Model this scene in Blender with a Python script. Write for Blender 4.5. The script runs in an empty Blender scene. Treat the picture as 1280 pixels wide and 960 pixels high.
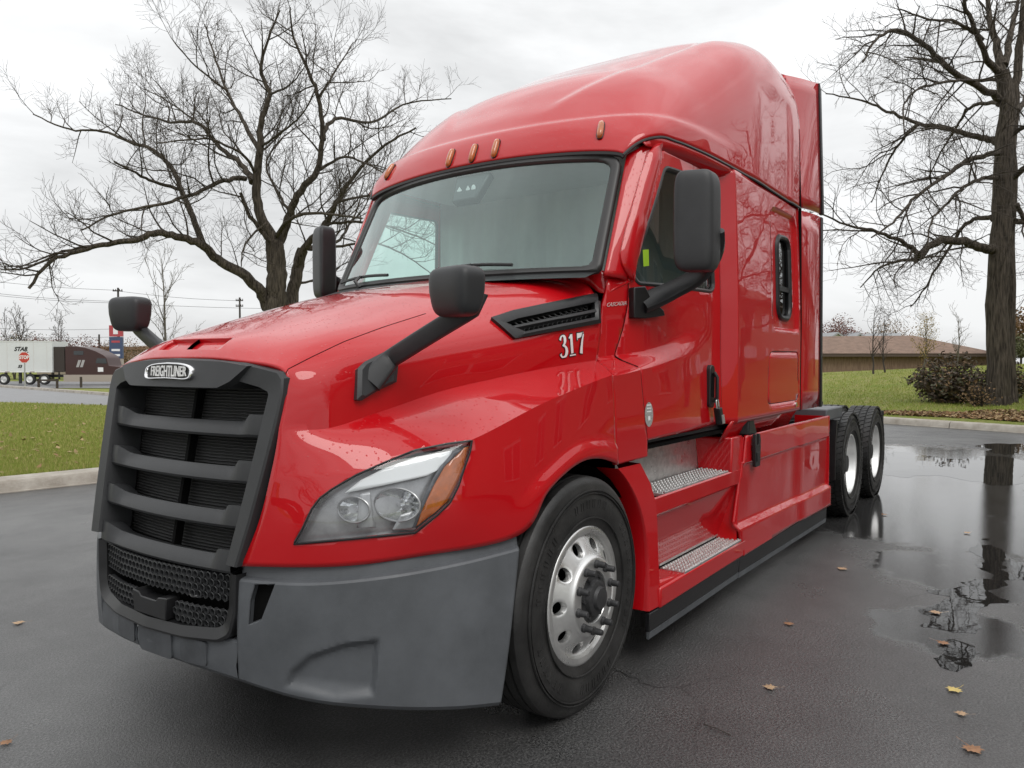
import bpy, bmesh, math, random
import numpy as np
from mathutils import Vector, Matrix
from mathutils.bvhtree import BVHTree

random.seed(7); np.random.seed(7)
SC = bpy.context.scene
COL = SC.collection
PI = math.pi

# ------------------------------------------------------------------ camera
CAM = np.array([-2.866, -2.796, 1.511]); YAW = math.radians(35.15); PITCH = math.radians(-1.647); FPX = 953.8
FWD = np.array([math.cos(YAW)*math.cos(PITCH), math.sin(YAW)*math.cos(PITCH), math.sin(PITCH)])
RGT = np.array([math.sin(YAW), -math.cos(YAW), 0.0]); UPV = np.cross(RGT, FWD)
cam = bpy.data.cameras.new('camera'); camo = bpy.data.objects.new('camera', cam); COL.objects.link(camo)
cam.sensor_width = 36.0; cam.lens = FPX/1280*36.0; cam.clip_start = 0.05; cam.clip_end = 3000
camo.matrix_world = Matrix(((RGT[0], UPV[0], -FWD[0], CAM[0]), (RGT[1], UPV[1], -FWD[1], CAM[1]), (RGT[2], UPV[2], -FWD[2], CAM[2]), (0, 0, 0, 1)))
SC.camera = camo

# ------------------------------------------------------------------ world and sun (overcast)
SC.view_settings.view_transform = 'Standard'; SC.view_settings.look = 'None'
SC.view_settings.exposure = 0.2; SC.view_settings.gamma = 1.0
SUN_EL, SUN_AZ = math.radians(52), math.radians(-118)      # azimuth of the sun, counted from +X towards +Y
w = bpy.data.worlds.new('World'); SC.world = w; w.use_nodes = True
nt = w.node_tree; nt.nodes.clear()
N = nt.nodes.new; L = nt.links.new
out = N('ShaderNodeOutputWorld'); bg = N('ShaderNodeBackground')
sky = N('ShaderNodeTexSky'); sky.sky_type = 'NISHITA'; sky.sun_disc = False
sky.sun_elevation = SUN_EL; sky.sun_rotation = PI/2 - SUN_AZ
sky.air_density = 1.0; sky.dust_density = 3.0
geo = N('ShaderNodeTexCoord')
sep = N('ShaderNodeSeparateXYZ'); L(geo.outputs['Generated'], sep.inputs[0])
zr = N('ShaderNodeMapRange'); zr.inputs[1].default_value = 0.0; zr.inputs[2].default_value = 1.0
zr.inputs[3].default_value = 7.8; zr.inputs[4].default_value = 13.5      # overcast: brighter towards the zenith
L(sep.outputs[2], zr.inputs[0])
mp = N('ShaderNodeMapping'); mp.inputs['Scale'].default_value = (1.0, 1.0, 3.2); L(geo.outputs['Generated'], mp.inputs[0])
no = N('ShaderNodeTexNoise'); no.inputs['Scale'].default_value = 2.1; no.inputs['Detail'].default_value = 6; no.inputs['Roughness'].default_value = 0.55
no.inputs['Distortion'].default_value = 0.35
L(mp.outputs[0], no.inputs[0])
cr_ = N('ShaderNodeMapRange'); cr_.inputs[1].default_value = 0.33; cr_.inputs[2].default_value = 0.60
cr_.inputs[3].default_value = 0.72; cr_.inputs[4].default_value = 1.04; cr_.clamp = True
L(no.outputs[0], cr_.inputs[0])
mu = N('ShaderNodeMath'); mu.operation = 'MULTIPLY'; L(zr.outputs[0], mu.inputs[0]); L(cr_.outputs[0], mu.inputs[1])
cmb = N('ShaderNodeVectorMath'); cmb.operation = 'SCALE'; cmb.inputs[0].default_value = (0.985, 0.995, 1.0); L(mu.outputs[0], cmb.inputs['Scale'])
mx = N('ShaderNodeMix'); mx.data_type = 'RGBA'; mx.inputs[0].default_value = 0.96
L(sky.outputs[0], mx.inputs[6]); L(cmb.outputs[0], mx.inputs[7])
L(mx.outputs[2], bg.inputs[0]); bg.inputs[1].default_value = 0.1; L(bg.outputs[0], out.inputs[0])

sl = bpy.data.lights.new('sun', 'SUN'); sl.energy = 1.0; sl.angle = math.radians(30); sl.color = (1.0, 0.97, 0.93)
so = bpy.data.objects.new('sun', sl); COL.objects.link(so)
sd = Vector((math.cos(SUN_EL)*math.cos(SUN_AZ), math.cos(SUN_EL)*math.sin(SUN_AZ), math.sin(SUN_EL)))
so.rotation_euler = sd.to_track_quat('Z', 'Y').to_euler(); so.location = (0, 0, 30)

# ------------------------------------------------------------------ measuring helpers (a pixel of the photograph and one known coordinate give a point)
def ray(px, py):
    return FWD + RGT*((px-640)/FPX) - UPV*((py-480)/FPX)
def at(px, py, X=None, Y=None, Z=None):
    d = ray(px, py)
    i, v = (0, X) if X is not None else (1, Y) if Y is not None else (2, Z)
    return CAM + d*(v-CAM[i])/d[i]
def at_depth(px, py, dep):
    return CAM + ray(px, py)*dep
def to_px(p):
    q = np.asarray(p, float) - CAM; z = q@FWD
    return (640+FPX*(q@RGT)/z, 480-FPX*(q@UPV)/z)

# ------------------------------------------------------------------ materials
MATS = {}
def mat(name, col, rough=0.5, metal=0.0, coat=0.0, coat_rough=0.03, spec=0.5, bump=None, var=None, rvar=None, ior=None):
    m = bpy.data.materials.new(name); m.use_nodes = True
    t = m.node_tree; b = t.nodes['Principled BSDF']
    b.inputs['Base Color'].default_value = (*col, 1); b.inputs['Roughness'].default_value = rough
    b.inputs['Metallic'].default_value = metal; b.inputs['Coat Weight'].default_value = coat
    b.inputs['Coat Roughness'].default_value = coat_rough; b.inputs['Specular IOR Level'].default_value = spec
    if ior: b.inputs['IOR'].default_value = ior
    tc = t.nodes.new('ShaderNodeTexCoord')
    if var:      # (scale, amount) mottled colour
        n = t.nodes.new('ShaderNodeTexNoise'); n.inputs['Scale'].default_value = var[0]; n.inputs['Detail'].default_value = 8; n.inputs['Roughness'].default_value = 0.65
        t.links.new(tc.outputs['Object'], n.inputs[0])
        r = t.nodes.new('ShaderNodeMapRange'); r.inputs[1].default_value = 0.3; r.inputs[2].default_value = 0.7
        r.inputs[3].default_value = 1-var[1]; r.inputs[4].default_value = 1+var[1]; t.links.new(n.outputs[0], r.inputs[0])
        s = t.nodes.new('ShaderNodeVectorMath'); s.operation = 'SCALE'; s.inputs[0].default_value = col
        t.links.new(r.outputs[0], s.inputs['Scale']); t.links.new(s.outputs[0], b.inputs['Base Color'])
    if rvar:     # (scale, lo, hi) roughness
        n = t.nodes.new('ShaderNodeTexNoise'); n.inputs['Scale'].default_value = rvar[0]; n.inputs['Detail'].default_value = 6
        t.links.new(tc.outputs['Object'], n.inputs[0])
        r = t.nodes.new('ShaderNodeMapRange'); r.inputs[1].default_value = 0.3; r.inputs[2].default_value = 0.7
        r.inputs[3].default_value = rvar[1]; r.inputs[4].default_value = rvar[2]; t.links.new(n.outputs[0], r.inputs[0])
        t.links.new(r.outputs[0], b.inputs['Roughness'])
    if bump:     # (scale, distance)
        n = t.nodes.new('ShaderNodeTexNoise'); n.inputs['Scale'].default_value = bump[0]; n.inputs['Detail'].default_value = 4
        t.links.new(tc.outputs['Object'], n.inputs[0])
        u = t.nodes.new('ShaderNodeBump'); u.inputs['Strength'].default_value = 1.0; u.inputs['Distance'].default_value = bump[1]
        t.links.new(n.outputs[0], u.inputs['Height']); t.links.new(u.outputs[0], b.inputs['Normal'])
    MATS[name] = m
    return m

RED = mat('red_paint', (0.47, 0.002, 0.006), 0.45, coat=1.0, coat_rough=0.012, spec=0.15)
def wet_paint(m):
    # a skin of fine rain drops on what faces up, and the slight waviness of moulded panels
    t = m.node_tree; b = t.nodes['Principled BSDF']; tc = [n for n in t.nodes if n.type == 'TEX_COORD'][0]
    g = t.nodes.new('ShaderNodeNewGeometry'); s = t.nodes.new('ShaderNodeSeparateXYZ'); t.links.new(g.outputs['Normal'], s.inputs[0])
    up = t.nodes.new('ShaderNodeMapRange'); up.inputs[1].default_value = 0.22; up.inputs[2].default_value = 0.6; t.links.new(s.outputs[2], up.inputs[0])
    v = t.nodes.new('ShaderNodeTexVoronoi'); v.inputs['Scale'].default_value = 70; t.links.new(tc.outputs['Object'], v.inputs[0])
    d = t.nodes.new('ShaderNodeMapRange'); d.inputs[1].default_value = 0.10; d.inputs[2].default_value = 0.26; d.inputs[3].default_value = 1; d.inputs[4].default_value = 0
    d.interpolation_type = 'SMOOTHSTEP'; t.links.new(v.outputs['Distance'], d.inputs[0])
    sp = t.nodes.new('ShaderNodeSeparateColor'); t.links.new(v.outputs['Color'], sp.inputs[0])
    th = t.nodes.new('ShaderNodeMath'); th.operation = 'GREATER_THAN'; th.inputs[1].default_value = 0.62; t.links.new(sp.outputs[0], th.inputs[0])
    m1 = t.nodes.new('ShaderNodeMath'); m1.operation = 'MULTIPLY'; t.links.new(d.outputs[0], m1.inputs[0]); t.links.new(th.outputs[0], m1.inputs[1])
    m2 = t.nodes.new('ShaderNodeMath'); m2.operation = 'MULTIPLY'; t.links.new(m1.outputs[0], m2.inputs[0]); t.links.new(up.outputs[0], m2.inputs[1])
    bu = t.nodes.new('ShaderNodeBump'); bu.inputs['Distance'].default_value = 0.0035; t.links.new(m2.outputs[0], bu.inputs['Height'])
    n = t.nodes.new('ShaderNodeTexNoise'); n.inputs['Scale'].default_value = 3.2; n.inputs['Detail'].default_value = 1; t.links.new(tc.outputs['Object'], n.inputs[0])
    b2 = t.nodes.new('ShaderNodeBump'); b2.inputs['Distance'].default_value = 0.0014; t.links.new(n.outputs[0], b2.inputs['Height'])
    t.links.new(b2.outputs[0], bu.inputs['Normal'])
    t.links.new(bu.outputs[0], b.inputs['Coat Normal'])
wet_paint(RED)
GREYPL = mat('grey_bumper_plastic', (0.090, 0.096, 0.104), 0.42, bump=(420, 0.0004), var=(3.2, 0.24), rvar=(7, .34, .54), spec=0.4)
DARKPL = mat('charcoal_plastic', (0.030, 0.031, 0.033), 0.44, bump=(500, 0.0005), var=(9, 0.12), spec=0.45)
GRILLPL = mat('grille_plastic', (0.030, 0.031, 0.033), 0.45, bump=(600, 0.0004), var=(6, 0.10), spec=0.45)
BLACKPL = mat('black_plastic', (0.011, 0.011, 0.012), 0.38, bump=(300, 0.0005), var=(8, 0.2))
RUBBER = mat('black_rubber', (0.014, 0.014, 0.014), 0.55)
SEALM = mat('seal_rubber', (0.028, 0.027, 0.027), 0.42)
VOID = mat('dark_void', (0.004, 0.004, 0.004), 0.8, spec=0.1)  # near-black: deep shade of gaps and recesses put into the colour
TYRE = mat('tyre_rubber', (0.021, 0.0205, 0.020), 0.50, bump=(90, 0.0012), var=(5, 0.7), rvar=(6, 0.38, 0.62))
ALU = mat('polished_aluminium', (0.80, 0.80, 0.79), 0.30, metal=0.9, var=(11, 0.10), rvar=(9, 0.24, 0.44))
ALUB = mat('bright_dish_aluminium', (0.86, 0.86, 0.85), 0.40, metal=0.65, var=(6, 0.06))
TREADM = mat('tread_aluminium', (0.62, 0.61, 0.60), 0.34, metal=0.85, var=(30, 0.2), rvar=(25, 0.25, 0.55))
CHROME = mat('chrome', (0.85, 0.85, 0.86), 0.06, metal=1.0)
STEEL = mat('dark_steel', (0.05, 0.05, 0.052), 0.5, metal=0.4, var=(14, 0.3))
FRAME = mat('frame_grey_paint', (0.085, 0.09, 0.10), 0.45, var=(4, 0.15))
WHITE = mat('white_vinyl', (0.80, 0.80, 0.79), 0.35)
BLACK = mat('black_vinyl', (0.01, 0.01, 0.01), 0.35)
AMBER = mat('amber_lens', (0.45, 0.105, 0.008), 0.10, coat=1.0, var=(40, 0.25))
CURTAIN = mat('grey_curtain_cloth', (0.72, 0.74, 0.74), 0.9, var=(3, 0.06))
DASH = mat('grey_dashboard', (0.16, 0.165, 0.17), 0.7, bump=(200, 0.0006))
CABIN = mat('cabin_trim', (0.10, 0.10, 0.105), 0.8)
LAMPDK = mat('lamp_housing', (0.36, 0.365, 0.37), 0.25, metal=0.5, var=(20, 0.2))
LAMPWH = mat('lamp_light_guide', (0.78, 0.80, 0.80), 0.25, coat=0.6)
STICK = mat('lime_sticker', (0.42, 0.70, 0.02), 0.5)
SILVERST = mat('silver_decal', (0.42, 0.41, 0.40), 0.35, metal=0.3, var=(120, 0.5))
DARKRED = mat('red_moulded_plastic', (0.50, 0.006, 0.012), 0.32, coat=0.6, coat_rough=0.05)

def glass(name, tint, boost=1.0, rough=0.0, ior=1.52, refl=(1, 1, 1)):
    m = bpy.data.materials.new(name); m.use_nodes = True; t = m.node_tree; t.nodes.clear()
    o = t.nodes.new('ShaderNodeOutputMaterial'); mi = t.nodes.new('ShaderNodeMixShader')
    tr = t.nodes.new('ShaderNodeBsdfTransparent'); tr.inputs[0].default_value = (*tint, 1)
    gl = t.nodes.new('ShaderNodeBsdfGlossy'); gl.inputs['Roughness'].default_value = rough; gl.inputs[0].default_value = (*refl, 1)
    fr = t.nodes.new('ShaderNodeFresnel'); fr.inputs[0].default_value = ior
    mu = t.nodes.new('ShaderNodeMath'); mu.operation = 'MULTIPLY'; mu.inputs[1].default_value = boost; mu.use_clamp = True
    ge = t.nodes.new('ShaderNodeNewGeometry'); io = t.nodes.new('ShaderNodeMapRange'); io.inputs[3].default_value = ior; io.inputs[4].default_value = 1/ior
    t.links.new(ge.outputs['Backfacing'], io.inputs[0]); t.links.new(io.outputs[0], fr.inputs[0])
    t.links.new(fr.outputs[0], mu.inputs[0]); t.links.new(mu.outputs[0], mi.inputs[0])
    t.links.new(tr.outputs[0], mi.inputs[1]); t.links.new(gl.outputs[0], mi.inputs[2]); t.links.new(mi.outputs[0], o.inputs[0])
    return m
WSGLASS = glass('windshield_glass', (0.85, 0.97, 0.95), 2.1, refl=(.86, 1.0, .98))
DOORGLASS = glass('door_glass', (0.66, 0.86, 0.79), 1.2)
SHADEGLASS = glass('shaded_cab_glass', (0.20, 0.24, 0.23), 1.5)  # near panes: tint darkened to stand in for the dim cab behind
REFLECT = mat('lamp_reflector', (0.75, 0.76, 0.77), 0.16, metal=1.0, var=(90, 0.25))
LENS = glass('lamp_lens', (0.93, 0.94, 0.95), 1.1)

# ------------------------------------------------------------------ object helpers
def tag(o, label=None, cat=None, group=None, kind=None):
    if label: o['label'] = label
    if cat: o['category'] = cat
    if group: o['group'] = group
    if kind: o['kind'] = kind
    return o
def empty(name, loc=(0, 0, 0), label=None, cat=None, group=None, kind=None):
    o = bpy.data.objects.new(name, None); COL.objects.link(o); o.location = loc; o.empty_display_size = 0.2
    return tag(o, label, cat, group, kind)
def link_mesh(name, me, material, parent):
    if material is not None:
        for mm in (material if isinstance(material, (list, tuple)) else [material]): me.materials.append(mm)
    o = bpy.data.objects.new(name, me); COL.objects.link(o)
    if parent is not None:
        o.parent = parent
        # parents carry locations (and rotations about z); meshes are given in the parent's frame
    return o
def MO(name, V, F, material, parent=None, out=None, smooth=35, solid=None, fm=None, bevel=None):
    me = bpy.data.meshes.new(name)
    V = [tuple(map(float, v)) for v in V]
    F = [tuple(int(i) for i in f) for f in F]
    if out is not None:
        a = np.array(V); s = 0.0; out = np.array(out, float)
        for f in F[::max(1, len(F)//400)]:
            p = a[list(f)]; nrm = np.cross(p[1]-p[0], p[2]-p[0])
            s += nrm@out if out.size == 3 else 0
        if s < 0: F = [f[::-1] for f in F]
    me.from_pydata(V, [], F); me.update()
    if smooth:
        me.polygons.foreach_set('use_smooth', [True]*len(me.polygons)); me.set_sharp_from_angle(angle=math.radians(smooth))
    o = link_mesh(name, me, material, parent)
    if fm is not None:
        me.polygons.foreach_set('material_index', fm)
    if bevel:
        b = o.modifiers.new('bevel', 'BEVEL'); b.width = bevel; b.segments = 2; b.limit_method = 'ANGLE'; b.angle_limit = math.radians(40)
    if solid:
        s = o.modifiers.new('solid', 'SOLIDIFY'); s.thickness = solid; s.offset = -1
    return o
def grid_faces(nu, nv, cu=False, cv=False, base=0):
    F = []
    for i in range(nu if cu else nu-1):
        for j in range(nv if cv else nv-1):
            i2, j2 = (i+1) % nu, (j+1) % nv
            F.append((base+i*nv+j, base+i2*nv+j, base+i2*nv+j2, base+i*nv+j2))
    return F
class MB:
    """collects shapes into one mesh"""
    def __init__(s): s.V = []; s.F = []; s.M = []; s.m = 0
    def add(s, V, F):
        b = len(s.V); s.V += [tuple(map(float, v)) for v in V]; s.F += [tuple(int(i)+b for i in f) for f in F]; s.M += [s.m]*len(F); return s
    def box(s, c, d, rot=None):
        c = np.array(c, float); d = np.array(d, float)/2
        P = np.array([(x, y, z) for x in (-1, 1) for y in (-1, 1) for z in (-1, 1)], float)*d
        if rot is not None: P = P@np.array(rot).T
        return s.add(P+c, [(0, 1, 3, 2), (4, 6, 7, 5), (0, 4, 5, 1), (2, 3, 7, 6), (0, 2, 6, 4), (1, 5, 7, 3)])
    def hexa(s, P):     # 8 corners: bottom loop 4, top loop 4
        return s.add(P, [(3, 2, 1, 0), (4, 5, 6, 7), (0, 1, 5, 4), (1, 2, 6, 5), (2, 3, 7, 6), (3, 0, 4, 7)])
    def tube(s, path, rad, n=8, cap=True):
        P = np.array(path, float); k = len(P)
        R = np.full(k, rad, float) if np.isscalar(rad) else np.array(rad, float)
        T = np.gradient(P, axis=0); T /= np.linalg.norm(T, axis=1)[:, None]+1e-12
        a = np.array([0, 0, 1.0]) if abs(T[0][2]) < 0.9 else np.array([1.0, 0, 0])
        V = []
        for i in range(k):
            u = a - T[i]*(a@T[i]); u /= np.linalg.norm(u)+1e-12; a = u; v = np.cross(T[i], u)
            for j in range(n):
                th = 2*PI*j/n; V.append(P[i]+R[i]*(math.cos(th)*u+math.sin(th)*v))
        F = [(i*n+j, i*n+(j+1) % n, (i+1)*n+(j+1) % n, (i+1)*n+j) for i in range(k-1) for j in range(n)]
        if cap: F += [tuple(range(n))[::-1], tuple((k-1)*n+j for j in range(n))]
        return s.add(V, F)
    def sweep(s, path, prof, frames):   # prof: list of (a,b) ; frames: list of (u,v) per path point
        n = len(prof); V = []
        for p, (u, v) in zip(path, frames):
            for a, b in prof: V.append(np.array(p)+np.array(u)*a+np.array(v)*b)
        k = len(path)
        F = [(i*n+j, (i+1)*n+j, (i+1)*n+(j+1) % n, i*n+(j+1) % n) for i in range(k-1) for j in range(n)]
        F += [tuple(range(n)), tuple((k-1)*n+j for j in range(n))[::-1]]
        return s.add(V, F)
    def lathe_y(s, prof, c=(0, 0, 0), n=48, closed=False):   # prof: list of (r, y)
        k = len(prof); V = []
        for r, y in prof:
            for j in range(n):
                th = 2*PI*j/n; V.append((c[0]+r*math.cos(th), c[1]+y, c[2]+r*math.sin(th)))
        F = [(i*n+j, i*n+(j+1) % n, (i+1)*n+(j+1) % n, (i+1)*n+j) for i in range(k-1) for j in range(n)]
        if closed: F += [((k-1)*n+j, (k-1)*n+(j+1) % n, (j+1) % n, j) for j in range(n)]
        return s.add(V, F)
    def prism(s, poly, axis, lo, hi):   # polygon in the two other axes, extruded along axis
        n = len(poly); V = []
        for h in (lo, hi):
            for a, b in poly:
                V.append((h, a, b) if axis == 0 else (a, h, b) if axis == 1 else (a, b, h))
        F = [tuple(range(n)), tuple(range(n, 2*n))[::-1]] + [(i, (i+1) % n+0, n+(i+1) % n, n+i)[::-1] for i in range(n)]
        return s.add(V, F)
    def quad(s, a, b, c, d): return s.add([a, b, c, d], [(0, 1, 2, 3)])
    def build(s, name, material, parent=None, smooth=35, bevel=None, solid=None, fix=True):
        o = MO(name, s.V, s.F, material, parent, smooth=smooth, bevel=bevel, solid=solid, fm=s.M if isinstance(material, (list, tuple)) else None)
        if fix:
            bm = bmesh.new(); bm.from_mesh(o.data); bmesh.ops.recalc_face_normals(bm, faces=bm.faces[:]); bm.to_mesh(o.data); bm.free()
        return o
def mirror(o, parent=None):
    """the same part on the other side of the truck (y -> -y)"""
    me = o.data.copy(); n = len(me.vertices)
    co = np.empty(n*3); me.vertices.foreach_get('co', co); co[1::3] *= -1; me.vertices.foreach_set('co', co)
    me.flip_normals(); me.update()
    c = bpy.data.objects.new(o.name.split('.')[0], me); COL.objects.link(c)
    for m in o.modifiers:
        k = c.modifiers.new(m.name, m.type)
        if m.type == 'SOLIDIFY': k.thickness = m.thickness; k.offset = m.offset
        if m.type == 'BEVEL': k.width = m.width; k.segments = m.segments; k.limit_method = m.limit_method; k.angle_limit = m.angle_limit
    c.parent = parent if parent is not None else o.parent
    for ch in [x for x in bpy.data.objects if x.parent == o]: mirror(ch, c)
    return c
def copy_tree(o, parent=None):
    c = o.copy(); COL.objects.link(c)
    if parent is not None: c.parent = parent
    for ch in [x for x in bpy.data.objects if x.parent == o]: copy_tree(ch, c)
    return c

def hermite(P, per, crease=()):
    """smooth curve through P (k, ...) with `per` samples per span; creases break the tangent"""
    P = np.array(P, float); k = len(P)
    d = P[1:]-P[:-1]
    h = np.sqrt((d.reshape(k-1, -1, P.shape[-1])**2).sum(-1)).mean(1)+1e-6
    s = d/h.reshape((-1,)+(1,)*(P.ndim-1))
    mr = [None]*k; ml = [None]*k
    for i in range(k):
        if 0 < i < k-1 and i not in crease:
            m = (s[i-1]*h[i]+s[i]*h[i-1])/(h[i]+h[i-1]); mr[i] = ml[i] = m
    for i in range(k):
        if mr[i] is None and i < k-1:
            mr[i] = s[i] if ml[i+1] is None else 1.5*s[i]-0.5*ml[i+1]
        if ml[i] is None and i > 0:
            ml[i] = s[i-1] if mr[i-1] is None else 1.5*s[i-1]-0.5*mr[i-1]
    outp = []
    for i in range(k-1):
        n = per if np.isscalar(per) else per[i]
        for j in range(n):
            t = j/n; a = 2*t**3-3*t*t+1; b = t**3-2*t*t+t; c = -2*t**3+3*t*t; e = t**3-t*t
            outp.append(a*P[i]+b*h[i]*mr[i]+c*P[i+1]+e*h[i]*ml[i+1])
    outp.append(P[-1])
    return np.array(outp)
def resample(P, n):
    P = np.array(P, float); d = np.r_[0, np.cumsum(np.linalg.norm(np.diff(P, axis=0), axis=1))]
    t = np.linspace(0, d[-1], n); return np.stack([np.interp(t, d, P[:, i]) for i in range(P.shape[1])], 1)
def rpoly(pts, r, n=5):
    """polygon with rounded corners"""
    pts = [np.array(p, float) for p in pts]; k = len(pts); res = []
    rr = [r]*k if np.isscalar(r) else r
    for i in range(k):
        p, a, b = pts[i], pts[i-1], pts[(i+1) % k]
        if rr[i] <= 0: res.append(p); continue
        u = a-p; v = b-p; lu, lv = np.linalg.norm(u), np.linalg.norm(v); u /= lu; v /= lv
        q = min(rr[i], lu*0.49, lv*0.49)
        for j in range(n+1):
            t = j/n; res.append((1-t)**2*(p+u*q)+2*t*(1-t)*p+t*t*(p+v*q))
    return np.array(res)
def poly_offset(pts, d):
    P = np.array(pts, float); k = len(P)
    A = 0.5*sum(P[i][0]*P[(i+1) % k][1]-P[(i+1) % k][0]*P[i][1] for i in range(k)); sg = 1 if A > 0 else -1
    res = []
    for i in range(k):
        e1 = P[i]-P[i-1]; e2 = P[(i+1) % k]-P[i]
        n1 = np.array([e1[1], -e1[0]])/(np.linalg.norm(e1)+1e-9)*sg; n2 = np.array([e2[1], -e2[0]])/(np.linalg.norm(e2)+1e-9)*sg
        m = n1+n2; m = m/(m@m+1e-9)*2
        res.append(P[i]+m*d)
    return np.array(res)
def inpoly(poly, x, y):
    c = False; j = len(poly)-1
    for i in range(len(poly)):
        xi, yi = poly[i]; xj, yj = poly[j]
        if (yi > y) != (yj > y) and x < (xj-xi)*(y-yi)/(yj-yi)+xi: c = not c
        j = i
    return c
XZ = lambda p: (p[0], p[2])
def PXP(p): return to_px(p)
def cut(bm, poly, proj):
    """score the sheet along a polygon given in a projection (XZ side view, or the measured view)"""
    k = len(poly); eps = 1e-4 if proj is XZ else 0.05
    for i in range(k):
        a, b = poly[i], poly[(i+1) % k]
        if proj is XZ:
            no = Vector((b[1]-a[1], 0, -(b[0]-a[0]))); co = Vector((a[0], 0, a[1]))
        else:
            no = Vector(np.cross(ray(*a), ray(*b))); co = Vector(CAM)
        if no.length < 1e-9: continue
        x0, x1 = min(a[0], b[0])-eps, max(a[0], b[0])+eps; y0, y1 = min(a[1], b[1])-eps, max(a[1], b[1])+eps
        P = {v: proj(v.co) for v in bm.verts}
        fs = []
        for f in bm.faces:
            q = [P[v] for v in f.verts]
            if min(t[0] for t in q) <= x1 and max(t[0] for t in q) >= x0 and min(t[1] for t in q) <= y1 and max(t[1] for t in q) >= y0: fs.append(f)
        es = {e for f in fs for e in f.edges}; vs = {v for f in fs for v in f.verts}
        bmesh.ops.bisect_plane(bm, geom=list(fs)+list(es)+list(vs), dist=1e-6, plane_co=co, plane_no=no.normalized())
def take(bm, poly, proj, remove=True, docut=True):
    if docut: cut(bm, poly, proj)
    ins = [f for f in bm.faces if inpoly(poly, *proj(f.calc_center_median()))]
    idx = {}; V = []; F = []
    for f in ins:
        q = []
        for v in f.verts:
            if v not in idx: idx[v] = len(V); V.append(tuple(v.co))
            q.append(idx[v])
        F.append(q)
    if remove: bmesh.ops.delete(bm, geom=ins, context='FACES')
    return np.array(V), F
def bm_of(V, F):
    bm = bmesh.new(); vs = [bm.verts.new(tuple(map(float, v))) for v in V]
    for f in F:
        try: bm.faces.new([vs[i] for i in f])
        except ValueError: pass
    bm.verts.ensure_lookup_table(); bm.normal_update(); return bm
def arrays(bm):
    bmesh.ops.delete(bm, geom=[v for v in bm.verts if not v.link_faces], context='VERTS')
    bm.verts.index_update()
    return np.array([tuple(v.co) for v in bm.verts]), [[v.index for v in f.verts] for f in bm.faces]
def boundary(V, F):
    """ordered boundary loop of a patch (largest)"""
    cnt = {}
    for f in F:
        for a, b in zip(f, list(f[1:])+[f[0]]):
            if (b, a) in cnt: del cnt[(b, a)]
            else: cnt[(a, b)] = 1
    nx = {a: b for a, b in cnt}; best = []; seen = set()
    for st in nx:
        if st in seen: continue
        lp = [st]; seen.add(st); c = nx[st]
        while c != st and c in nx and c not in seen: lp.append(c); seen.add(c); c = nx[c]
        if len(lp) > len(best): best = lp
    return best
def walls(V, F, off):
    """patch moved by off plus side walls back to the original edge: a recess"""
    V = np.array(V); lp = boundary(V, F); n = len(V); off = np.array(off, float)
    VV = np.vstack([V+off, V[lp]]); FF = [list(f) for f in F]
    k = len(lp)
    for i in range(k): FF.append([lp[i], lp[(i+1) % k], n+(i+1) % k, n+i][::-1])
    return VV, FF
def surf_hit(bvh, px, py, lift=0.0):
    """point and outward normal where a sight line meets a surface; beside its edge, the nearest point of it"""
    d = Vector(ray(px, py)).normalized(); h = bvh.ray_cast(Vector(CAM), d)
    if h[0] is None:
        best = None
        for t in np.linspace(1.2, 9.0, 160):
            k = bvh.find_nearest(Vector(CAM)+d*float(t))
            if k[0] is not None and (best is None or k[3] < best[3]): best = k
        h = best
    n = h[1] if h[1].dot(d) < 0 else -h[1]
    return np.array(h[0]+n*lift), np.array(n)
def ssm(x, a, b):
    t = np.clip((np.asarray(x, float)-a)/(b-a), 0, 1); return t*t*(3-2*t)

def text_mesh(s, size, shear=0.0, extrude=0.001, sx=1.0, bold=0.0):
    c = bpy.data.curves.new('lettering', 'FONT'); c.body = s; c.size = size; c.shear = shear; c.extrude = extrude; c.offset = bold
    c.align_x = 'CENTER'; c.align_y = 'CENTER'; c.resolution_u = 3
    o = bpy.data.objects.new('lettering', c); COL.objects.link(o)
    dg = bpy.context.evaluated_depsgraph_get(); me = bpy.data.meshes.new_from_object(o.evaluated_get(dg))
    V = np.array([tuple(v.co) for v in me.vertices]); F = [list(p.vertices) for p in me.polygons]
    bpy.data.objects.remove(o); bpy.data.curves.remove(c)
    V[:, 0] *= sx
    return V, F
def place(V, o, u, v, nrm=None):
    u = np.array(u, float); u /= np.linalg.norm(u); v = np.array(v, float); v -= u*(u@v); v /= np.linalg.norm(v); n = np.cross(u, v)
    V = np.asarray(V); return np.array(o)+V[:, :1]*u+V[:, 1:2]*v+V[:, 2:3]*n
def strokes(list_of_strokes, grow=0.0):
    """lettering made of strokes with changing width: (x, y, halfwidth)"""
    V = []; F = []
    for k, st in enumerate(list_of_strokes):
        P = hermite(np.array(st, float), 6) if len(st) > 2 else np.array(st, float)
        T = np.gradient(P[:, :2], axis=0); T /= np.linalg.norm(T, axis=1)[:, None]+1e-9
        if grow:
            P = P.copy(); P[0, :2] -= T[0]*grow; P[-1, :2] += T[-1]*grow
        Nn = np.stack([-T[:, 1], T[:, 0]], 1); b = len(V); z = 0.012*k
        for p, n in zip(P, Nn):
            V.append((p[0]+n[0]*(p[2]+grow), p[1]+n[1]*(p[2]+grow), z)); V.append((p[0]-n[0]*(p[2]+grow), p[1]-n[1]*(p[2]+grow), z))
        for i in range(len(P)-1): F.append((b+2*i, b+2*i+1, b+2*i+3, b+2*i+2))
    return np.array(V), F
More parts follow.
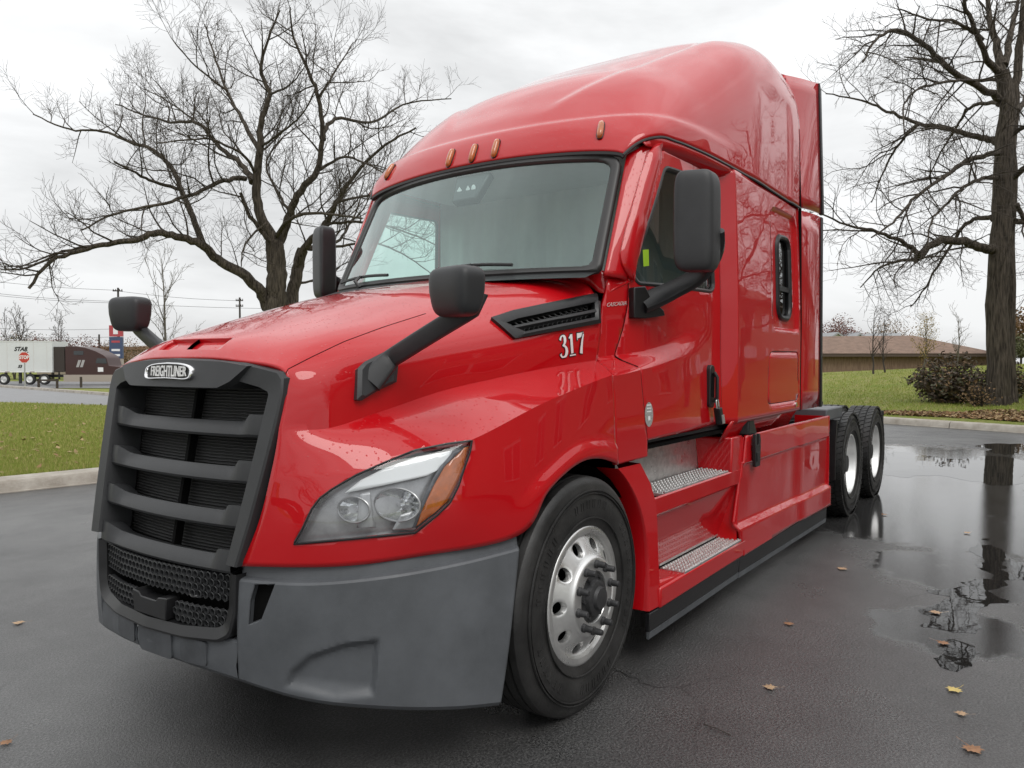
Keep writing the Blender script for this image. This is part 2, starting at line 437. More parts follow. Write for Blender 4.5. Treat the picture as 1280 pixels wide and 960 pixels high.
# ================================================================== GROUND
def nodes_mat(name):
    m = bpy.data.materials.new(name); m.use_nodes = True; t = m.node_tree; return m, t, t.nodes['Principled BSDF'], t.nodes.new('ShaderNodeTexCoord')
def tnoise(t, tc, scale, detail=6, rough=.6, vec=None, dist=0):
    n = t.nodes.new('ShaderNodeTexNoise'); n.inputs['Scale'].default_value = scale; n.inputs['Detail'].default_value = detail; n.inputs['Roughness'].default_value = rough; n.inputs['Distortion'].default_value = dist
    t.links.new(vec if vec is not None else tc.outputs['Object'], n.inputs[0]); return n.outputs[0]
def tmap(t, v, a, b, c, d, smooth=False):
    r = t.nodes.new('ShaderNodeMapRange'); r.inputs[1].default_value = a; r.inputs[2].default_value = b; r.inputs[3].default_value = c; r.inputs[4].default_value = d
    if smooth: r.interpolation_type = 'SMOOTHSTEP'
    t.links.new(v, r.inputs[0]); return r.outputs[0]
def tmix(t, f, a, b):
    m = t.nodes.new('ShaderNodeMix'); m.data_type = 'RGBA'
    for s, v in ((0, f), (6, a), (7, b)):
        if isinstance(v, tuple): m.inputs[s].default_value = (*v, 1)
        elif isinstance(v, (int, float)): m.inputs[s].default_value = v
        else: t.links.new(v, m.inputs[s])
    return m.outputs[2]
def tmath(t, op, a, b=0.0):
    m = t.nodes.new('ShaderNodeMath'); m.operation = op
    for i, v in enumerate((a, b)):
        if isinstance(v, (int, float)): m.inputs[i].default_value = v
        else: t.links.new(v, m.inputs[i])
    return m.outputs[0]
def tbump(t, h, dist, prev=None):
    b = t.nodes.new('ShaderNodeBump'); b.inputs['Distance'].default_value = dist; t.links.new(h, b.inputs['Height'])
    if prev is not None: t.links.new(prev, b.inputs['Normal'])
    return b.outputs[0]

# wet asphalt: coarse grain, damp film thicker in broad patches
ASPH, t, bsdf, tc = nodes_mat('wet_asphalt')
g1 = tnoise(t, tc, 95, 3, .7); g2 = tnoise(t, tc, 260, 2, .6); big = tnoise(t, tc, .30, 4, .55); mid = tnoise(t, tc, 1.7, 6, .65); spk = tnoise(t, tc, 170, 2, .5)
pool = None        # the low corner of the lot, where the film of water is thickest
for (px_, py_, r_) in ((1190, 582, 3.7), (1150, 622, 2.4), (1195, 655, 1.7), (1215, 715, .9), (1190, 790, .55)):
    vd = t.nodes.new('ShaderNodeVectorMath'); vd.operation = 'DISTANCE'; t.links.new(tc.outputs['Object'], vd.inputs[0]); vd.inputs[1].default_value = tuple(at(px_, py_, Z=0))
    q_ = tmap(t, vd.outputs['Value'], r_*.45, r_*1.25, 1, 0, True); pool = q_ if pool is None else tmath(t, 'MAXIMUM', pool, q_)
frag = tnoise(t, tc, 2.6, 7, .68)
film = tmap(t, tmath(t, 'ADD', pool, tmath(t, 'MULTIPLY', tmath(t, 'SUBTRACT', frag, .5), 1.5)), .50, .80, 0, 1, True)
film = tmath(t, 'MULTIPLY', film, tmap(t, pool, .02, .2, 0, 1))
wet = tmap(t, big, .40, .66, 0, .55, True)
c0 = tmix(t, tmap(t, g1, .42, .62, 0, 1), (.020, .020, .0205), (.115, .114, .112))
c1 = tmix(t, tmap(t, mid, .3, .7, 0, 1), c0, tmix(t, .5, c0, (.050, .0495, .049)))
c2 = tmix(t, tmap(t, spk, .66, .72, 0, .5), c1, (.22, .21, .20))
st_ = tmap(t, tnoise(t, tc, .75, 7, .7), .32, .68, .62, 1.42)
sc3 = t.nodes.new('ShaderNodeVectorMath'); sc3.operation = 'SCALE'; t.links.new(c2, sc3.inputs[0]); t.links.new(st_, sc3.inputs['Scale']); c2 = sc3.outputs[0]
wn_ = t.nodes.new('ShaderNodeTexNoise'); wn_.inputs['Scale'].default_value = 2.0; wn_.inputs['Detail'].default_value = 6; t.links.new(tc.outputs['Object'], wn_.inputs[0])
wm_ = t.nodes.new('ShaderNodeVectorMath'); wm_.operation = 'MULTIPLY_ADD'; t.links.new(wn_.outputs['Color'], wm_.inputs[0]); wm_.inputs[1].default_value = (.55, .55, 0); t.links.new(tc.outputs['Object'], wm_.inputs[2])
vr_ = t.nodes.new('ShaderNodeTexVoronoi'); vr_.feature = 'DISTANCE_TO_EDGE'; vr_.inputs['Scale'].default_value = .28; t.links.new(wm_.outputs[0], vr_.inputs[0])
crk = tmath(t, 'MULTIPLY', tmap(t, vr_.outputs['Distance'], .0008, .0022, 1, 0), tmap(t, tnoise(t, tc, .5, 3, .5), .5, .62, 0, .75))
c2 = tmix(t, crk, c2, (.008, .008, .008))
c3 = tmix(t, tmath(t, 'MULTIPLY', film, .55), c2, (.016, .016, .016)); t.links.new(c3, bsdf.inputs['Base Color'])
rg = tmath(t, 'ADD', tmath(t, 'MULTIPLY', tmap(t, wet, 0, 1, .40, .22), tmap(t, film, 0, 1, 1, .10)), tmath(t, 'MULTIPLY', tmap(t, mid, .3, .7, -.08, .08), tmath(t, 'SUBTRACT', 1.0, film))); t.links.new(rg, bsdf.inputs['Roughness'])
bh_ = tmath(t, 'ADD', g1, tmath(t, 'MULTIPLY', g2, .5))
bu = t.nodes.new('ShaderNodeBump'); t.links.new(bh_, bu.inputs['Height']); t.links.new(tmath(t, 'MULTIPLY', tmap(t, wet, 0, 1, .0055, .0022), tmap(t, film, 0, 1, 1, .05)), bu.inputs['Distance']); t.links.new(bu.outputs[0], bsdf.inputs['Normal'])
bsdf.inputs['Specular IOR Level'].default_value = .9

CONC, t, bsdf, tc = nodes_mat('kerb_concrete')
a_ = tnoise(t, tc, 3.0, 8, .7); b_ = tnoise(t, tc, 60, 4, .7)
t.links.new(tmix(t, tmap(t, a_, .35, .65, 0, 1), (.27, .24, .20), (.44, .41, .36)), bsdf.inputs['Base Color']); bsdf.inputs['Roughness'].default_value = .8
t.links.new(tbump(t, b_, .006), bsdf.inputs['Normal'])

LAWN, t, bsdf, tc = nodes_mat('lawn_grass')
a_ = tnoise(t, tc, .55, 5, .6); b_ = tnoise(t, tc, 9, 6, .75); c_ = tnoise(t, tc, 40, 4, .7)
mpn = t.nodes.new('ShaderNodeMapping'); mpn.inputs['Scale'].default_value = (.35, 2.2, 1); t.links.new(tc.outputs['Object'], mpn.inputs[0])
d_ = tnoise(t, tc, 1.1, 4, .6, vec=mpn.outputs[0])
base = tmix(t, tmap(t, a_, .35, .65, 0, 1), (.160, .200, .036), (.235, .240, .060))
base = tmix(t, tmap(t, d_, .45, .68, 0, .75), base, (.29, .26, .11))
base = tmix(t, tmap(t, b_, .3, .55, .75, 0), base, (.095, .125, .020))
base = tmix(t, tmap(t, c_, .62, .75, 0, .5), base, (.27, .245, .095))
t.links.new(base, bsdf.inputs['Base Color']); bsdf.inputs['Roughness'].default_value = .85; bsdf.inputs['Specular IOR Level'].default_value = .15
t.links.new(tbump(t, c_, .02, tbump(t, b_, .03)), bsdf.inputs['Normal'])
STREET = mat('damp_street', (.16, .16, .165), .42, var=(1.5, .15), bump=(60, .004))
WATER, t, bsdf, tc = nodes_mat('puddle_water')
bsdf.inputs['Base Color'].default_value = (.014, .014, .014, 1); bsdf.inputs['Roughness'].default_value = .015; bsdf.inputs['IOR'].default_value = 1.333
n_ = tnoise(t, tc, 2.2, 3, .5); n2_ = tnoise(t, tc, 14, 2, .5); t.links.new(tbump(t, n2_, .00015, tbump(t, n_, .0010)), bsdf.inputs['Normal'])
bsdf.inputs['Specular IOR Level'].default_value = .62

def sheet(name, poly, z, m, kind='structure'):
    o = MO(name, [(x, y, z) for x, y in poly], [tuple(range(len(poly)))], m, None, out=(0, 0, 1), smooth=0); return tag(o, None, None, None, kind)
# far ground to the horizon
gx_ = np.r_[-900, -300, -120, np.linspace(-60, 160, 45), 300, 900]; G = []
def left_z(x, y):      # the land beyond the lawn falls gently away on the left
    s = math.hypot(x-CAM[0], y-CAM[1]); lat = (x-CAM[0])*RGT[0]+(y-CAM[1])*RGT[1]
    return -.55*float(ssm(s, 46, 66))*float(ssm(-lat, -2, 12))
V = [(x, y, -.09+left_z(x, y)*1.0) for x in gx_ for y in gx_]
tag(MO('ground', V, grid_faces(len(gx_), len(gx_)), LAWN, None, out=(0, 0, 1), smooth=0), kind='structure')
# kerb line of the lot: along the left side, round a corner, across behind the truck
KL = np.array([(-40, 12.65), (-12, 8.80), (.88, 7.03), (1.9, 6.89), (9, 5.95), (14.5, 5.25), (17.6, 4.9), (18.75, 4.2), (18.7, 3.2), (17.63, .40), (16.54, -2.38), (14.2, -8.3), (11.5, -15.2), (5, -32)], float)
kp = np.vstack([KL[:6], hermite(KL[5:10], 6)[1:], KL[10:]])
sheet('asphalt_lot', [tuple(p) for p in kp]+[(-40, -32)], 0.0, ASPH)

def offset_line(P, d):
    T = np.gradient(P, axis=0); T /= np.linalg.norm(T, axis=1)[:, None]; Nn = np.stack([-T[:, 1], T[:, 0]], 1); return P+Nn*d
# kerb in cast sections, each with a joint beside it
kerb = empty('kerb', (0, 0, 0), kind='structure')
dd = np.r_[0, np.cumsum(np.linalg.norm(np.diff(kp, axis=0), axis=1))]
at_len = lambda s: np.array([np.interp(s, dd, kp[:, 0]), np.interp(s, dd, kp[:, 1])])
s_ = 20.0; GUT = .0
while s_ < dd[-1]-18:
    s2 = s_+2.98; n_ = 5; V = []
    for i in range(n_):
        s = s_+(s2-s_)*i/(n_-1); p = at_len(s); q = at_len(s+.05); tt = (q-p)/np.linalg.norm(q-p); nn = np.array([-tt[1], tt[0]])
        for o, z in ((-.02, -.02), (-.02, .012), (.0, .016), (.022, .105), (.050, .137), (.085, .146), (.43, .142), (.445, .13), (.455, -.02)):
            r = p+nn*o; V.append((r[0], r[1], z))
    F = grid_faces(n_, 9)+[tuple(range(9))[::-1], tuple((n_-1)*9+k for k in range(9))]
    b = MB(); b.add(V, F); b.build('kerb_section', CONC, kerb, smooth=30); s_ += 3.0

# left lawn, the street beyond it and the far verge
A, Bp = at(0, 502.5, Z=.1), at(133, 506.5, Z=.1); C_, D_ = at(12, 486, Z=.05), at(138, 496, Z=.05)
ext_ = lambda P, Q, t: P+(Q-P)*t
near = [ext_(A, Bp, -4)[:2], ext_(A, Bp, 2.6)[:2]]; far = [ext_(C_, D_, -2.5)[:2], ext_(C_, D_, 2.6)[:2]]
kin = offset_line(kp, .44)
# lawn as a ruled sheet between kerb and street edge
lw = []; n1, n2 = 70, 50
for i in range(n1):
    u = i/(n1-1); s = np.interp(u, [0, 1], [14, 62]); a = at_len(s); tt = at_len(s+.1)-at_len(s); tt /= np.linalg.norm(tt); a = a+np.array([-tt[1], tt[0]])*.44; e = near[0]*(1-u)+near[1]*u
    for j in range(n2):
        v = (j/(n2-1))**2; p = a*(1-v)+e*v; lw.append((p[0], p[1], .125-.03*v+.012*math.sin(p[0]*1.3)*math.sin(p[1]*.9)*min(1, v*8)))
lawn = tag(MO('lawn', lw, grid_faces(n1, n2), LAWN, None, out=(0, 0, 1)), kind='structure')
sheet('street', [tuple(near[0]), tuple(near[1]), tuple(far[1]), tuple(far[0])], .093, STREET)
# kerb of the far verge, low and pale
fk = MB(); fa = far[0]; fb_ = far[1]
for i in range(40):
    p = fa+(fb_-fa)*i/40; q = fa+(fb_-fa)*(i+.97)/40; tt = (q-p)/np.linalg.norm(q-p); nn = np.array([-tt[1], tt[0]]); nn = nn if nn@FWD[:2] > 0 else -nn
    fk.hexa([(*p, .05), (*q, .05), (*(q+nn*.35), .05), (*(p+nn*.35), .05), (*(p+nn*.04), .20), (*(q+nn*.04), .20), (*(q+nn*.35), .20), (*(p+nn*.35), .20)])
tag(fk.build('verge_kerb', CONC, None, smooth=0), kind='structure')
# second road on which the far lorry stands
r1_, r2_ = at_depth(-400, 484, 62), at_depth(420, 484, 62); r3_, r4_ = at_depth(420, 476, 84), at_depth(-400, 476, 84)
sheet('far_road', [tuple(p[:2]) for p in (r1_, r2_, r3_, r4_)], -.60, STREET)
# right: grass berm rising behind the kerb
def berm_z(x, y):
    # distance beyond the kerb line across the back
    d = np.array([1.09, 2.78]); d /= np.linalg.norm(d); nn = np.array([d[1], -d[0]]); s = (np.array([x, y])-np.array([17.63, .4]))@nn
    crest = np.clip(.86+(8.5-y)*.052, .35, 2.1)
    return .135+(crest-.135)*float(ssm(s, 2.5, 33))-.5*float(ssm(s, 38, 60))*0, s
bv = []; bn = 60
dk = np.array([1.09, 2.78]); dk /= np.linalg.norm(dk); nk = np.array([dk[1], -dk[0]])
for i in range(bn):
    u = i/(bn-1)
    for j in range(bn):
        v = (j/(bn-1))**1.6; s = 40+44*u
        a = at_len(np.interp(u, [0, 1], [58.5, 112])); tt = at_len(np.interp(u, [0, 1], [58.5, 112])+.1)-a; tt /= np.linalg.norm(tt); e0 = a+np.array([-tt[1], tt[0]])*.44
        fan = np.array([.93-.22*u*0, .36-.75*u]); fan /= np.linalg.norm(fan)
        p = e0+fan*v*75; z, s_b = berm_z(*p); bv.append((p[0], p[1], max(z, .13) if v > 0 else .13))
tag(MO('grass_berm', bv, grid_faces(bn, bn), LAWN, None, out=(0, 0, 1)), kind='structure')
def on_berm(px, py):
    """where a sight line meets the berm"""
    d = ray(px, py); t0, t1 = 13.0, None
    for t in np.arange(15.0, 75.0, 2.0):
        p = CAM+d*t
        if p[2] <= max(.13, berm_z(p[0], p[1])[0]): t1 = t; break
        t0 = t
    if t1 is None: return None
    for _ in range(11):
        m = (t0+t1)/2; p = CAM+d*m
        if p[2] <= max(.13, berm_z(p[0], p[1])[0]): t1 = m
        else: t0 = m
    p = CAM+d*t1; p[2] = max(.13, berm_z(p[0], p[1])[0]); return p

# puddles: outlines broken up by the unevenness of the asphalt (marching over a fine grid)
def hash_noise(x, y):
    def vn(x, y, k):
        xi, yi = math.floor(x), math.floor(y); xf, yf = x-xi, y-yi; xf = xf*xf*(3-2*xf); yf = yf*yf*(3-2*yf)
        h = lambda a, b: (math.sin(a*127.1+b*311.7+k*74.7)*43758.5453) % 1.0
        return (h(xi, yi)*(1-xf)+h(xi+1, yi)*xf)*(1-yf)+(h(xi, yi+1)*(1-xf)+h(xi+1, yi+1)*xf)*yf
    return sum(vn(x*2**k, y*2**k, k)/2**k for k in range(4))/1.875
def dpoly2(poly, x, y):
    m = 1e9
    for i in range(len(poly)):
        a, b = poly[i], poly[(i+1) % len(poly)]; d = b-a; tt = np.clip(((x-a[0])*d[0]+(y-a[1])*d[1])/(d@d), 0, 1); m = min(m, math.hypot(x-a[0]-d[0]*tt, y-a[1]-d[1]*tt))
    return m if inpoly(poly, x, y) else -m
def puddle(outline, cell, amp, scale, thr=0.0):
    P = np.array([at(x, y, Z=0)[:2] for x, y in outline]); lo = P.min(0)-.3; hi = P.max(0)+.3
    nx, ny = int((hi[0]-lo[0])/cell)+1, int((hi[1]-lo[1])/cell)+1
    val = {}
    for i in range(nx+1):
        for j in range(ny+1):
            x, y = lo[0]+i*cell, lo[1]+j*cell; val[i, j] = dpoly2(P, x, y)+amp*(hash_noise(x*scale, y*scale)-.5)*2-thr
    V = []; F = []; idx = {}
    def vid(p):
        k = (round(p[0], 4), round(p[1], 4))
        if k not in idx: idx[k] = len(V); V.append((p[0], p[1], .001))
        return idx[k]
    for i in range(nx):
        for j in range(ny):
            c = [(i, j), (i+1, j), (i+1, j+1), (i, j+1)]; q = []
            for k in range(4):
                a, b = c[k], c[(k+1) % 4]; va, vb = val[a], val[b]; pa = (lo[0]+a[0]*cell, lo[1]+a[1]*cell); pb = (lo[0]+b[0]*cell, lo[1]+b[1]*cell)
                if va > 0: q.append(vid(pa))
                if (va > 0) != (vb > 0): f = va/(va-vb); q.append(vid((pa[0]+(pb[0]-pa[0])*f, pa[1]+(pb[1]-pa[1])*f)))
            q = [v for k, v in enumerate(q) if v != q[k-1]]
            if len(q) >= 3 and len(set(q)) == len(q): F.append(q)
    if F: tag(MO('puddle', V, F, WATER, None, out=(0, 0, 1), smooth=0), kind='structure')
puddle([(1098,568),(1120,566),(1180,570),(1224,568),(1236,556),(1290,554),(1300,603),(1262,609),(1225,607),(1180,590),(1130,596),(1096,590)], .10, .62, 1.3)
puddle([(1231,674),(1246,681),(1263,698),(1264,722),(1248,738),(1225,752),(1216,776),(1206,800),(1216,828),(1200,846),(1180,832),(1183,806),(1172,785),(1170,762),(1188,744),(1215,736),(1234,728),(1238,708),(1226,690)], .018, .20, 4.6)
puddle([(1262,698),(1275,705),(1300,718),(1300,735),(1268,722)], .03, .08, 3.0)

# ------------------------------------------------------------------ grass blades where they can be told from the turf
GB = [mat('grass_blade', (.235, .285, .055), .7, spec=.2), mat('grass_blade_dry', (.40, .35, .14), .8, spec=.2)]
LBVH = BVHTree.FromPolygons(lw, grid_faces(n1, n2))
V = []; F = []; M = []
rnd = random.Random(3)
for k in range(52000):
    px = rnd.uniform(-14, 142); q = rnd.random(); py = 503+97*q**.9
    d = Vector(ray(px, py)).normalized(); h = LBVH.ray_cast(Vector(CAM), d)
    if h[0] is None: continue
    p = h[0]; dist = (p-Vector(CAM)).length; H = rnd.uniform(.03, .075); wd = .0035*max(1, dist/9); a = rnd.uniform(0, 2*PI); ln_ = rnd.uniform(.0, .05); b_ = rnd.uniform(0, 2*PI); n_ = len(V)
    V += [(p.x-wd*math.cos(a), p.y-wd*math.sin(a), p.z-.01), (p.x+wd*math.cos(a), p.y+wd*math.sin(a), p.z-.01), (p.x+ln_*math.cos(b_), p.y+ln_*math.sin(b_), p.z+H)]; F.append((n_, n_+1, n_+2)); M.append(1 if rnd.random() < .26 else 0)
tag(MO('grass', V, F, GB, None, smooth=0, fm=M), 'short yellowish green grass blades on the lawn beside the left kerb', 'grass', kind='stuff')
V = []; F = []; M = []
for k in range(20000):
    px = rnd.uniform(1030, 1290); py = 455+65*rnd.random()**1.2
    p = on_berm(px, py)
    if p is None: continue
    p = Vector(p); ds_ = (p-Vector(CAM)).length; H = rnd.uniform(.03, .09); wd = .010*max(1, ds_/25); a = rnd.uniform(0, 2*PI); b_ = rnd.uniform(0, 2*PI); n_ = len(V)
    V += [(p.x-wd*math.cos(a), p.y-wd*math.sin(a), p.z-.01), (p.x+wd*math.cos(a), p.y+wd*math.sin(a), p.z-.01), (p.x+.03*math.cos(b_), p.y+.03*math.sin(b_), p.z+H)]; F.append((n_, n_+1, n_+2)); M.append(1 if rnd.random() < .15 else 0)
tag(MO('grass', V, F, GB, None, smooth=0, fm=M), 'green grass blades on the berm behind the right kerb', 'grass', kind='stuff')

# ================================================================== TREES
BARK = mat('wet_bark', (.052, .043, .034), .85, bump=(22, .02), var=(5, .35), spec=.2)
TWIG = mat('twig_bark', (.062, .052, .044), .85, spec=.15)
def bark_ridges(m):
    t = m.node_tree; bs = t.nodes['Principled BSDF']; tc = [n for n in t.nodes if n.type == 'TEX_COORD'][0]
    mp_ = t.nodes.new('ShaderNodeMapping'); mp_.inputs['Scale'].default_value = (9, 9, 1.1); t.links.new(tc.outputs['Object'], mp_.inputs[0])
    n = t.nodes.new('ShaderNodeTexNoise'); n.inputs['Scale'].default_value = 2.2; n.inputs['Detail'].default_value = 6; t.links.new(mp_.outputs[0], n.inputs[0])
    t.links.new(tbump(t, n.outputs[0], .09), bs.inputs['Normal'])
    r = tmap(t, n.outputs[0], .35, .65, 0, 1); t.links.new(tmix(t, r, (.034, .028, .022), (.115, .096, .076)), bs.inputs['Base Color'])
bark_ridges(BARK)
class Tree:
    def __init__(s, seed): s.r = random.Random(seed); s.tr = MB(); s.cr = MB()
    def limb(s, P, r0, r1, sides=9, jit=.03):
        P = hermite(np.array(P, float), 5) if len(P) > 2 else resample(P, 6)
        n = len(P); R = r0+(r1-r0)*np.linspace(0, 1, n)**.8
        P = P+np.array([[s.r.gauss(0, 1) for _ in range(3)] for _ in range(n)])*jit*np.minimum(1, R/.05)[:, None]*.6
        s.tr.tube(P, R, sides); return P, R
    def grow(s, p, d, ln, r, lev, cfg):
        rr = s.r; n = max(3, min(8, int(ln/cfg['seg'][lev]))); P = [np.array(p)]; d = np.array(d, float); up = cfg['up'][lev]; wg = cfg['wig'][lev]
        for i in range(n):
            d = d+np.array([rr.gauss(0, wg), rr.gauss(0, wg), rr.gauss(0, wg)+up]); d /= np.linalg.norm(d); P.append(P[-1]+d*ln/n)
        R = np.linspace(r, max(cfg['rmin'], r*.32), n+1); (s.tr if lev == 0 else s.cr).tube(P, R, (6, 4, 3, 3)[lev], cap=False)
        if lev < cfg['max']: s.kids(np.array(P), R, lev+1, cfg, ln)
    def kids(s, P, R, lev, cfg, ln, t0=.18):
        rr = s.r; n = max(2, int(ln/cfg['space'][lev])); k = len(P)
        for i in range(n):
            t = t0+(1-t0)*(i+rr.random())/n; f = min(t, .999)*(k-1); j = int(f); q = P[j]+(P[j+1]-P[j])*(f-j); T = P[j+1]-P[j]; T /= np.linalg.norm(T)+1e-9; rad = R[j]+(R[min(j+1, k-1)]-R[j])*(f-j)
            a = np.array([rr.gauss(0, 1), rr.gauss(0, 1), rr.gauss(0, 1)+cfg['bias'][lev]]); a -= T*(T@a); a /= np.linalg.norm(a)+1e-9
            an = math.radians(rr.uniform(*cfg['ang'])); d = T*math.cos(an)+a*math.sin(an)
            l2 = rr.uniform(*cfg['len'][lev])*(1.15-.5*t); s.grow(q, d, l2, max(cfg['rmin'], min(rad*.62, cfg['rad'][lev]*rr.uniform(.7, 1.2))), lev, cfg)
    def done(s, name, label, cat, group=None, loc=(0, 0, 0)):
        e = empty(name, loc, label, cat, group); L0 = np.array(loc)
        s.tr.V = [tuple(np.array(v)-L0) for v in s.tr.V]; s.cr.V = [tuple(np.array(v)-L0) for v in s.cr.V]
        MO('trunk', s.tr.V, s.tr.F, BARK, e, smooth=60); MO('crown', s.cr.V, s.cr.F, TWIG, e, smooth=0); return e
CFG = dict(max=3, seg=(.4, .3, .2, .14), up=(.10, .09, .06, .05), wig=(.13, .15, .17, .16), rmin=.0036, space=(.5, .46, .21, .12), bias=(.5, .7, .45, .4), ang=(26, 72), len=((1, 2), (1.0, 2.6), (.5, 1.2), (.22, .6)), rad=(.06, .030, .0105, .0055))
# --- the big spreading tree on the left lawn: its main limbs follow the photograph, spread in depth
DL = 25.0
zl = lambda L_: [(x/2.286, y/2.286) for x, y in L_]
tl = Tree(11)
def limb_px(tree, L_, r0, r1, dep, bend0, bend1, kids=True, cfg=CFG, sides=8, t0=.18):
    n = len(L_); P = [at_depth(x, y, dep+bend0+(bend1-bend0)*(i/(n-1))) for i, (x, y) in enumerate(L_)]
    k = dep/FPX*(.70 if tree is tl else .82); P, R = tree.limb(P, r0*k, r1*k, sides)
    if kids: tree.kids(P, R, 1, cfg, float(np.linalg.norm(np.diff(P, axis=0), axis=1).sum()), t0)
base_px = [(345, 452+24), (344, 420), (343, 385), (346, 350), (344, 315), (343, 302)]
limb_px(tl, base_px, 22, 15.5, DL, 0, 0, kids=False, sides=14)
limb_px(tl, [(352, 476), (358, 420), (364, 378), (370, 345), (378, 312)], 14, 10, DL, .5, .9, kids=False, sides=12)
for L_, r0, r1, b0, b1 in [
  ([(765,880),(745,835),(690,780),(620,740),(580,700),(520,680),(450,665),(390,685),(310,695),(230,715),(150,745),(85,825)], 11, 2.2, 0, -3.0),
  ([(585,710),(550,620),(520,540),(490,480),(440,430),(370,405),(290,375),(200,370),(95,325)], 6, 1.2, -1.0, 1.5),
  ([(520,540),(440,520),(380,490),(325,462)], 3.6, 1.4, 0, -2.5),
  ([(310,695),(180,720),(60,770),(-20,765)], 3, .9, -1.8, -4),
  ([(785,690),(740,600),(735,500),(745,420),(745,350),(770,270),(745,200),(760,130),(800,30)], 10, 1.3, 0, -1),
  ([(722,520),(690,470),(630,420),(560,350),(500,350),(420,330),(330,298)], 6, 1.2, 0, 3),
  ([(700,510),(640,515),(560,550),(470,580),(330,610),(235,658)], 4.8, 1.2, 0, -4),
  ([(745,430),(690,340),(650,260),(610,150),(585,70)], 4.6, 1.0, -.3, 2.5),
  ([(650,260),(560,190),(495,115)], 2.4, .8, .8, 0),
  ([(800,690),(830,610),(850,560),(905,490),(920,400),(910,280),(880,200),(840,110),(830,20)], 9, 1.2, .2, -2),
  ([(920,400),(960,340),(1060,350),(1150,300),(1290,282)], 4.2, 1.0, -.5, 3),
  ([(840,800),(870,710),(930,640),(960,580),(1000,520),(1080,430),(1190,365)], 8, 1.4, .9, -2),
  ([(870,710),(960,690),(1000,640),(1035,555)], 4, 1.2, .9, 3),
  ([(785,680),(840,620),(920,610),(1035,625)], 4.4, 1.4, 0, -3.5),
  ([(770,690),(730,640),(700,590),(690,552)], 4.5, 2.4, -.4, -1.2),
  ([(830,810),(900,800),(970,765)], 3, 1, .7, 2),
  ([(905,490),(980,450),(1050,470),(1110,505)], 3, 1, 0, -3),
  ([(910,280),(960,200),(1010,120)], 2.6, .8, -1, 1),
  ([(770,270),(830,240),(870,190)], 2.2, .7, -.6, -2.5),
  ([(560,350),(480,290),(400,250)], 2.2, .7, 2, 4),
  ([(745,420),(800,380),(860,330),(900,260)], 2.5, .8, -.3, -4),
  ([(735,500),(690,440),(610,400),(540,400),(450,410)], 3, .9, -.2, -4),
  ([(760,640),(700,700),(690,760)], 2.4, .9, -.5, -2),
  ([(830,610),(790,540),(760,470),(800,400),(870,350)], 3.2, 1, .5, 4),
  ([(870,710),(960,705),(1050,690),(1150,725),(1240,790)], 3.4, 1, .9, 2.5),
  ([(930,640),(1040,635),(1150,660),(1260,705)], 3, .9, .4, -1.5),
  ([(960,580),(1060,560),(1160,590),(1250,650)], 2.6, .8, -.4, 3)]:
    limb_px(tl, zl(L_), r0, r1, DL, b0, b1)
tb = at_depth(345, 476, DL); tree_left = tl.done('bare_tree', 'large wide spreading bare tree on the lawn behind the truck hood at left', 'tree', None, tuple(tb))
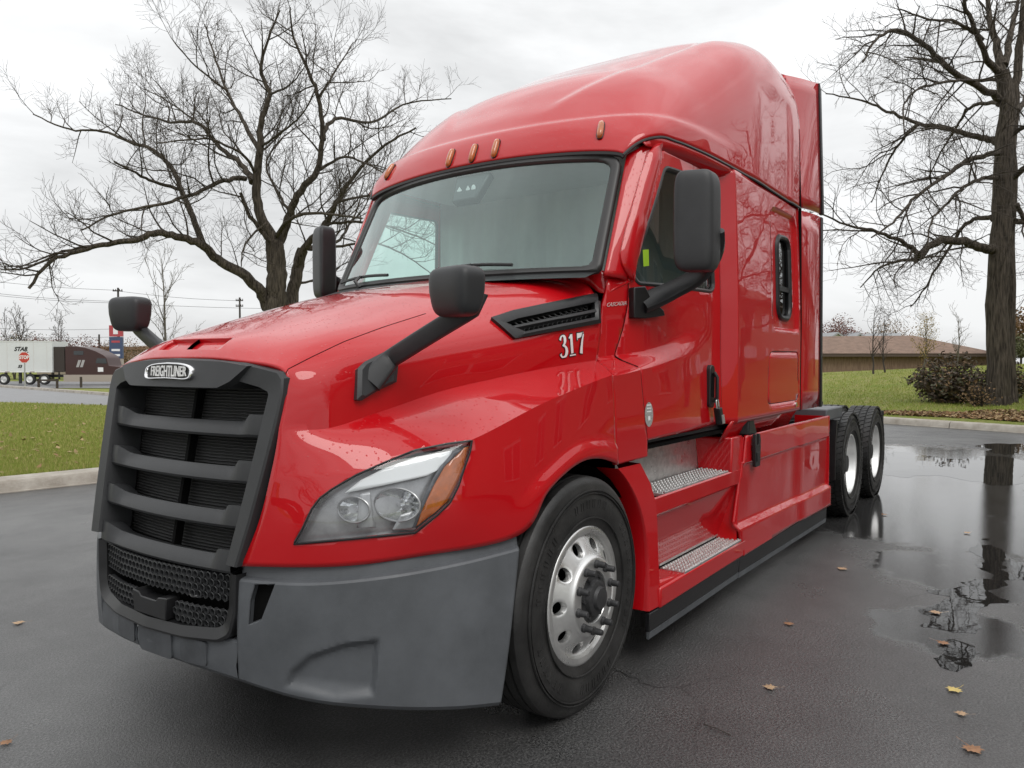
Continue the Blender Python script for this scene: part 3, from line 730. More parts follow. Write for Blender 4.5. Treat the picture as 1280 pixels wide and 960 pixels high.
# --- the tall twin-stemmed tree behind the right kerb, with its drooping twigs
DR = 23.2
zr_ = lambda L_: [(1030+x/2.528, y/2.528) for x, y in L_]
CFGR = dict(CFG, up=(.02, -.045, -.03, .02), bias=(.2, .2, .15, .25), len=((1, 2), (1.0, 2.5), (.45, 1.1), (.2, .55)), space=(.5, .42, .22, .14))
tr_ = Tree(23)
limb_px(tr_, zr_([(537,1312),(545,1270),(545,960),(560,700),(568,480),(575,300),(560,225)]), 18.5, 10, DR, 0, 0, kids=False, sides=16)
limb_px(tr_, zr_([(592,1305),(590,1260),(585,900),(592,600),(603,300),(620,150),(640,-60)]), 11, 5, DR, .5, .8, kids=False, sides=12)
limb_px(tr_, zr_([(530,1318),(545,1296),(545,1240)]), 23, 17, DR, -.05, 0, kids=False, sides=16)
for L_, r0, r1, b0, b1 in [
  ([(555,310),(500,280),(380,205),(300,130),(230,95),(160,130),(125,195)], 6, 1.2, 0, -3),
  ([(380,205),(330,190),(255,180)], 3, 1, -1.2, 1),
  ([(560,455),(530,440),(470,430),(400,410),(300,390),(200,350),(120,320),(5,295)], 6.5, 1, 0, 2.5),
  ([(300,390),(240,450),(190,540),(150,640)], 3, .8, 1, 2.5),
  ([(560,485),(530,485),(450,510),(380,560),(290,620),(230,690),(150,750)], 5, 1, 0, -4),
  ([(540,790),(500,782),(440,765),(360,765),(310,800),(290,825)], 8, 4.2, 0, -1),
  ([(300,810),(290,795),(240,760),(160,730),(90,715),(-10,675)], 4.4, 1, -1, -3.4),
  ([(310,815),(220,830),(170,850),(115,910)], 3, .8, -1, 1.5),
  ([(550,690),(510,690),(460,700),(410,760),(360,840),(320,910),(275,970)], 4.5, 1, 0, 2.5),
  ([(560,235),(520,190),(490,120),(450,30),(430,-80)], 6, 2, 0, -2),
  ([(562,235),(545,130),(520,50),(525,-100)], 7, 2.5, 0, 1),
  ([(570,210),(590,100),(610,30),(625,-80)], 6, 2, 0, 1.5),
  ([(555,330),(520,325),(460,340),(420,400),(370,480),(325,570)], 4, .9, 0, 4),
  ([(555,560),(500,565),(440,590),(390,640),(340,700),(330,780)], 3.6, .9, 0, -4),
  ([(500,125),(420,70),(330,60),(240,30)], 3, .9, -.7, -3),
  ([(600,560),(650,520),(720,500),(800,470)], 5, 1.5, .3, -2),
  ([(605,700),(660,690),(740,640),(850,640)], 5, 1.5, .3, 2),
  ([(610,350),(660,290),(720,250),(800,150)], 5, 1.5, .3, 3),
  ([(600,420),(680,380),(780,400)], 4, 1.2, .3, -3),
  ([(610,640),(640,720),(700,800),(760,900)], 4, 1, .3, 1),
  ([(540,250),(470,255),(400,255),(300,280),(255,330),(255,420)], 3, .8, 0, -4)]:
    limb_px(tr_, zr_(L_), r0, r1, DR, b0, b1, cfg=CFGR)
for yy in range(130, 900, 26):    # fine shoots straight from the trunk
    p = at_depth(1030+(560+random.uniform(-25, 30))/2.528, yy/2.528, DR-.3); tr_.grow(p, (random.uniform(-1, 1), random.uniform(-1, .2), random.uniform(-.3, .5)), random.uniform(.8, 1.8), .012, 2, CFGR)
trb = on_berm(1243, 511); tree_right = tr_.done('bare_tree', 'tall thick double trunked bare tree behind the right kerb', 'tree', None, tuple(trb))
# the root flare meets the grass: lower the whole tree to the berm
def small_tree(name, label, base, height, seed, m_bark, spread=.35, group=None, leafy=None, stems=1, cfgk=None, tw=1.0):
    T = Tree(seed); rr = T.r; base = np.array(base, float)
    cfg = dict(CFG, max=3, space=(.5, height*.055, .30*tw, .26*tw), len=((1, 2), (height*.18, height*.42), (height*.06, height*.15), (.15, .45)), rad=(.05, .022, .010, .006), up=(.1, .10, .06, .04), ang=(22, 50), rmin=.006)
    if cfgk: cfg.update(cfgk)
    for s in range(stems):
        a = rr.uniform(0, 2*PI); tp = base+np.array([math.cos(a)*spread*stems*.4, math.sin(a)*spread*stems*.4, height])
        P = [base-np.array([0, 0, .1]), base*.6+tp*.4+np.array([rr.gauss(0, .1), rr.gauss(0, .1), 0]), tp]
        P, R = T.limb(P, height*.0125+.02, .012, 8); T.kids(P, R, 1, cfg, height, .22)
    e = empty(name, tuple(base), label, 'tree', group); off = base
    T.tr.V = [tuple(np.array(v)-off) for v in T.tr.V]; T.cr.V = [tuple(np.array(v)-off) for v in T.cr.V]
    MO('trunk', T.tr.V, T.tr.F, m_bark, e, smooth=60)
    V = list(T.cr.V); F = list(T.cr.F); M = [0]*len(F)
    if leafy:
        lm, cnt, sz = leafy; src = T.cr.V; 
        for k in range(cnt):
            p = np.array(src[rr.randrange(len(src))])+np.array([rr.gauss(0, .12) for _ in range(3)]); u = np.array([rr.gauss(0, 1) for _ in range(3)]); u /= np.linalg.norm(u); w_ = np.array([rr.gauss(0, 1) for _ in range(3)]); w_ -= u*(u@w_); w_ /= np.linalg.norm(w_); q = rr.uniform(.6, 1.3)*sz; b = len(V)
            V += [tuple(p-u*q*.5), tuple(p+w_*q*.3), tuple(p+u*q*.5), tuple(p-w_*q*.3)]; F.append((b, b+1, b+2, b+3)); M.append(1)
    MO('crown', V, F, [m_bark, leafy[0]] if leafy else [m_bark], e, smooth=0, fm=M); return e
PALEB = mat('pale_bark', (.13, .115, .095), .85, var=(4, .25)); DARKB = mat('dark_bark', (.045, .036, .030), .85)
LEAFY = mat('yellow_leaf', (.30, .21, .04), .7, var=(3, .3)); LEAFR = mat('red_brown_leaf', (.13, .045, .03), .7, var=(2, .35)); LEAFO = mat('olive_leaf', (.07, .075, .022), .7, var=(2, .35)); LEAFB = mat('brown_leaf', (.17, .10, .045), .7, var=(2, .35))
small_tree('young_tree', 'slender upright young bare tree on the lawn behind the far hood mirror', at(206, 478, Z=.05)*0+np.array([*at_depth(205, 470, 34)[:2], .05]), 6.0, 5, PALEB, .3)
for px, py, dp, h, sd, nm, lb, mt, lf_ in [
  (1092, 450, 44, 3.6, 31, 'young_tree', 'dark bare young tree on the berm nearest the truck wheels', DARKB, None),
  (1106, 450, 45, 3.2, 32, 'young_tree', 'thin dark bare sapling on the berm beside the dark young tree', DARKB, None),
  (1154, 450, 46, 3.0, 33, 'young_tree', 'small tree with a few yellow leaves above the brick building', PALEB, (LEAFY, 1500, .075)),
  (1196, 450, 50, 3.4, 34, 'young_tree', 'thin pale bare sapling before the brown roof beside the big trunk', PALEB, None)]:
    p = at_depth(px, py, dp); z = berm_z(p[0], p[1])[0]; small_tree(nm, lb, (p[0], p[1], z-.05), h, sd, mt, .3, leafy=lf_)
# tree masses far behind, each a thing
def round_tree(px, py_base, dp, h, wd, seed, label, leafm, cnt, z=None, sz=.3):
    rr = random.Random(seed); p = at_depth(px, py_base, dp); z0 = p[2] if z is None else z; e = empty('background_tree', (p[0], p[1], z0), label, 'tree')
    T = MB(); V = []; F = []
    T.tube([(0, 0, -.3), (rr.gauss(0, .1), rr.gauss(0, .1), h*.45), (rr.gauss(0, .2), rr.gauss(0, .2), h*.8)], [h*.035, h*.025, h*.01], 7); cl = []
    for k in range(16):
        a = rr.uniform(0, 2*PI); r_ = wd*.5*rr.random()**.5; c = np.array([r_*math.cos(a), r_*math.sin(a), h*rr.uniform(.38, .9)]); c[2] = min(c[2], h*(.95-.5*(r_/(wd*.5))**2)); cl.append((c, rr.uniform(.16, .30)*wd)); T.tube([(0, 0, h*.3), c*.6+np.array([0, 0, h*.12]), c], [h*.012, h*.007, h*.003], 5)
    for k in range(cnt):
        c, r_ = cl[rr.randrange(len(cl))]; u = np.array([rr.gauss(0, 1) for _ in range(3)]); u /= np.linalg.norm(u); q = c+u*r_*rr.random()**.4; u = np.array([rr.gauss(0, 1) for _ in range(3)]); u /= np.linalg.norm(u); w_ = np.cross(u, [rr.gauss(0, 1) for _ in range(3)]); w_ /= np.linalg.norm(w_); s = sz*rr.uniform(.6, 1.4); b = len(V)
        V += [tuple(q-u*s*.5), tuple(q+w_*s*.32), tuple(q+u*s*.5), tuple(q-w_*s*.32)]; F.append((b, b+1, b+2, b+3))
    T.build('trunk', BARK, e, smooth=60); MO('crown', V, F, leafm, e, smooth=0); return e
round_tree(1290, 462, 58, 5.6, 5.2, 41, 'bushy brown leaved tree at the right edge behind the big trunk', LEAFB, 5200, sz=.22)
round_tree(1276, 458, 50, 2.2, 2.6, 42, 'low olive green shrub tree right of the big trunk', LEAFO, 3600, sz=.16)
round_tree(1046, 452, 92, 5.0, 6, 43, 'rounded red brown tree behind the white gabled roofs at right', LEAFR, 5600, sz=.18)
round_tree(1118, 452, 100, 5.2, 7, 44, 'brown half bare tree behind the long brick building', LEAFB, 2400, sz=.18)
for i, (px, h, wd, m, lb) in enumerate([(8, 5.6, 9, LEAFB, 'tawny autumn tree behind the left end of the white trailer'), (32, 5.2, 7, LEAFO, 'olive brown tree behind the middle of the white trailer'), (66, 5.4, 6, LEAFR, 'dark red leaved tree behind the front of the white trailer'), (112, 4.9, 6, LEAFR, 'red leaved tree behind the roof of the brown tractor'), (130, 4.6, 5, LEAFB, 'brown tree between the brown tractor and the price sign'), (176, 4.4, 6, LEAFB, 'brown tree behind the far hood mirror arm')]):
    round_tree(px, 470, 96, h, wd, 60+i, lb, m, 4200, z=-.5, sz=.17)
for i, (px, h, lb) in enumerate([(18, 7.2, 'leftmost bare tree behind the white trailer'), (40, 7.4, 'second bare tree from the left behind the white trailer'), (74, 7.0, 'bare tree behind the front end of the white trailer')]):
    p = at_depth(px, 470, 94); small_tree('background_tree', lb, (p[0], p[1], -.5), h, 80+i, DARKB, 2.4, stems=2, cfgk=dict(rmin=.018), tw=2.2)

# ------------------------------------------------------------------ shrubs by the big trunk
SHRUBL = mat('purple_brown_leaf', (.080, .056, .038), .6, var=(6, .4)); SHRUB2 = mat('tan_leaf', (.20, .125, .06), .7, var=(6, .3)); SHRUB3 = mat('dark_olive_leaf', (.060, .060, .026), .6, var=(6, .4))
def shrub(name, label, c, dims, cnt, seed, mats_, wts, sz):
    rr = random.Random(seed); e = empty(name, tuple(c), label, 'shrub'); S = MB(); V = []; F = []; M = []; tips = []
    for k in range(90):
        a = rr.uniform(0, 2*PI); r_ = rr.random()**.5; tip = np.array([dims[0]/2*r_*math.cos(a), dims[1]/2*r_*math.sin(a), dims[2]*rr.uniform(.45, 1.0)*(1-.45*r_**2)]); b0 = tip*np.array([.25, .25, 0]); S.tube([b0-np.array([0, 0, .05]), b0*.5+tip*.5+np.array([0, 0, dims[2]*.1]), tip], [.016, .010, .005], 4, cap=False); tips.append((b0, tip))
    for k in range(cnt):
        b0, tip = tips[rr.randrange(len(tips))]; f = rr.random()**.55; q = b0+(tip-b0)*f+np.array([rr.gauss(0, .14) for _ in range(3)]); q[2] = max(q[2], .02)
        u = np.array([rr.gauss(0, 1), rr.gauss(0, 1), rr.gauss(-.3, .6)]); u /= np.linalg.norm(u); w_ = np.cross(u, [rr.gauss(0, 1) for _ in range(3)]); w_ /= np.linalg.norm(w_); s = sz*rr.uniform(.6, 1.4); b = len(V)
        V += [tuple(q-u*s*.5), tuple(q+w_*s*.26), tuple(q+u*s*.5), tuple(q-w_*s*.26)]; F.append((b, b+1, b+2, b+3)); x = rr.random(); M.append(0 if x < wts[0] else 1 if x < wts[0]+wts[1] else 2)
    S.build('stems', DARKB, e, smooth=0); MO('leaves', V, F, mats_, e, smooth=0, fm=M); return e
p = on_berm(1188, 503); shrub('shrub', 'wide dark brown leafed shrub on the grass left of the big trunk', p, (2.5, 2.4, 1.66), 5200, 1, [SHRUBL, SHRUB2, SHRUB3], (.60, .16), .125)
p = on_berm(1274, 500)+np.array([.8, .3, 0]); shrub('shrub', 'sparse dark shrub on the grass right of the big trunk', p, (1.5, 1.4, 1.3), 2200, 2, [SHRUBL, SHRUB2, SHRUB3], (.5, .25), .12)
p = on_berm(1222, 508); shrub('shrub', 'small tan twiggy plant at the foot of the big trunk', p, (.7, .7, .75), 500, 3, [SHRUB2, SHRUB2, SHRUB3], (.6, .3), .08)
# leaf litter strip behind the right kerb
LITR = [mat('litter_leaf_tan', (.23, .13, .055), .75), mat('litter_leaf_brown', (.12, .065, .03), .75), mat('litter_leaf_pale', (.34, .24, .12), .75)]
V = []; F = []; M = []; rr = random.Random(9)
for k in range(5200):
    px = rr.uniform(1105, 1290); q = rr.random(); ylo = np.interp(px, [1105, 1200, 1290], [518.2, 522.3, 528.5]); thick = np.interp(px, [1105, 1200, 1230, 1290], [2.5, 5, 10, 14]); py = ylo-thick*q**1.5
    c = on_berm(px, py)
    if c is None: continue
    c = c+np.array([rr.gauss(0, .1), rr.gauss(0, .1), rr.uniform(.01, .06)]); u = np.array([rr.gauss(0, 1), rr.gauss(0, 1), rr.gauss(0, .35)]); u /= np.linalg.norm(u); w_ = np.cross(u, [rr.gauss(0, .4), rr.gauss(0, .4), 1]); w_ /= np.linalg.norm(w_); s = rr.uniform(.05, .12); b = len(V)
    V += [tuple(c-u*s*.5), tuple(c+w_*s*.4+np.array([0, 0, .012])), tuple(c+u*s*.5), tuple(c-w_*s*.4)]; F.append((b, b+1, b+2, b+3)); M.append(rr.randrange(3))
tag(MO('leaf_litter', V, F, LITR, None, smooth=0, fm=M), 'strip of brown fallen leaves along the grass edge behind the right kerb', 'fallen leaves', kind='stuff')
V = []; F = []; M = []
for k in range(130):
    px = rr.uniform(-10, 136); py = rr.uniform(506, 596); d = Vector(ray(px, py)).normalized(); h = LBVH.ray_cast(Vector(CAM), d)
    if h[0] is None: continue
    c = np.array(h[0])+np.array([0, 0, .05]); u = np.array([rr.gauss(0, 1), rr.gauss(0, 1), rr.gauss(0, .3)]); u /= np.linalg.norm(u); w_ = np.cross(u, [0, 0, 1]); w_ /= np.linalg.norm(w_); s = rr.uniform(.05, .12); b = len(V)
    V += [tuple(c-u*s*.5), tuple(c+w_*s*.35), tuple(c+u*s*.5), tuple(c-w_*s*.35)]; F.append((b, b+1, b+2, b+3)); M.append(2 if rr.random() < .6 else 0)
tag(MO('leaf_litter', V, F, LITR, None, smooth=0, fm=M), 'pale fallen leaves scattered over the left lawn', 'fallen leaves', kind='stuff')

# ------------------------------------------------------------------ single fallen leaves on the asphalt
LEAFC = {'yellow': mat('fallen_yellow_leaf', (.55, .43, .14), .55, var=(40, .2)), 'brown': mat('fallen_brown_leaf', (.27, .14, .07), .6, var=(40, .3)), 'tan': mat('fallen_tan_leaf', (.40, .27, .16), .6, var=(40, .25))}
def fallen_leaf(px, py, size, rot, col, label):
    p = at(px, py, Z=0); lob = [(0, -.62), (.05, -.2), (.30, -.34), (.26, -.18), (.52, -.08), (.36, .06), (.46, .30), (.24, .24), (.20, .38), (.12, .34), (0, .64), (-.12, .34), (-.20, .38), (-.24, .24), (-.46, .30), (-.36, .06), (-.52, -.08), (-.26, -.18), (-.30, -.34), (-.05, -.2)]
    rr = random.Random(int(px)); V = [(0, 0, .012)]; 
    for x, y in lob:
        r = math.hypot(x, y); V.append((x*size, y*size, .006+.05*size*r*rr.uniform(.2, 2.2)))
    F = [(0, i+1, (i+1) % len(lob)+1) for i in range(len(lob))]; b = len(V)
    V += [(-.012*size, -.6*size, .008), (.012*size, -.6*size, .008), (.06*size, -1.05*size, .012), (.03*size, -1.06*size, .012)]; F.append((b, b+1, b+2, b+3))
    o = MO('fallen_leaf', V, F, LEAFC[col], None, smooth=60); o.location = (p[0], p[1], .002); o.rotation_euler = (0, 0, rot); tag(o, label, 'leaf', 'fallen leaves lying singly on the asphalt'); return o
for a in [(1193, 864, .07, 1.1, 'yellow', 'pale yellow maple leaf below the narrow puddle'), (1215, 938, .08, 2.3, 'brown', 'brown maple leaf nearest the bottom right corner'), (1053, 712, .075, 1.4, 'tan', 'tan leaf on the asphalt right of the tank skirt'), (963, 861, .06, .4, 'tan', 'small curled tan leaf on open asphalt right of the front wheel'), (986, 781, .06, 2.0, 'brown', 'dark brown leaf between the tank skirt and the narrow puddle'), (1170, 767, .07, .5, 'tan', 'soaked tan leaf at the left rim of the narrow puddle'), (1178, 805, .065, 2.8, 'brown', 'soaked brown leaf lying in the narrow puddle'), (1209, 667, .06, 1.0, 'tan', 'tan leaf on the wet asphalt above the narrow puddle'), (24, 780, .065, .8, 'tan', 'tan leaf on the asphalt left of the bumper'), (8, 930, .05, 1.9, 'brown', 'tiny brown leaf scrap at the bottom left'), (1105, 644, .06, 2.6, 'brown', 'dark leaf just behind the rear wheels'), (1202, 894, .05, .2, 'tan', 'tiny leaf scrap between the yellow and brown leaves')]: fallen_leaf(*a)
b = MB(); q0 = at(880, 905, Z=.004); q1 = at(897, 913, Z=.004); q2 = at(914, 919, Z=.004); b.tube([q0, q1+np.array([0, 0, .006]), q2], .0022, 5); tag(b.build('twig', DARKB), 'thin dark twig on the asphalt right of the front wheel', 'twig')

# ================================================================== FAR BUILDINGS, LORRY, SIGNS
BRICK, t, bsdf, tc = nodes_mat('brown_brick'); bk = t.nodes.new('ShaderNodeTexBrick'); bk.inputs['Scale'].default_value = 4; bk.inputs[1].default_value = (.22, .14, .095, 1); bk.inputs[2].default_value = (.26, .17, .12, 1); bk.inputs[3].default_value = (.30, .25, .20, 1); t.links.new(tc.outputs['Object'], bk.inputs[0]); t.links.new(bk.outputs[0], bsdf.inputs['Base Color']); bsdf.inputs['Roughness'].default_value = .85
ROOFB = mat('brown_shingles', (.19, .125, .092), .85, var=(2, .25), bump=(9, .03)); ROOFG = mat('grey_shingles', (.30, .31, .32), .85, var=(2, .15)); SIDING = mat('white_siding', (.62, .61, .58), .7); DKTRIM = mat('dark_eave', (.085, .06, .047), .8); PANE = mat('window_pane', (.03, .035, .04), .08, coat=.5)
REED, t, bsdf, tc = nodes_mat('weathered_brown_wall'); m_ = t.nodes.new('ShaderNodeMapping'); m_.inputs['Scale'].default_value = (5, 5, .6); t.links.new(tc.outputs['Object'], m_.inputs[0]); n_ = tnoise(t, tc, 2.2, 6, .7, vec=m_.outputs[0]); t.links.new(tmix(t, tmap(t, n_, .35, .65, 0, 1), (.15, .095, .065), (.27, .185, .125)), bsdf.inputs['Base Color']); bsdf.inputs['Roughness'].default_value = .9
def local_frame(px, dp): return at_depth(px, 460, dp)
YAWR = math.atan2(RGT[1], RGT[0])
def place_at(e, px, dp, z, rot=0.0):
    p = at_depth(px, 460, dp); e.location = (p[0], p[1], z); e.rotation_euler = (0, 0, YAWR+rot)
# long low brick building with a hipped brown roof (right background)
lb_ = empty('brick_building', (0, 0, 0), 'long low brown walled building with hipped roof beyond the berm', 'building'); place_at(lb_, 1128, 62, 0, -.05)
b = MB(); b.box((0, 4, 1.0), (13.4, 8, 1.9)); b.build('wall', REED, lb_, smooth=0)
b = MB(); b.hexa([(-7.2,-.6,1.95),(7.3,-.6,1.95),(7.3,8.6,1.95),(-7.2,8.6,1.95),(-7.2,-.6,2.2),(7.3,-.6,2.2),(7.3,8.6,2.2),(-7.2,8.6,2.2)]); b.build('eave', DKTRIM, lb_, smooth=0)
b = MB(); b.add([(-7.3,-.65,2.202),(7.35,-.65,2.202),(7.35,8.65,2.202),(-7.3,8.65,2.202),(-6.9,4,3.72),(2.6,4,3.80)], [(0,1,5,4),(1,2,5),(2,3,4,5),(3,0,4)]); b.build('roof', ROOFB, lb_, smooth=0)
def house(px, dp, z, wd, h, rh, label, roofm, rot=0.0):
    e = empty('house', (0, 0, 0), label, 'house'); place_at(e, px, dp, z, rot)
    b = MB(); b.prism([(-wd/2, 0), (wd/2, 0), (wd/2, h), (0, h+rh), (-wd/2, h)], 1, 0, 9); b.build('wall', SIDING, e, smooth=0)
    b = MB()
    for s in (-1, 1): b.hexa([(s*(wd/2+.3), -.3, h-.25), (0, -.3, h+rh), (0, 9.3, h+rh), (s*(wd/2+.3), 9.3, h-.25), (s*(wd/2+.3), -.3, h-.05), (0, -.3, h+rh+.22), (0, 9.3, h+rh+.22), (s*(wd/2+.3), 9.3, h-.05)])
    b.build('roof', roofm, e, smooth=0)
    b = MB(); b.box((0, -.02, h*.7), (1.1, .06, 1.0)); w1 = b.build('window', PANE, e, smooth=0); return e
house(1046, 84, 0, 4.6, 3.0, 1.6, 'white gabled house nearest the truck behind the brick building', ROOFG)
house(1072, 88, 0, 4.6, 3.0, 1.7, 'white gabled house with grey roof right of the first gable', ROOFG, .5)
house(1122, 90, 0, 7.5, 3.2, 1.5, 'grey roofed house behind the middle of the brick building', ROOFG, 1.2)
# building at left distance
e = empty('shed', (0, 0, 0), 'low brown shop building behind the brown tractor', 'building'); place_at(e, 150, 110, -.5)
b = MB(); b.box((0, 4, 1.9), (24, 8, 3.8)); b.build('wall', BRICK, e, smooth=0); b = MB(); b.box((0, 4, 4.0), (24.6, 8.6, .5)); b.build('roof', ROOFB, e, smooth=0)
for x in (-8, -4, 0, 4, 8):
    b = MB(); b.box((x, -.02, 1.6), (2.2, .08, 1.8)); b.build('window', PANE, e, smooth=0)

# --- far lorry: brown sleeper tractor and white trailer, side on
BROWNP = mat('dark_brown_paint', (.045, .016, .014), .5, coat=.15); TRAILW = mat('white_trailer_skin', (.66, .68, .66), .5, var=(.6, .05)); TANP = mat('tan_paint', (.36, .31, .26), .4, coat=.4)
tk = empty('sleeper_tractor', (0, 0, 0), 'dark brown sleeper tractor coupled to the white trailer on the far road', 'truck'); place_at(tk, 77, 71.5, -.58)
prof = [(1.05,.75),(1.05,3.55),(2.0,3.55),(2.9,3.42),(3.8,3.12),(4.6,2.72),(4.85,2.5),(5.05,1.75),(6.9,1.55),(7.25,1.35),(7.3,.6),(1.05,.6)]
b = MB(); b.prism(rpoly(prof, .12, 3), 1, -1.2, 1.2); b.build('cab', BROWNP, tk, smooth=30, bevel=.05)
b = MB(); b.prism([(-.1,1.2),(.9,1.2),(.9,3.5),(-.1,3.5)], 1, -1.05, 1.05); b.build('gap_fairing', DARKB, tk, smooth=0)
b = MB(); b.prism(rpoly([(3.85,2.0),(5.0-.1,1.95),(4.8,2.42),(4.0,2.45)], .08, 3), 1, -1.225, -1.205); b.build('side_window', PANE, tk, smooth=0)
b = MB(); b.prism(rpoly([(1.85,2.75),(2.75,2.75),(2.75,3.12),(1.85,3.12)], .06, 3), 1, -1.222, -1.204); b.build('sleeper_window', PANE, tk, smooth=0)
b = MB()
for k in range(2): b.prism([(2.05+.36*k,1.62),(2.30+.36*k,1.62),(2.52+.36*k,2.28),(2.27+.36*k,2.28)], 1, -1.214, -1.204)
b.build('stripe_emblem', SILVERST, tk, smooth=0)
b = MB(); b.prism([(4.05,1.2),(4.55,1.2),(4.55,1.6),(4.05,1.6)], 1, -1.214, -1.204); b.build('door_placard', WHITE, tk, smooth=0)
b = MB(); b.prism([(.9,.28),(5.6,.28),(5.6,.92),(.9,.92)], 1, -1.24, -1.21); b.build('side_skirt', TANP, tk, smooth=0)
for x in (-2.3, -.95, 6.2):
    b = MB(); b.lathe_y([(.30,-1.16),(.42,-1.2),(.5,-1.17),(.51,-1.0),(.5,-.92)], (x, 0, .51), 28); t_ = b.build('wheel', TYRE, tk); b = MB(); b.lathe_y([(.30,-1.165),(.26,-1.10),(.12,-1.10),(.0005,-1.14)], (x, 0, .51), 20); b.build('hub', ALUB, t_)
b = MB(); b.box((1.0, 0, .8), (8.5, .9, .25)); b.build('frame', STEEL, tk, smooth=0)
tlr = empty('semi_trailer', (0, 0, 0), 'long white box trailer with a black star logo on the far road', 'trailer'); place_at(tlr, 77, 71.5, -.58)
b = MB(); b.box((-8.2, 0, 2.58), (16.2, 2.5, 2.86)); b.build('box_body', TRAILW, tlr, smooth=0)
for k in range(13):
    b = MB(); b.box((-.6-1.22*k, -1.253, 2.60), (.05, .012, 2.7)); b.build('panel_joint', SIDING, tlr, smooth=0)
b = MB(); b.box((-8.2, -1.262, 4.0), (16.2, .03, .07)); b.box((-8.2, -1.262, 1.20), (16.2, .03, .12)); b.build('side_rail', ALUB, tlr, smooth=0)
for k in range(14):
    b = MB(); b.box((-.8-1.15*k, -1.28, 1.19), (.42, .012, .05)); b.build('reflector_tape', LEAFR if k % 2 else WHITE, tlr, smooth=0)
b = MB(); b.box((-11.6, 0, .62), (4.6, 2.2, .45)); b.build('trailer_skirt', TANP, tlr, smooth=0)
for x in (-4.7, -5.9):
    b = MB(); b.lathe_y([(.30,-1.12),(.42,-1.16),(.5,-1.13),(.51,-.96)], (x, 0, .51), 24); t_ = b.build('wheel', TYRE, tlr); b = MB(); b.lathe_y([(.30,-1.125),(.24,-1.02),(.0005,-1.04)], (x, 0, .51), 18); b.build('hub', ALU, t_)
b = MB(); b.hexa([(-3.4,-1.0,.1),(-3.2,-1.0,.1),(-3.2,-.8,.1),(-3.4,-.8,.1),(-3.4,-1.0,1.15),(-3.2,-1.0,1.15),(-3.2,-.8,1.15),(-3.4,-.8,1.15)]); b.build('landing_leg', STEEL, tlr, smooth=0)
for s, z_, sz_, shr in (('STAR', 3.28, .52, .35), ('53', 1.68, .36, .3)):
    Vt, Ft = text_mesh(s, sz_, shear=shr, extrude=.004, bold=.02); MO('lettering', [(v[0]-3.0 if s == 'STAR' else v[0]-3.1, -1.262-v[2], v[1]+z_) for v in Vt], Ft, BLACK, tlr, smooth=0)
st = [((.30 if k % 2 == 0 else .13)*math.cos(PI/2+k*PI/5), (.30 if k % 2 == 0 else .13)*math.sin(PI/2+k*PI/5)) for k in range(10)]
b = MB(); st2 = [(x*.62, y*.62) for x, y in st]
for k in range(10): b.quad((-2.55+st[k][0], -1.262, 2.92+st[k][1]), (-2.55+st[(k+1) % 10][0], -1.262, 2.92+st[(k+1) % 10][1]), (-2.55+st2[(k+1) % 10][0], -1.262, 2.92+st2[(k+1) % 10][1]), (-2.55+st2[k][0], -1.262, 2.92+st2[k][1]))
b.build('star_logo', BLACK, tlr, smooth=0)

# --- stop sign
SIGNR = mat('stop_red', (.50, .05, .03), .45); POSTG = mat('galvanised_post', (.40, .40, .40), .5, metal=.3)
ss_ = empty('stop_sign', (0, 0, 0), 'red octagonal stop sign on a grey post before the white trailer', 'sign'); place_at(ss_, 30.5, 51, -.08)
b = MB(); b.box((0, .03, 1.05), (.07, .05, 2.2)); b.build('post', POSTG, ss_, smooth=0)
oc = [(.40*math.cos(PI/8+k*PI/4), 1.90+.40*math.sin(PI/8+k*PI/4)) for k in range(8)]
b = MB(); b.prism(oc, 1, -.012, 0); b.build('sign_plate', WHITE, ss_, smooth=0); b = MB(); b.prism([(x*.93, 1.90+(z-1.90)*.93) for x, z in oc], 1, -.017, -.013); b.build('sign_face', SIGNR, ss_, smooth=0)
Vt, Ft = text_mesh('STOP', .32, extrude=.002, sx=.85, bold=.012); MO('lettering', [(v[0], -.021-v[2], v[1]+1.90) for v in Vt], Ft, WHITE, ss_, smooth=0)
# --- wooden posts by the verge
WOODP = mat('weathered_post', (.055, .042, .034), .85)
e = empty('post_fence', (0, 0, 0), 'low dark post and rail barrier before the brown tractor wheels', 'fence'); place_at(e, 60, 42, .05)
for x in (-.53, .49):
    b = MB(); b.box((x, 0, .26), (.10, .10, .56)); b.build('post', WOODP, e, smooth=0, bevel=.01)
b = MB(); b.box((-.02, -.02, .46), (1.2, .06, .10)); b.build('rail', WOODP, e, smooth=0)
e = empty('bollard', (0, 0, 0), 'single dark wooden post on the verge right of the post barrier', 'post'); place_at(e, 101, 42.5, .12)
b = MB(); b.box((0, 0, .27), (.10, .10, .60)); b.build('post', WOODP, e, smooth=0, bevel=.01)
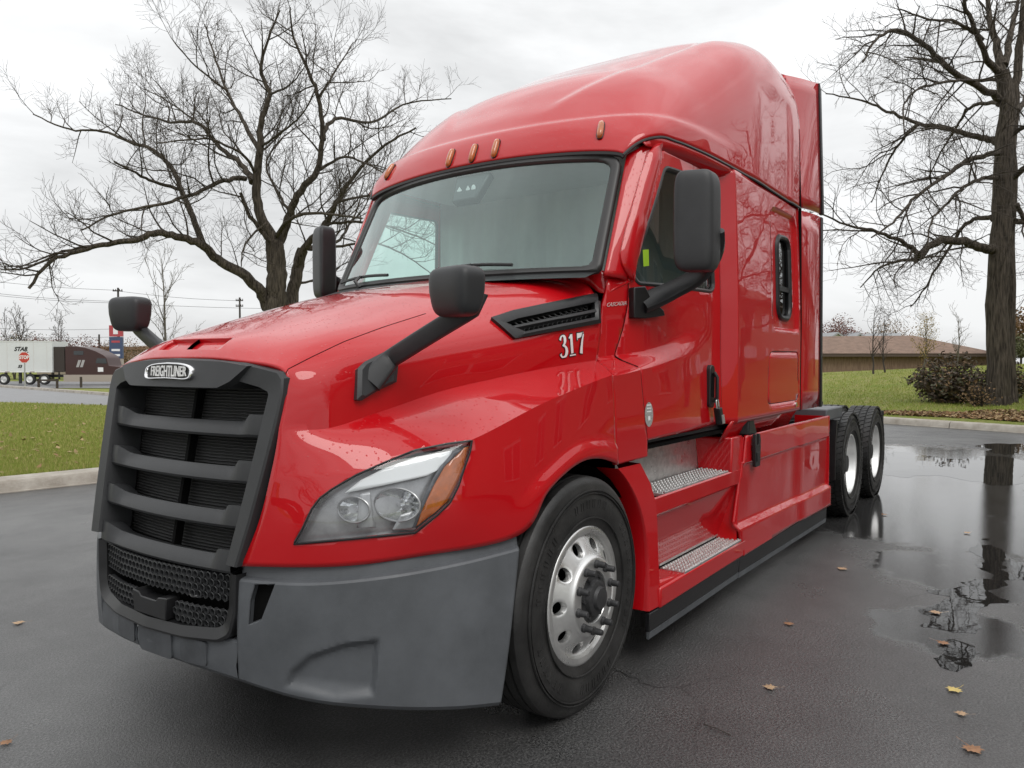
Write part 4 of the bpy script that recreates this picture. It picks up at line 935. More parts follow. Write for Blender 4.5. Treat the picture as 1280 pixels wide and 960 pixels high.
# --- fuel price sign
SGB = mat('sign_blue', (.05, .075, .14), .4); SGR = mat('sign_red', (.42, .06, .07), .4)
e = empty('price_sign', (0, 0, 0), 'tall blue and red roadside price sign behind the far hood mirror arm', 'sign'); place_at(e, 146, 82, -.5)
b = MB(); b.box((-.3, 0, 1.2), (.18, .2, 2.4)); b.box((.45, 0, 1.2), (.18, .2, 2.4)); b.build('post', POSTG, e, smooth=0)
b = MB(); b.box((0, 0, 5.35), (1.4, .3, 1.2)); b.build('red_panel', SGR, e, smooth=0)
b = MB(); b.box((0, 0, 3.55), (1.4, .3, 2.3)); b.build('blue_panel', SGB, e, smooth=0)
b = MB(); b.box((0, 0, 1.55), (1.4, .26, 1.6)); b.build('base_panel', TANP, e, smooth=0)
for z_, m_ in ((5.35, WHITE), (4.2, SGR), (3.3, WHITE), (2.75, WHITE)):
    b = MB(); b.box((0, -.155, z_), (.9 if z_ < 5 else .5, .02, .22 if z_ < 5 else .7)); b.build('price_bar', m_, e, smooth=0)
# --- utility poles and lines
POLEM = mat('pole_timber', (.05, .043, .038), .85)
def pole(px, dp, ytop, arms, label, name='utility_pole'):
    e = empty(name, (0, 0, 0), label, 'pole'); place_at(e, px, dp, -.5); zt = at_depth(px, ytop, dp)[2]+.5
    b = MB(); b.tube([(0, 0, 0), (0, 0, zt)], [.17, .11], 8); b.build('shaft', POLEM, e)
    for ya, hw_ in arms:
        za = at_depth(px, ya, dp)[2]+.5; b = MB(); b.box((0, -.1, za), (2*hw_, .1, .12)); 
        for k in (-.9, -.4, .4, .9): b.tube([(k*hw_, -.1, za), (k*hw_, -.1, za+.22)], .05, 6)
        b.build('crossarm', POLEM, e)
    return e
pole(149, 88, 360, [(364, .55), (377, .75)], 'utility pole with two crossarms rising above the far hood mirror')
pole(124.5, 100, 418, [], 'short bare utility pole behind the brown tractor roof')
pole(300.5, 95, 372, [(376, .45), (383, .45)], 'utility pole just above the red hood beside the big tree')
WIREM = mat('wire_black', (.06, .06, .062), .6)
for i, (a, c, dp, lb) in enumerate([((-30, 364), (149, 377), 88, 'power line reaching the lower crossarm from the left'), ((-30, 366.5), (149, 379), 88.3, 'second power line just below the lower crossarm line'), ((149, 364), (300, 376), 90, 'power line between the two crossarm poles'), ((-30, 349), (149, 363), 89, 'topmost power line reaching the upper crossarm'), ((-30, 419), (150, 421), 98, 'lowest power line above the white trailer'), ((-30, 409), (150, 411), 99, 'power line just above the autumn trees'), ((149, 379), (420, 386), 90, 'power line running right behind the big tree')]):
    P = []
    for k in range(13):
        s = k/12; P.append(at_depth(a[0]+(c[0]-a[0])*s, a[1]+(c[1]-a[1])*s+2.2*math.sin(PI*s), dp))
    b = MB(); b.tube(P, .022, 5); tag(b.build('power_line', WIREM), lb, 'wire', 'power lines at the left')

# ================================================================== WHAT STANDS BEHIND THE CAMERA (seen in the paint and glass)
HB = empty('brick_house', (28, -17.0, .3), 'long two storey brown brick house out of frame, seen in the truck reflections', 'building'); HB.rotation_euler = (0, 0, -.06)
b = MB(); b.box((0, -1, 2.4), (52, 12, 4.8)); b.build('wall', BRICK, HB, smooth=0)
b = MB(); b.prism([(-7.8, 4.8), (5.8, 4.8), (-1, 8.3)], 0, -26.6, 26.6); b.build('roof', ROOFB, HB, smooth=0)
b = MB(); b.prism([(-16, 4.8), (-6, 4.8), (-11, 8.6)], 1, -2, 6.2); b.build('gable', ROOFB, HB, smooth=0)
for x in np.linspace(-24, 24, 14):
    for z_ in (1.4, 3.7):
        b = MB(); b.box((x, 5.02, z_), (1.6, .08, 1.3)); w_ = b.build('window', SIDING, HB, smooth=0)
        for s in (-.40, .40): b = MB(); b.box((x+s, 5.05, z_), (.68, .06, 1.14)); b.build('pane', PANE, w_, smooth=0)
for (x, y, rz, s, lb) in [(22, -8.5, 1.0, .8, 'bare tree before the brick house mirrored in the sleeper side'), (2, -19, 2.6, .85, 'bare tree across the lot near the end of the brick house'), (35, -8, 4.0, .9, 'bare tree before the far end of the brick house'), (-16, -4, 5.2, .9, 'bare tree ahead of the truck at the left of the lot')]:
    c = copy_tree(tree_left); c.location = (x, y, .1); c.rotation_euler = (0, 0, rz); c.scale = (s, s, s); c['label'] = lb; c['group'] = 'bare trees across the lot'
b = MB(); b.quad((-60, -60, .03), (60, -60, .03), (60, -14.5, .03), (-60, -14.5, .03)); 
tag(b.build('lawn', LAWN, None, smooth=0), kind='structure')
# ================================================================== THE RED SEMI TRUCK
TR = empty('semi_truck', (0, 0, 0), 'glossy red sleeper cab semi truck without trailer parked on the wet asphalt', 'truck')

# ------------------------------------------------------------------ hood: curves that run from the grille edge to the cowl
HT = {
 'A':  [(-1.165,0,1.528),(-1.08,0,1.602),(-.90,0,1.668),(-.60,0,1.758),(-.30,0,1.838),(-.05,0,1.893),(.15,0,1.932),(.38,0,1.972)],
 'A2': [(-1.15,.33,1.518),(-1.07,.32,1.585),(-.88,.33,1.65),(-.58,.35,1.735),(-.28,.38,1.812),(-.02,.42,1.868),(.2,.46,1.908),(.44,.5,1.955)],
 'B':  [(-1.108,.57,1.475),(-1.0,.575,1.529),(-.84,.585,1.590),(-.5,.63,1.664),(-.2,.69,1.723),(.05,.75,1.778),(.3,.81,1.840),(.555,.86,1.905)],
 'B2': [(-1.113,.583,1.43),(-1.0,.628,1.468),(-.82,.658,1.532),(-.49,.727,1.600),(-.2,.79,1.652),(.05,.853,1.695),(.27,.912,1.748),(.515,.948,1.800)],
 'C':  [(-1.15,.588,1.28),(-1.01,.660,1.27),(-.8,.702,1.315),(-.48,.768,1.393),(-.2,.832,1.440),(.05,.888,1.476),(.25,.932,1.500),(.468,.964,1.520)],
 'C2': [(-1.168,.587,1.19),(-1.0,.735,1.21),(-.8,.825,1.262),(-.5,.915,1.325),(-.24,.975,1.382),(.02,1.015,1.430),(.21,1.045,1.460),(.395,1.055,1.485)],
 'D':  [(-1.187,.58,1.10),(-1.03,.765,1.12),(-.85,.915,1.155),(-.62,1.045,1.226),(-.3,1.116,1.335),(0,1.136,1.401),(.17,1.141,1.432),(.297,1.141,1.452)],
 'E':  [(-1.212,.55,.95),(-1.07,.775,.965),(-.87,.955,.985),(-.60,1.082,1.03),(-.32,1.136,1.14),(-.02,1.147,1.24),(.17,1.150,1.25),(.300,1.150,1.25)],
 'F':  [(-1.245,.495,.797),(-1.07,.775,.80),(-.83,.965,.815),(-.44,1.135,.847),(-.29,1.152,1.00),(-.05,1.157,1.085),(.12,1.157,1.083),(.312,1.150,1.036)],
}
HK = ['A', 'A2', 'B', 'B2', 'C', 'C2', 'D', 'E', 'F']
hp = np.array([HT[k] for k in HK])                       # (9, 8, 3)
hv = hermite(hp.transpose(1, 0, 2), 12)                    # along the truck: (nv, 9, 3)
hg = hermite(hv.transpose(1, 0, 2), 9, crease=(4, 6))       # across: (nu, nv, 3)
# soft chamfer along the hood edge and the arch lip
nu, nv = hg.shape[:2]
for j in range(nv):                                        # wheel-arch lip: a band that stands proud along the lower edge
    a = ssm(j/(nv-1), 0.42, 0.58)
    for i in range(nu):
        e = (i-(nu-1))/9.0                                 # 0 at the edge, -1 one span up
        hg[i, j, 1] += 0.016*a*(1-ssm(-e, 0.28, 0.52))
hg[:, :, 1] *= -1
HV = hg.reshape(-1, 3); HF = grid_faces(nu, nv)
hbm = bm_of(HV, HF)
HOODBVH = BVHTree.FromPolygons([tuple(v) for v in HV], HF)
def on_hood(px, py, lift=0.0): return surf_hit(HOODBVH, px, py, lift)

z3 = lambda L_: np.array([(340+x/4, 500+y/4) for x, y in L_])
LAMP = z3([(110,720),(150,650),(200,545),(240,492),(300,447),(420,377),(560,315),(720,250),(880,218),(1000,203),(990,260),(960,345),(932,430),(892,510),(830,572),(716,664),(400,695)])
hood_lamp = take(hbm, LAMP, PXP)
# air intake louvre on the hood side
VENT = np.array([(613,400),(640,391),(748,368),(748,404.5),(642,424.5)])
# flush scoops at the front of the hood
SCOOP = np.array([(229,437),(247,424),(291,422.5),(272,436.5)])
hood_scoop = take(hbm, SCOOP, PXP)
VIN = np.array([(627.5,404.5),(645,398),(746,376),(746,399.5),(653.5,419)])
vent_hole = take(hbm, VIN, PXP)

def both_sides(bm):
    V, F = arrays(bm); n = len(V)
    M = V.copy(); M[:, 1] *= -1
    VV = np.vstack([V, M]); FF = [list(f) for f in F]+[[i+n for i in f][::-1] for f in F]
    b = bm_of(VV, FF); bmesh.ops.remove_doubles(b, verts=[v for v in b.verts if abs(v.co.y) < 1e-4], dist=2e-4); return arrays(b)
V, F = both_sides(hbm)
hood = MO('hood', V, F, RED, TR, smooth=32)
bm = bmesh.new(); bm.from_mesh(hood.data); bmesh.ops.recalc_face_normals(bm, faces=bm.faces[:])
bm.faces.ensure_lookup_table()
top = max(bm.faces, key=lambda f: f.calc_center_median().z)
if top.normal.z < 0: bmesh.ops.reverse_faces(bm, faces=bm.faces[:])
bm.to_mesh(hood.data); bm.free()
hood.data.polygons.foreach_set('use_smooth', [True]*len(hood.data.polygons)); hood.data.set_sharp_from_angle(angle=math.radians(32))
s_ = hood.modifiers.new('solid', 'SOLIDIFY'); s_.thickness = 0.022; s_.offset = -1

sv, sf = hood_scoop
WV, WF = walls(sv, sf, (.004, 0, -.016)); sc_ = MO('hood_scoop', WV, WF, RED, hood, smooth=25); mirror(sc_)
# seam between hood centre and hood side (dark hairline following the crease)
def hair(pts, r, name, m, parent, n=5):
    b = MB(); b.tube(pts, r, n, cap=True); return b.build(name, m, parent)
hl_ = hair([on_hood(x, y, -.0005)[0] for x, y in resample(np.array([(353,465),(390,446),(430,427),(480,408.5),(532,392)], float), 24)], .0022, 'hood_seam', VOID, hood); mirror(hl_)
# ------------------------------------------------------------------ headlamps
lv, lf = hood_lamp
ln = np.array([-0.80, -0.58, 0.16]); ln /= np.linalg.norm(ln)
def make_lamp():
    lens = MO('headlight', lv+ln*0.004, lf, LENS, TR, out=ln, smooth=60)
    WV, WF = walls(lv, lf, -ln*0.055); MO('housing', WV, WF, LAMPDK, lens, smooth=30)
    b = bm_of(lv, lf)
    amb = take(b, z3([(719,634),(745,560),(800,440),(862,330),(962,236),(984,232),(955,340),(918,430),(875,508),(810,566)]), PXP, remove=False)
    MO('turn_lens', amb[0]-ln*0.012, amb[1], AMBER, lens, out=ln, solid=0.012)
    b = bm_of(lv, lf)
    dr = take(b, z3([(360,465),(440,400),(560,340),(720,283),(900,252),(893,275),(835,345),(775,378),(560,425)]), PXP, remove=False)
    MO('light_guide', dr[0]-ln*0.014, dr[1], LAMPWH, lens, out=ln, solid=0.01)
    b = bm_of(lv, lf)
    bz = take(b, z3([(700,640),(722,590),(775,445),(838,335),(905,260),(960,238),(862,330),(800,440),(745,560),(719,634)]), PXP, remove=False)
    if len(bz[1]): MO('bezel', bz[0]-ln*0.008, bz[1], FRAME, lens, out=ln, solid=0.008)
    for pm in ([(432,470),(486,455),(520,640),(420,640)], [(640,575),(735,540),(715,650),(600,650)]):
        b = bm_of(lv, lf); ms = take(b, z3(pm), PXP, remove=False)
        if len(ms[1]): MO('reflector_shade', ms[0]-ln*0.010, ms[1], LAMPDK, lens, out=ln, solid=0.006)
    # trim round the lamp
    lp = boundary(lv, lf); P = lv[lp]; P = np.vstack([P, P[:1]]); t = MB(); t.tube(P+ln*0.002, 0.0045, 6, cap=False); t.build('lamp_seal', BLACKPL, lens)
    for (x, y, r, q) in ((405, 550, 0.060, 0.72), (622, 525, 0.086, 0.66)):
        p, n = on_hood_raw(340+x/4, 500+y/4)
        c = p-ln*0.012; ax = np.array([-0.93, -0.33, 0.05]); ax /= np.linalg.norm(ax)
        u = np.cross(ax, (0, 0, 1)); u /= np.linalg.norm(u); v = np.cross(u, ax)
        VV = []; n_ = 28; rings = 8
        for i in range(rings+1):
            tt = i/rings; rr = r*tt; dep = 0.05*(1-tt*tt)
            for j in range(n_):
                th = 2*PI*j/n_; fl = 1+0.03*(j % 2)
                VV.append(c+u*rr*math.cos(th)*fl+v*rr*q*math.sin(th)*fl-ax*dep)
        FF = grid_faces(rings+1, n_, cv=True); MO('reflector', VV, FF, REFLECT, lens, out=ax, smooth=20)
        rim = MB(); rim.tube([c+u*r*1.02*math.cos(2*PI*j/32)+v*r*1.02*q*math.sin(2*PI*j/32)-ax*0.001 for j in range(33)], 0.004, 6, cap=False); rim.build('reflector_rim', LAMPDK, lens)
        bu = MB(); bu.tube([c-ax*0.047, c-ax*0.02], [0.012, 0.008], 10); bu.build('bulb', CHROME, lens)
    return lens
LAMPBVH = BVHTree.FromPolygons([tuple(v) for v in lv], [list(map(int, f)) for f in lf])
def on_hood_raw(px, py): return surf_hit(LAMPBVH, px, py)
lamp = make_lamp(); mirror(lamp)

# ------------------------------------------------------------------ hood side louvre with its slats
def on_hood_list(L_, lift): return [on_hood(x, y, lift)[0] for x, y in L_]
def conform_strip(pa, pb, n, lift_a, lift_b):
    """two measured polylines on the hood -> strip grid"""
    A = resample(pa, n); B = resample(pb, n)
    return [on_hood(x, y, lift_a)[0] for x, y in A], [on_hood(x, y, lift_b)[0] for x, y in B]
def ring_from(outer, inner, lo, li):
    """a raised frame: outer edge, crest and inner edge all conform to the hood"""
    n = 14; V = []; k = len(outer)
    loops = []
    for fr, lift in ((0.0, -0.01), (0.0, lo), (0.55, lo+0.004), (1.0, li), (1.0, -0.02)):
        lp = []
        for i in range(k):
            a = np.array(outer[i])*(1-fr)+np.array(inner[i])*fr; a2 = np.array(outer[(i+1) % k])*(1-fr)+np.array(inner[(i+1) % k])*fr
            for j in range(n):
                q = a+(a2-a)*j/n; lp.append(on_hood(q[0], q[1], lift)[0])
        loops.append(lp)
    V = [p for lp in loops for p in lp]; F = grid_faces(len(loops), n*k, cv=True)
    return V, F
vin = np.array([(632,405),(646,400),(742,379),(742,397),(655,415.5)])
VV, FF = ring_from(VENT, vin, 0.016, 0.010)
vent = MO('hood_vent', VV, FF, BLACKPL, hood, smooth=40)
bmv = bmesh.new(); bmv.from_mesh(vent.data); bmesh.ops.recalc_face_normals(bmv, faces=bmv.faces[:]); bmv.to_mesh(vent.data); bmv.free()
WV, WF = walls(vent_hole[0], vent_hole[1], (.02, .05, -.01)); MO('vent_backing', WV, WF, VOID, hood)
sl_ = MB()
for (a, b) in (((641,410.5),(744,389)),):
    P = resample([a, b], 16); P0 = [on_hood(x, y-1.6, 0.012)[0] for x, y in P]; P1 = [on_hood(x, y+1.6, 0.015)[0] for x, y in P]; P2 = [on_hood(x, y+3.4, 0.003)[0] for x, y in P]
    sl_.add(P0+P1+P2, [(i, i+1, 17+i, 16+i) for i in range(15)]+[(16+i, 17+i, 33+i, 32+i) for i in range(15)])
sl_.build('vent_slat', BLACKPL, hood)
hx = MB()      # mesh behind the slat
for row in range(2):
    for i in range(15):
        fx = (i+0.5*(row % 2))/15
        top_ = (636+(740-636)*fx, 404.5-(404.5-381)*fx) if row == 0 else (652+(740-652)*fx, 414-(414-396)*fx)
        c, n = on_hood(top_[0], top_[1], -0.012)
        t = np.cross(n, (0, 0, 1)); t /= np.linalg.norm(t); v = np.cross(n, t)
        pts = [c+t*0.019*math.cos(k*PI/3)+v*0.013*math.sin(k*PI/3) for k in range(7)]
        hx.tube(pts, 0.0022, 4, cap=False)
hx.build('vent_mesh', BLACKPL, hood)

# ------------------------------------------------------------------ fleet number and model lettering
DIG = {'3': [[(.16,.80,.085),(.24,.92,.06),(.40,.985,.035),(.56,.90,.10),(.585,.76,.115),(.50,.60,.06),(.34,.535,.03)],
             [(.34,.535,.03),(.55,.48,.06),(.665,.27,.12),(.57,.09,.09),(.36,.015,.035),(.19,.05,.05),(.12,.17,.085)]],
       '1': [[(.40,.02,.105),(.40,.5,.105),(.40,.985,.105)], [(.16,.82,.03),(.27,.88,.05),(.36,.965,.04)], [(.14,.03,.03),(.66,.03,.03)]],
       '7': [[(.10,.86,.12),(.40,.865,.105),(.70,.93,.055)], [(.115,.98,.02),(.11,.66,.025)], [(.655,.90,.045),(.50,.55,.075),(.36,.02,.12)]]}
def on_surf_text(V, corners, surf, lift):
    """lay lettering into a measured quad: corners = (origin, x end, y end) in the photograph"""
    o, ex, ey = [np.array(c, float) for c in corners]
    res = []
    for x, y, z in V:
        q = o+(ex-o)*x+(ey-o)*y; res.append(surf(q[0], q[1], lift+z*0.1)[0])
    return res
num = MB(); shad = MB()
quads = {'3': ((699,447.5),(713.0,444.8),(697.0,420.5)), '1': ((709.5,445.5),(723.5,442.8),(707.6,418.5)), '7': ((720.5,443.0),(734.5,440.3),(718.8,416.3))}
for ch in '317':
    V, F = strokes(DIG[ch]); num.add(on_surf_text(V, quads[ch], on_hood, 0.003), F)
    V, F = strokes(DIG[ch], 0.045); shad.add(on_surf_text(V, quads[ch], on_hood, 0.0012), F)
fn = num.build('fleet_number', WHITE, hood, smooth=0); shad.build('fleet_number_outline', BLACK, hood, smooth=0)

# ------------------------------------------------------------------ grille
def gx(y, z):       # face of the grille, bowed in plan and leaning back towards the top
    return -1.305+(1.525-z)*0 + 0.135*(z-0.80)/0.725 + 0.20*y*y - 0.0
def gside(z): return 0.500+(z-0.80)*0.132
grille = empty('grille', (0, 0, 0)); grille.parent = TR
def loopYZ(pts, sym=True):
    r = [(-y, z) for y, z in pts[::-1]] if sym else []
    return pts+r
# outer outline (y >= 0 half, from the bottom up to the centre top), then mirrored
OUT = [(.500,.80),(.530,.95),(.557,1.12),(.580,1.29),(.590,1.40),(.585,1.455),(.565,1.478),(.40,1.510),(.20,1.524),(.0,1.528)]
INN = [(.440,.80),(.462,.95),(.485,1.12),(.505,1.29),(.518,1.395),(.512,1.402),(.470,1.418),(.36,1.440),(.325,1.412),(.0,1.412)]
def full(L_): return [(-y, z) for y, z in L_]+[(y, z) for y, z in L_[::-1][1:]]
Of, If = full(OUT), full(INN); k = len(Of)
V = []
for y, z in Of: V.append((gx(y, z)+0.05, y, z))
for y, z in Of: V.append((gx(y, z)-0.010, y*0.998, z-0.002))
for (y, z), (y2, z2) in zip(Of, If): V.append((gx(y, z)-0.018, y*0.9+y2*0.1, z*0.9+z2*0.1))
for (y, z), (y2, z2) in zip(Of, If): V.append((gx(y2, z2)-0.004, y*0.06+y2*0.94, z*0.06+z2*0.94))
for y, z in If: V.append((gx(y, z)+0.008, y, z))
for y, z in If: V.append((gx(y, z)+0.13, y*0.985, z))
F = grid_faces(6, k); b = MB(); b.add(V, F); b.build('grille_surround', GRILLPL, grille, smooth=28)
# flat plateau of the badge panel: raised centre band
pb = [(.36,1.440),(.30,1.416),(.0,1.416)]; pt = [(.43,1.497),(.30,1.513),(.0,1.523)]
A_ = full(pb); B_ = full(pt)
A_ = resample([(a, c) for a, c in A_], 25); B_ = resample(B_, 25)
V = [(gx(y, z)-0.031, y, z) for y, z in A_]+[(gx(y, z)-0.026, y, z) for y, z in B_]+[(gx(y, z)-0.0, y*1.03, z-0.006) for y, z in A_]+[(gx(y, z)-0.0, y*1.03, z+0.001) for y, z in B_]
F = [(i, i+1, 26+i, 25+i) for i in range(24)]+[(50+i, 51+i, i+1, i) for i in range(24)]+[(25+i, 26+i, 76+i, 75+i) for i in range(24)]+[(0, 25, 75, 50), (24, 74, 99, 49)]
b = MB(); b.add(V, F); b.build('badge_panel', GRILLPL, grille, smooth=30)
# the four cross bars, each arched, with broad brackets at its ends
def make_bar(z0):
    V = []; ys = np.linspace(-1, 1, 41)
    hw = gside(z0)-0.052
    for t in ys:
        y = t*hw; a = abs(t); e = float(ssm(a, 0.72, 0.86))      # bracket blend
        # the bar sags back and down between the brackets
        zt = z0+0.020+0.030*e; zb = z0-0.036+0.004*e; xf = gx(y, z0)+0.012+0.012*(1-e)
        V += [(xf+0.085-0.01*e, y, zt-0.012-0.004*(1-e)), (xf+0.030-0.022*e, y, zt), (xf+0.006-0.006*e, y, z0-0.004+0.012*e), (xf-0.002, y, zb+0.010), (xf+0.004, y, zb), (xf+0.07, y, zb-0.002)]
    b = MB(); b.add(V, grid_faces(41, 6, cv=True)); return b.build('grille_bar', GRILLPL, grille, smooth=32)
for z0 in (1.272, 1.108, 0.950, 0.795): make_bar(z0)
# radiator, its dark well, uprights
RADM = bpy.data.materials.new('radiator_core'); RADM.use_nodes = True
t = RADM.node_tree; b_ = t.nodes['Principled BSDF']; tc = t.nodes.new('ShaderNodeTexCoord'); wv = t.nodes.new('ShaderNodeTexWave'); wv.bands_direction = 'Z'; wv.inputs['Scale'].default_value = 26; wv.inputs['Distortion'].default_value = 1.2; wv.inputs['Detail'].default_value = 2
t.links.new(tc.outputs['Object'], wv.inputs[0]); rp = t.nodes.new('ShaderNodeMapRange'); rp.inputs[3].default_value = 0.004; rp.inputs[4].default_value = 0.045; t.links.new(wv.outputs[1], rp.inputs[0])
cb = t.nodes.new('ShaderNodeCombineColor'); [t.links.new(rp.outputs[0], cb.inputs[i]) for i in range(3)]; t.links.new(cb.outputs[0], b_.inputs['Base Color']); b_.inputs['Roughness'].default_value = 0.6
bb = t.nodes.new('ShaderNodeBump'); bb.inputs['Distance'].default_value = 0.004; t.links.new(wv.outputs[1], bb.inputs['Height']); t.links.new(bb.outputs[0], b_.inputs['Normal'])
b = MB(); ys = np.linspace(-.56, .56, 17)
b.add([(gx(y, 1.44)+0.13, y, 1.44) for y in ys]+[(gx(y, .80)+0.13, y, .72) for y in ys], [(i, i+1, 18+i, 17+i) for i in range(16)]); b.build('radiator_core', RADM, grille)
for y in (-0.01,):
    b = MB(); b.add([(gx(y, z)+dx, y+dy, z) for z in (0.74, 1.43) for dx, dy in ((.095, -.009), (.095, .009), (.128, .009), (.128, -.009))], [(0, 1, 5, 4), (1, 2, 6, 5), (2, 3, 7, 6), (3, 0, 4, 7)]); b.build('radiator_post', VOID, grille)
# badge
badge = MB(); n = 48
def bad(th, r, s=1.0):      # an arched oblong
    c, s_ = math.cos(th), math.sin(th); a = abs(c)**0.42*(1 if c > 0 else -1); q = abs(s_)**0.55*(1 if s_ > 0 else -1)
    return a*0.160*s, q*0.0315*s+0.010*(1-a*a)
zc = 1.469
for rr, dx in ((1.0, -.027), (1.0, -.040), (0.96, -.044), (0.90, -.044), (0.87, -.040), (0.86, -.034)):
    for j in range(n):
        th = 2*PI*j/n; y, z = bad(th, 1); yy = y*(1-(1-rr)*0.55); zz = (z-0.006)*(1-(1-rr)*1.6)+0.006
        badge.V.append((gx(yy, zc+zz)+dx, yy, zc+zz))
badge.F += grid_faces(6, n, cv=True); badge.M += [0]*len(badge.F)
bo = badge.build('badge_ring', CHROME, grille, smooth=40)
f = MB(); f.add([(gx(bad(2*PI*j/n, 1)[0]*.93, zc)-.0345, bad(2*PI*j/n, 1)[0]*.93, zc+(bad(2*PI*j/n, 1)[1]-.006)*.78+.006) for j in range(n)], [tuple(range(n))]); f.build('badge_field', BLACKPL, bo)
Vt, Ft = text_mesh('FREIGHTLINER', 0.049, shear=0.18, extrude=0.0012, sx=0.765, bold=0.0008)
wd = np.abs(Vt[:, 0]).max()
for i in range(len(Vt)):     # the letters swell towards the middle like the badge
    Vt[i, 1] *= 1.0+0.22*(1-(Vt[i, 0]/wd)**2)
P = np.array([(gx(-v[0], zc)-.037-v[2], -v[0]*1.0, zc+.005+v[1]) for v in Vt])
MO('badge_lettering', P, [f[::-1] for f in Ft], WHITE, bo, smooth=0)

# ------------------------------------------------------------------ bumper
BP = np.array([(-1.305,0),(-1.290,.25),(-1.243,.47),(-1.130,.725),(-.955,.915),(-.72,1.045),(-.455,1.142)])   # plan
BZB = np.array([.40,.395,.375,.325,.285,.250,.222]); BZT = np.array([.60,.60,.797,.798,.812,.826,.845])
T_ = np.gradient(BP, axis=0); NB = np.stack([T_[:, 1]*-1, T_[:, 0]], 1); NB = NB/np.linalg.norm(NB, axis=1)[:, None]
NB[0] = (-1, 0)
for i in range(7):
    if NB[i]@np.array([-1, .6]) < 0: NB[i] *= -1
def bump_station(i, zt):
    zb = BZB[i]; o = lambda d, z, sx=0: (BP[i][0]+NB[i][0]*d+sx, BP[i][1]+NB[i][1]*d, z)
    lean = -0.13*ssm(i, 4.2, 6)          # the rear end leans forward towards its foot
    H = zt-zb
    return [o(-.10, zb+.012, lean), o(-.018, zb, lean), o(-.002, zb+.018, lean), o(.004, zb+.30*H, lean*.7), o(.004, zb+.62*H, lean*.38), o(0, zt-.058, lean*.1), o(-.006, zt-.050, lean*.08), o(-.026, zt-.044, 0), o(-.034, zt-.004, 0), o(-.075, zt, 0)]
bt = np.array([bump_station(i, BZT[i]) for i in range(2, 7)])
bg_ = hermite(bt, 32); bg_ = hermite(bg_.transpose(1, 0, 2), [2, 3, 16, 16, 12, 3, 3, 3, 3], crease=(1, 2, 5, 6, 7, 8)); bg_[:, :, 1] *= -1
bnu, bnv = bg_.shape[:2]
DENT = np.array([(352,862),(362,838),(385,818),(430,803),(476,797),(474,840),(470,872),(420,880)])
def dpoly(poly, x, y):
    m = 1e9
    for i in range(len(poly)):
        a, b = poly[i], poly[(i+1) % len(poly)]; d = b-a; t = np.clip(((x-a[0])*d[0]+(y-a[1])*d[1])/(d@d), 0, 1); m = min(m, math.hypot(x-a[0]-d[0]*t, y-a[1]-d[1]*t))
    return m if inpoly(poly, x, y) else -m
for i in range(4, bnu):
    for j in range(bnv):
        q = to_px(bg_[i, j]); d = dpoly(DENT, *q)
        if d > 0: bg_[i, j] += np.array([0.77, 0.60, 0])*0.028*float(ssm(d, 0, 11))*float(ssm(i, 3, 14))
bbm = bm_of(bg_.reshape(-1, 3), grid_faces(bnu, bnv))
VH = np.array([(318,731),(344,729.5),(326.5,775),(310,781),(312,752)])
bvent = take(bbm, VH, PXP)
V, F = arrays(bbm)
bumper = empty('bumper', (0, 0, 0)); bumper.parent = TR
be = MO('bumper_end', V, F, GREYPL, bumper, out=(-.7, -.7, 0), smooth=30, solid=0.012)
WV, WF = walls(bvent[0], bvent[1], (0.030, 0.012, 0)); bh = MO('bumper_vent', WV, WF, [VOID, GREYPL], be, smooth=30, fm=[0]*len(bvent[1])+[1]*(len(WF)-len(bvent[1])))
mirror(be)
# lower centre section with the faint marks of plates that were once mounted there
def center_face(zb, zt, y0, y1, off, ny=20):
    ys = np.linspace(y0, y1, ny); V = []
    for y in ys:
        x = np.interp(abs(y), BP[:3, 1], BP[:3, 0]); zb_ = np.interp(abs(y), BP[:3, 1], BZB[:3]) if zb is None else zb
        V += [(x+.10-off, y, zb_+.012), (x+.018-off, y, zb_), (x+.002-off, y, zb_+.018), (x-.004-off, y, zb_+.4*(zt-zb_)), (x+.004-off, y, zt-.008), (x+.012-off, y, zt), (x+.10-off, y, zt)]
    return V, grid_faces(ny, 7)
for (a, b_, nm) in ((-.466, .085, 'bumper_center'), (.091, .466, 'bumper_center')):
    V, F = center_face(None, .525, a, b_, 0); b = MB(); b.add(V, F); b.build(nm, GREYPL, bumper, smooth=30)
MARKM = mat('worn_grey_plastic', (0.062, 0.066, 0.072), 0.36, var=(14, 0.25), bump=(420, 0.0004))
def cpad(y0, y1, z0, z1):
    ys = np.linspace(y0, y1, 10); f = lambda y, z: np.interp(abs(y), BP[:3, 1], BP[:3, 0])-.002-0.006*min(1, (z-.40)/.06)+(.0015 if z > .46 else 0)
    P = rpoly([(y0, z0), (y1, z0), (y1, z1), (y0, z1)], .02, 4)
    V = [(f(y, z)-.003, y, z) for y, z in P]; n = len(V); V += [(f(y, z)+.01, y, z) for y, z in P]
    MO('plate_mark', V, [tuple(range(n))[::-1]]+[(i, (i+1) % n, n+(i+1) % n, n+i) for i in range(n)], MARKM, bumper, smooth=30)
cpad(-.335, -.205, .415, .505); cpad(-.15, .06, .405, .51); cpad(.10, .23, .42, .508)
